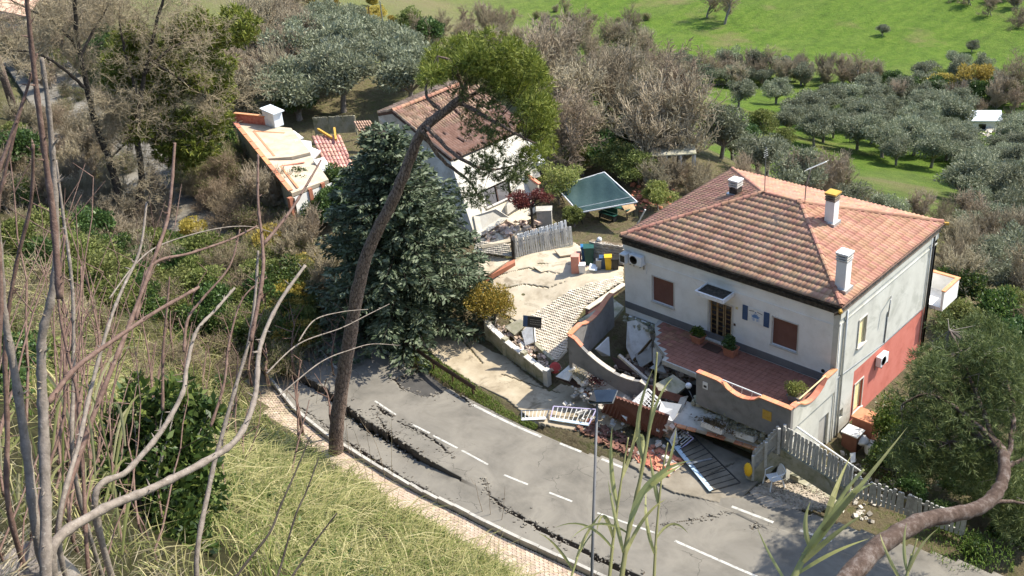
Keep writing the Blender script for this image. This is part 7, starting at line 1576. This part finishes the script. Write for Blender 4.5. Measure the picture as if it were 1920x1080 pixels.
for p in scatter([(190,470),(300,470),(380,500),(470,520),(560,560),(560,660),(470,690),(370,640),(290,620),(200,600),(60,520),(100,450)], 46, 1.7, rng): shrub(rng.choice(['leaf_ivy','leaf_shrub','leaf_shrub','leaf_shrub','leaf_laurel']), p, rng.uniform(.8,1.35), 'leafy green bush in the bank thicket', 'leafy bushes of the bank thicket')
for p in scatter([(480,460),(560,470),(595,540),(590,640),(540,690),(490,640)], 18, 1.3, rng): shrub(rng.choice(['leaf_shrub','leaf_yellow','leaf_shrub']), p, rng.uniform(.7,1.0), 'fresh yellow-green bush by the broken road edge', 'fresh bushes by the broken road edge')
for k9 in range(26):
    p = Vector((rng.uniform(20,46), rng.uniform(-1,26), 0)); p.z = gz(p.x, p.y); shrub(rng.choice(['leaf_ivy','leaf_shrub','leaf_laurel']), p, rng.uniform(.8,1.5), 'dark bush in the garden right of the leaning pine', 'bushes right of the leaning pine')
for p in scatter([(0,540),(120,540),(260,600),(430,680),(500,760),(430,800),(250,740),(120,700),(0,760)], 24, 1.5, rng): shrub(rng.choice(['leaf_ivy','leaf_shrub','leaf_shrub','leaf_laurel']), p, rng.uniform(.3,.55), 'low bramble clump on the near slope', 'bramble clumps on the near slope')
for s_ in SH.values():
    for c_ in list(s_.children): bpy.data.objects.remove(c_)
    bpy.data.objects.remove(s_)
# ------------------------------------------------------------------ the near slope: grass, shoots, laurel, cane
rs = np.random.RandomState(101)
LBX, LBY = atd(292,1000,11.6).x, atd(292,1000,11.6).y
def hill_points(n, xlo, xhi, ulo, uhi, power=1.0):
    out = np.zeros((0, 3))
    while len(out) < n:
        X = rs.uniform(xlo, xhi, n); u = rs.uniform(ulo, uhi, n); base = np.minimum(road_c(X), np.where(X > 0, -12.1, 99))-HALF-WALK; Y = base-u
        d = np.hypot(X-CAM.x, Y-CAM.y); keep = rs.rand(n) < np.clip((14/np.maximum(d, 4))**power, 0, 1); keep &= d > 3.2; keep &= np.hypot(X-LBX, Y-LBY) > .8
        keep &= vfbm(X, Y, 2.2, 61, 3) > -.32+.2*rs.rand(n)
        Z = ground_z(X[keep], Y[keep]); out = np.concatenate([out, np.stack([X[keep], Y[keep], Z], 1)])
    return out[:n]
def grass_layer(name, n, m, h0, h1, w, label, ulo, uhi, bend, power=.6, xlo=-26, xhi=31):
    P = hill_points(n, xlo, xhi, ulo, uhi, power); P[:, 2] -= .04; d = np.hypot(P[:, 0]-CAM.x, P[:, 1]-CAM.y)
    H_ = (h0+(h1-h0)*rs.rand(n)**1.4)*np.clip(d/20, .3, 1)*(1+.55*vfbm(P[:, 0], P[:, 1], 1.6, 71, 3)); W_ = w*(.6+.8*rs.rand(n))*np.clip(d/26, .25, 1.2)
    o = obj(name, grass_mesh(name, P, H_, W_, rs, bend*(.5+.9*rs.rand(n)), (.06,.09)), m); tag(o, label, 'grass', kind='stuff')
grass_layer('grass', 34000, 'grass_mix', .5, 1.5, .036, 'long yellow-green grass covering the near slope', .7, 22, 1.1)
grass_layer('grass', 17000, 'grass_dry', .5, 1.5, .032, 'dry straw-coloured grass over the near slope', .6, 22, 1.3)
grass_layer('grass', 26000, 'grass_green', .2, .7, .036, 'fresh green grass low on the near slope', .1, 20, .9)
grass_layer('dry_stalks', 1600, 'straw', .9, 1.8, .012, 'tall thin dead stalks standing on the near slope', .4, 21, .3)
n = 5200; P = hill_points(n, -20, 30, .3, 18, .5); k_ = vfbm(P[:, 0], P[:, 1], 1.1, 83, 2) > .12; P = P[k_]; m5 = 7; PP = np.repeat(P, m5, 0); nn5 = len(PP)
o = obj('weeds', leaf_mesh('weeds', PP+np.stack([rs.normal(size=nn5)*.12, rs.normal(size=nn5)*.12, .1+.35*rs.rand(nn5)], 1), np.stack([rs.normal(size=nn5), rs.normal(size=nn5), .5+.5*rs.rand(nn5)], 1), .12+.12*rs.rand(nn5), .07, rs, .15), 'leaf_ivy'); tag(o, 'patches of broad dark green weeds on the near slope', 'weeds', kind='stuff')
# verge beside the guardrail and weeds along walls
def px_grass(name, poly, n, m, h0, h1, w, label, zoff=0, bend=.7):
    poly = np.array(poly, float); lo, hi = poly.min(0), poly.max(0); P = []
    while len(P) < n:
        Q = lo+rs.rand(n, 2)*(hi-lo)
        for q in Q[inpoly(Q, poly)]: v_ = at(float(q[0]), float(q[1]), 0.0); P.append((v_.x, v_.y, 0))
    P = P[:n]
    P = np.array(P); P[:, 2] = np.maximum(ground_z(P[:, 0], P[:, 1]), .0)+zoff; o = obj(name, grass_mesh(name, P, h0+(h1-h0)*rs.rand(n), w, rs, bend), m); tag(o, label, 'grass', kind='stuff')
px_grass('grass', [(690,600),(720,605),(800,660),(880,715),(960,775),(1012,800),(1000,808),(930,775),(860,735),(790,690),(730,645)], 4200, 'grass_green', .08, .26, .03, 'green weeds on the verge under the guardrail')
px_grass('grass', [(690,575),(780,600),(790,650),(740,640)], 2600, 'grass_green', .15, .5, .04, 'rank green weeds below the spruce')
px_grass('grass', [(1660,960),(1900,1010),(1900,1075),(1780,1070)], 700, 'grass_green', .1, .3, .03, 'sparse shaded grass beyond the lower right fence')
px_grass('grass', [(370,280),(440,270),(470,340),(400,360)], 2500, 'grass_green', .2, .6, .06, 'bright green grass patch beside the flat-roofed building')
# weedy tufts along the pavement edge
grass_layer('grass', 5200, 'grass_mix', .3, .9, .028, 'tall grass fringe leaning over the brick pavement', -.15, 1.6, 1.2, .2, -9, 14)
# laurel bush
lb0 = atd(292,1078,12.3); lb0.z = min(lb0.z, gz(lb0.x, lb0.y)+.2); lz = gz(lb0.x, lb0.y); lau = thing('laurel_bush', 'glossy dark green laurel bush among the bare shoots', 'bush', (lb0.x, lb0.y, lz)); off = Vector((lb0.x, lb0.y, lz))
rl = np.random.RandomState(7); cc = []
for (px, py, r_) in [(250,760,.22),(240,800,.25),(300,790,.25),(350,760,.25),(370,800,.25),(340,840,.3),(260,860,.32),(230,900,.3),(300,900,.35),(360,880,.3),(380,930,.28),(250,960,.32),(320,970,.36),(290,1020,.36),(350,1010,.3),(230,1020,.3),(270,1060,.35),(330,1060,.35),(220,830,.2),(310,740,.15),(255,730,.15)]:
    q = atd(px, py, 12.2+rl.uniform(-.35,.35)); cc.append((*(q-off), r_))
for _ in range(16):
    q = atd(rl.uniform(205,400), rl.uniform(715,1000), 12.2+rl.uniform(-.5,.5)); cc.append((*(q-off), rl.uniform(.10,.2)))
cc = np.array(cc); P, d = clump_points(rl, cc[:, :3], cc[:, 3], 8500, .35); D = d*.6+rl.normal(size=P.shape)*.5+[0,0,.35]; LL = .085+.065*rl.rand(len(P)); obj('leaves', leaf_mesh('leaves', P, D, LL, LL*.45, rl, .12), 'leaf_laurel', lau)
obj('stem', seg_mesh('stem', [(0,0,-.2, *c_[:3], .014, .006) for c_ in cc], 5), 'bark_grey', lau)
# bare shoots close to the camera: (pixel path, distance start, distance end, base and tip thickness in pixels, colour, description)
SHOOTS = [
 ([(88,1110),(86,960),(82,800),(78,700),(80,625),(96,560),(106,470),(101,330),(92,210),(78,108)], 4.8, 4.5, 30, 13, 'sapling_grey', 'thickest grey upright shoot at the left, cut at its top'),
 ([(72,1010),(52,860),(28,700),(8,590),(2,500),(-8,380)], 4.9, 4.6, 26, 16, 'sapling_grey', 'thick grey shoot curving out at the left edge'),
 ([(95,1040),(180,962),(280,918),(380,868),(445,822),(478,745),(488,650),(522,570),(572,498)], 4.9, 6.2, 27, 10, 'sapling_grey', 'long pale shoot sweeping right and then upward'),
 ([(178,950),(240,882),(300,812),(342,738),(350,690),(368,622),(405,580),(440,540)], 5.2, 6.0, 17, 8, 'sapling_grey', 'pale shoot forking from the sweeping one beside the laurel'),
 ([(112,560),(100,410),(84,290),(66,150),(52,20),(48,-30)], 4.5, 4.3, 17, 11, 'sapling_red', 'reddish shoot reaching past the upper left edge'),
 ([(108,1010),(150,850),(206,700),(246,600),(290,482),(316,400),(328,268)], 5.4, 6.2, 16, 9, 'sapling_red', 'red-brown shoot rising through the middle of the left side'),
 ([(90,756),(140,692),(210,640),(290,586),(362,545),(372,538)], 4.8, 5.4, 14, 9, 'sapling_red', 'brown side branch slanting up to the right'),
 ([(255,600),(282,500),(360,474),(430,450),(482,424)], 6.0, 6.6, 9, 6, 'sapling_red', 'thin red branch running level towards the spruce'),
 ([(470,640),(492,520),(492,455),(484,380),(484,290)], 6.2, 6.6, 11, 7, 'sapling_red', 'thin red upright shoot left of the spruce'),
 ([(494,458),(540,402),(576,345),(602,300)], 6.4, 6.8, 9, 6, 'sapling_red', 'thin red shoot slanting right beside the spruce'),
 ([(368,1080),(394,905),(414,825),(440,732),(466,642),(478,560),(484,470)], 6.4, 6.6, 14, 8, 'sapling_grey', 'straight grey shoot right of the laurel bush'),
 ([(110,1010),(150,822),(170,732),(202,615),(228,545),(262,470),(275,380)], 5.0, 5.6, 13, 7, 'sapling_grey', 'slender grey shoot leaning right among the left stems'),
 ([(166,1070),(156,890),(145,742),(128,668),(110,560),(122,440)], 5.6, 5.6, 11, 7, 'sapling_red', 'slender brown shoot between the thick left stems'),
 ([(142,900),(138,700),(136,545),(118,400),(105,300)], 5.8, 5.8, 12, 7, 'sapling_grey', 'straight thin grey shoot behind the thick left stem'),
 ([(18,960),(14,800),(10,640),(30,500),(58,380),(62,270)], 5.0, 4.6, 14, 9, 'sapling_red', 'reddish shoot bending in from the left edge'),
 ([(-10,340),(30,230),(56,150),(70,100)], 4.4, 4.4, 10, 6, 'sapling_red', 'short reddish twig crossing the top left stems'),
 ([(-5,680),(2,560),(-4,400),(8,330),(40,200)], 4.6, 4.5, 12, 8, 'sapling_red', 'bent reddish shoot hugging the left edge'),
 ([(305,770),(306,660),(312,590),(318,520)], 7.0, 7.0, 8, 5, 'sapling_red', 'short red twig above the laurel bush'),
 ([(345,660),(352,600),(380,560),(430,500),(450,430)], 6.6, 6.9, 8, 5, 'sapling_red', 'thin red twig arching above the laurel bush'),
 ([(410,1140),(455,1065),(505,1000),(526,948),(552,890),(582,818)], 7.5, 8.0, 9, 4, 'bark_dark', 'dark dead twig rising from the grass at the bottom'),
 ([(510,1140),(530,1050),(555,965),(575,920),(598,858)], 8.0, 8.3, 7, 4, 'bark_dark', 'short dark dead twig in the bottom grass'),
 ([(535,1130),(575,1040),(632,962)], 8.0, 8.1, 8, 5, 'bark_dark', 'broken dark twig stub in the bottom grass'),
 ([(205,560),(250,500),(300,460),(400,430),(470,425),(520,440)], 8.0, 9.0, 4, 2.5, 'sapling_grey', 'thin pale twig arching across the bank'),
 ([(500,700),(560,645),(640,615),(690,590),(730,570)], 9.0, 10, 4, 2, 'sapling_grey', 'thin pale twig crossing before the pine trunk'),
 ([(520,745),(600,680),(660,655),(700,645),(750,648)], 9.0, 10, 3.5, 2, 'sapling_grey', 'second thin pale twig crossing the pine trunk'),
 ([(560,640),(590,600),(640,585),(690,580)], 9.2, 10, 3.5, 2, 'sapling_grey', 'uppermost thin pale twig crossing the pine trunk'),
 ([(395,800),(420,720),(430,640),(455,560),(500,520)], 7.2, 7.4, 8, 4, 'sapling_red', 'thin brown twig behind the sweeping pale shoot'),
 ([(60,1000),(90,880),(120,780),(122,640),(150,560),(152,500)], 5.6, 5.9, 10, 6, 'sapling_red', 'thin brown stem crossing behind the left cluster'),
]
for k, (L, da, db, w0, w1, m, lb) in enumerate(SHOOTS):
    n = len(L); pts = [atd(a, b_, da+(db-da)*i/(n-1)) for i, (a, b_) in enumerate(L)]; p0 = pts[0]; g0 = gz(p0.x, p0.y)
    t = thing('sapling_shoot', lb, 'shoot', p0); loc = [p-p0 for p in pts]
    if p0.z-g0 > .05 and L[0][1] > 880: loc = [Vector((loc[0].x-.05, loc[0].y-.03, g0-p0.z-.1))]+loc
    stem(loc, .36*w0*da/F_PX, .27*w1*db/F_PX, 9, k).build('stem', m, t, True)
    rg = random.Random(k); bud = MB(); npt = len(loc)
    for i in range(1, npt):
        for _ in range(2):
            q = loc[i-1].lerp(loc[i], rg.random()); r_ = w0/2*da/F_PX; d = Vector((rg.gauss(0,1), rg.gauss(0,1), .8)).normalized(); bud.tube([q+d*r_*.5, q+d*(r_*1.2+.012)], [.0045,.001], 5)
    stuff(bud.build('buds', m, t))
# many thin shoots among and behind the thick ones
rg = random.Random(41); sg_ = []
for k in range(95):
    if k < 32: x0, y0, d_, hh_ = rg.uniform(-30,330), rg.uniform(800,1080), rg.uniform(6.5,12), rg.uniform(300,720)
    else: x0, y0, d_, hh_ = rg.uniform(120,640), rg.uniform(600,980), rg.uniform(18,34), rg.uniform(120,330)
    d_ = (hit(x0, min(y0, 1075))-CAM).length*(.97 if k >= 32 else .92); hh_ *= min(1.0, 9/d_) if k < 32 else min(1.0, 24/d_)
    x1 = x0+rg.uniform(-.22,.38)*hh_; n = 7; r_ = rg.uniform(1.6,3.4)*d_/F_PX; prev = None; cv = rg.uniform(-.12,.12)*hh_
    for i in range(n+1):
        t = i/n; p = atd(x0+(x1-x0)*t+cv*math.sin(math.pi*t), y0-hh_*t, d_+t*.8)+Vector((rg.gauss(0,.012), rg.gauss(0,.012), 0))
        if prev is not None:
            sg_.append((*prev, *p, r_*(1-.7*(i-1)/n), r_*(1-.7*i/n)))
            if rg.random() < .5 and i > 1:
                e = p+Vector((rg.gauss(0,.5), rg.gauss(0,.5), .7)).normalized()*rg.uniform(.1,.35)*(1+d_/16); sg_.append((*p, *e, r_*.45, r_*.2))
        else:
            g0 = gz(p.x, p.y)
            if p.z > g0: sg_.append((p.x, p.y, g0-.1, *p, r_*1.1, r_))
        prev = p
o = obj('thin_shoots', seg_mesh('thin_shoots', sg_, 5), 'sapling_red'); tag(o, 'many thin brown shoots standing all over the left slope', 'shoots', kind='stuff')
# cut stump and dry litter at the foot of the shoots
sp = atd(55,1010,5.2); sp.z = gz(sp.x, sp.y); o = MB().lathe([(.17,-.2),(.15,.1),(.13,.28),(.11,.30),(.0,.29)], (0,0,0), 12).build('tree_stump', 'bark_grey', smooth=False, loc=sp, rot=(.2,.1,0)); tag(o, 'weathered cut stump at the foot of the left shoots', 'stump')
n = 5200; sc_ = np.where(rs.rand(n) < .3, .45, 2.0); P = np.array([tuple(sp)]*n)+np.stack([rs.normal(size=n)*sc_-.8*(sc_ > 1), rs.normal(size=n)*sc_*.8+.8*(sc_ > 1), np.zeros(n)], 1); P[:, 2] = ground_z(P[:, 0], P[:, 1])+.02*rs.rand(n); o = obj('dry_litter', leaf_mesh('dry_litter', P, np.stack([rs.normal(size=n), rs.normal(size=n), .25*rs.rand(n)], 1), .14+.2*rs.rand(n), .006, rs, .02), 'straw'); tag(o, 'dry straw litter round the cut stump', 'litter', kind='stuff')
# thin twig tangle on the bank
sg_ = []
for k in range(420):
    q = hit(rs.uniform(180,620), rs.uniform(480,760)); h_ = rs.uniform(.8,2.4); d = unit(np.array([rs.normal()*.25, rs.normal()*.25, 1.])); a = np.array(q); m_ = a+d*h_*.5; b_ = a+d*h_+rs.normal(size=3)*.15; sg_ += [(*a, *m_, .012, .009), (*m_, *b_, .009, .004)]
    for _ in range(2): e = m_+(b_-m_)*rs.rand(); sg_.append((*e, *(e+unit(rs.normal(size=3)+[0,0,.6])*h_*.3), .006, .003))
o = obj('twig_tangle', seg_mesh('twig_tangle', sg_, 3), 'twig_brown'); tag(o, 'tangle of thin dead twigs over the roadside bank', 'twigs', kind='stuff')
for k in range(9):
    q = hit(*[(690,900),(700,920),(722,910),(735,890),(655,850),(675,880),(905,960),(920,965),(940,975)][k]); h_ = [3.0,3.4,3.6,2.6,2.4,2.2,1.8,1.6,1.5][k]; g_ = random.Random(k); s_ = []; tp9 = []
    grow(g_, (0,0,-.1), (g_.gauss(0,.08), g_.gauss(0,.08), 1), h_, .018, 1, s_, tp9, .25, .5, .06, (1,2), .35, .5, 5, 0, .005)
    o = obj('dead_stalk', seg_mesh('dead_stalk', s_, 4), 'twig_brown', loc=q); tag(o, 'thin dead stalk standing before the brick pavement', 'stalk', 'dead stalks before the pavement')
# giant cane
def cane_leaf(mb, p0, p1, p2, w, n=9):
    p0, p1, p2 = Vector(p0), Vector(p1), Vector(p2); A_ = []; 
    for i in range(n+1):
        t = i/n; p = p0*(1-t)**2+p1*2*t*(1-t)+p2*t*t; d = ((p1-p0)*(1-t)+(p2-p1)*t).normalized(); v_ = (CAM-p).normalized(); sd2 = d.cross(v_).normalized(); sd2 = (sd2*.8+Vector((0,0,1)).cross(d)*.5).normalized(); ww = w*(.55+.45*min(1, t*4))*(1-t**2.5)+.0008
        A_.append((p-sd2*ww/2, p-d.cross(sd2)*ww*.12, p+sd2*ww/2))
    o = len(mb.v)
    for a, b_, c_ in A_: mb.v += [tuple(a), tuple(b_), tuple(c_)]
    for i in range(n): mb.f += [(o+3*i, o+3*i+3, o+3*i+4, o+3*i+1), (o+3*i+1, o+3*i+4, o+3*i+5, o+3*i+2)]
def cane(label, path, d, w, leaves, m='reed'):
    pts = [atd(a, b_, d) for a, b_ in path]; p0 = pts[0]; t = thing('cane_reed', label, 'reed', p0); g0 = gz(p0.x, p0.y)
    loc = [p-p0 for p in pts]; dn2 = (pts[0]-pts[1]).normalized(); k2 = .3
    while k2 < 12 and (p0+dn2*k2).z > gz((p0+dn2*k2).x, (p0+dn2*k2).y): k2 += .3
    loc = [dn2*k2]+loc
    stem(loc, w/2*d/F_PX, w*.3/2*d/F_PX, 7, 1).build('culm', m, t, True)
    for (a, b_, c_, lw) in leaves:
        mb = MB(); cane_leaf(mb, atd(*a, d)-p0, atd(*b_, d+random.Random(a[0]).uniform(-.3,.3))-p0, atd(*c_, d+random.Random(c_[0]).uniform(-.4,.4))-p0, lw*d/F_PX); mb.build('leaf', m, t)
cane('tall dry cane with drooping leaves in front of the fallen railings', [(1160,1120),(1178,1000),(1200,900),(1218,800),(1228,710),(1232,660)], 6.6, 11, [((1180,990),(1200,880),(1300,862),14),((1190,940),(1240,890),(1282,870),10),((1200,900),(1215,780),(1190,830),7),((1205,860),(1180,790),(1225,690),9),((1178,1000),(1120,960),(1070,1010),7),((1215,820),(1228,740),(1262,708),6),((1170,1040),(1150,960),(1140,900),8),((1165,1060),(1200,960),(1250,935),8)])
cane('slim green cane left of the street lamp foot', [(1140,1110),(1150,1010),(1165,900),(1178,820)], 6.9, 8, [((1150,1010),(1130,930),(1118,1000),8),((1158,950),(1140,880),(1148,800),9),((1165,900),(1190,840),(1196,780),7),((1150,1030),(1100,960),(1040,990),6)])
cane('slim cane right of the tall dry one', [(1225,1110),(1230,1010),(1240,900),(1252,830)], 7.0, 7, [((1230,1010),(1260,960),(1290,1000),7),((1236,950),(1225,900),(1218,850),8),((1240,900),(1262,860),(1268,800),6),((1228,1040),(1205,980),(1212,920),7)])
cane('broad-leaved cane rising to the right before the picket fence', [(1470,1120),(1510,1040),(1550,975),(1590,915),(1620,880)], 6.4, 14, [((1510,1040),(1570,950),(1632,892),22),((1530,1010),(1600,930),(1702,800),12),((1545,985),(1570,900),(1598,850),13),((1500,1060),(1560,1000),(1622,962),13),((1490,1080),(1560,1030),(1630,1010),9),((1520,1030),(1500,980),(1520,940),9),((1560,965),(1600,920),(1640,905),11),((1480,1100),(1440,1040),(1420,990),6)])
cane('thin cane stalks at the bottom right edge', [(1690,1120),(1705,1060),(1720,1010)], 6.8, 7, [((1700,1080),(1720,1020),(1760,990),7),((1695,1100),(1660,1040),(1650,1000),6),((1700,1070),(1690,1020),(1700,980),6)])
cane('yellow-green cane stalk at the lower left of the street lamp', [(1060,1115),(1085,1040),(1110,1000)], 6.8, 6, [((1075,1070),(1040,1010),(1010,1000),7),((1080,1050),(1100,990),(1130,960),7)])
# near grass blades hanging into the left edge
mb = MB(); rg = random.Random(8); t = thing('tall_grass_clump', 'long arching grass blades rooted among the left shoots', 'grass', atd(60,1030,5.0))
p0 = Vector(t.location)
for k in range(34):
    x0, y0 = rg.uniform(-20,240), rg.uniform(820,1080); dd_ = rg.uniform(5.5,9); h_ = rg.uniform(90,240); dx_ = rg.uniform(-130,130); cane_leaf(mb, atd(x0,y0,dd_)-p0, atd(x0+dx_*.3,y0-h_,dd_)-p0, atd(x0+dx_,y0-h_*rg.uniform(.3,.9),dd_)-p0, rg.uniform(4,8)*dd_/F_PX, 7)
stuff(mb.build('blades', 'reed', t))
# ------------------------------------------------------------------ small groups: say which one, counted from the left of the photograph
ORD = ['leftmost', 'second from the left', 'third from the left', 'fourth from the left', 'fifth from the left', 'sixth from the left', 'seventh from the left', 'eighth from the left', 'ninth from the left', 'tenth from the left', 'eleventh from the left', 'twelfth from the left', 'thirteenth from the left', 'fourteenth from the left']
_groups = {}
for o in C.objects:
    if o.parent is None and o.get('group'): _groups.setdefault((o['group'], o.get('label')), []).append(o)
for (g, lb), L in _groups.items():
    if 1 < len(L) <= len(ORD):
        for i, o in enumerate(sorted(L, key=lambda q: proj(q.location)[0])):
            t_ = f"{lb}, {ORD[i]}"
            if len(t_.split()) <= 16: o['label'] = t_
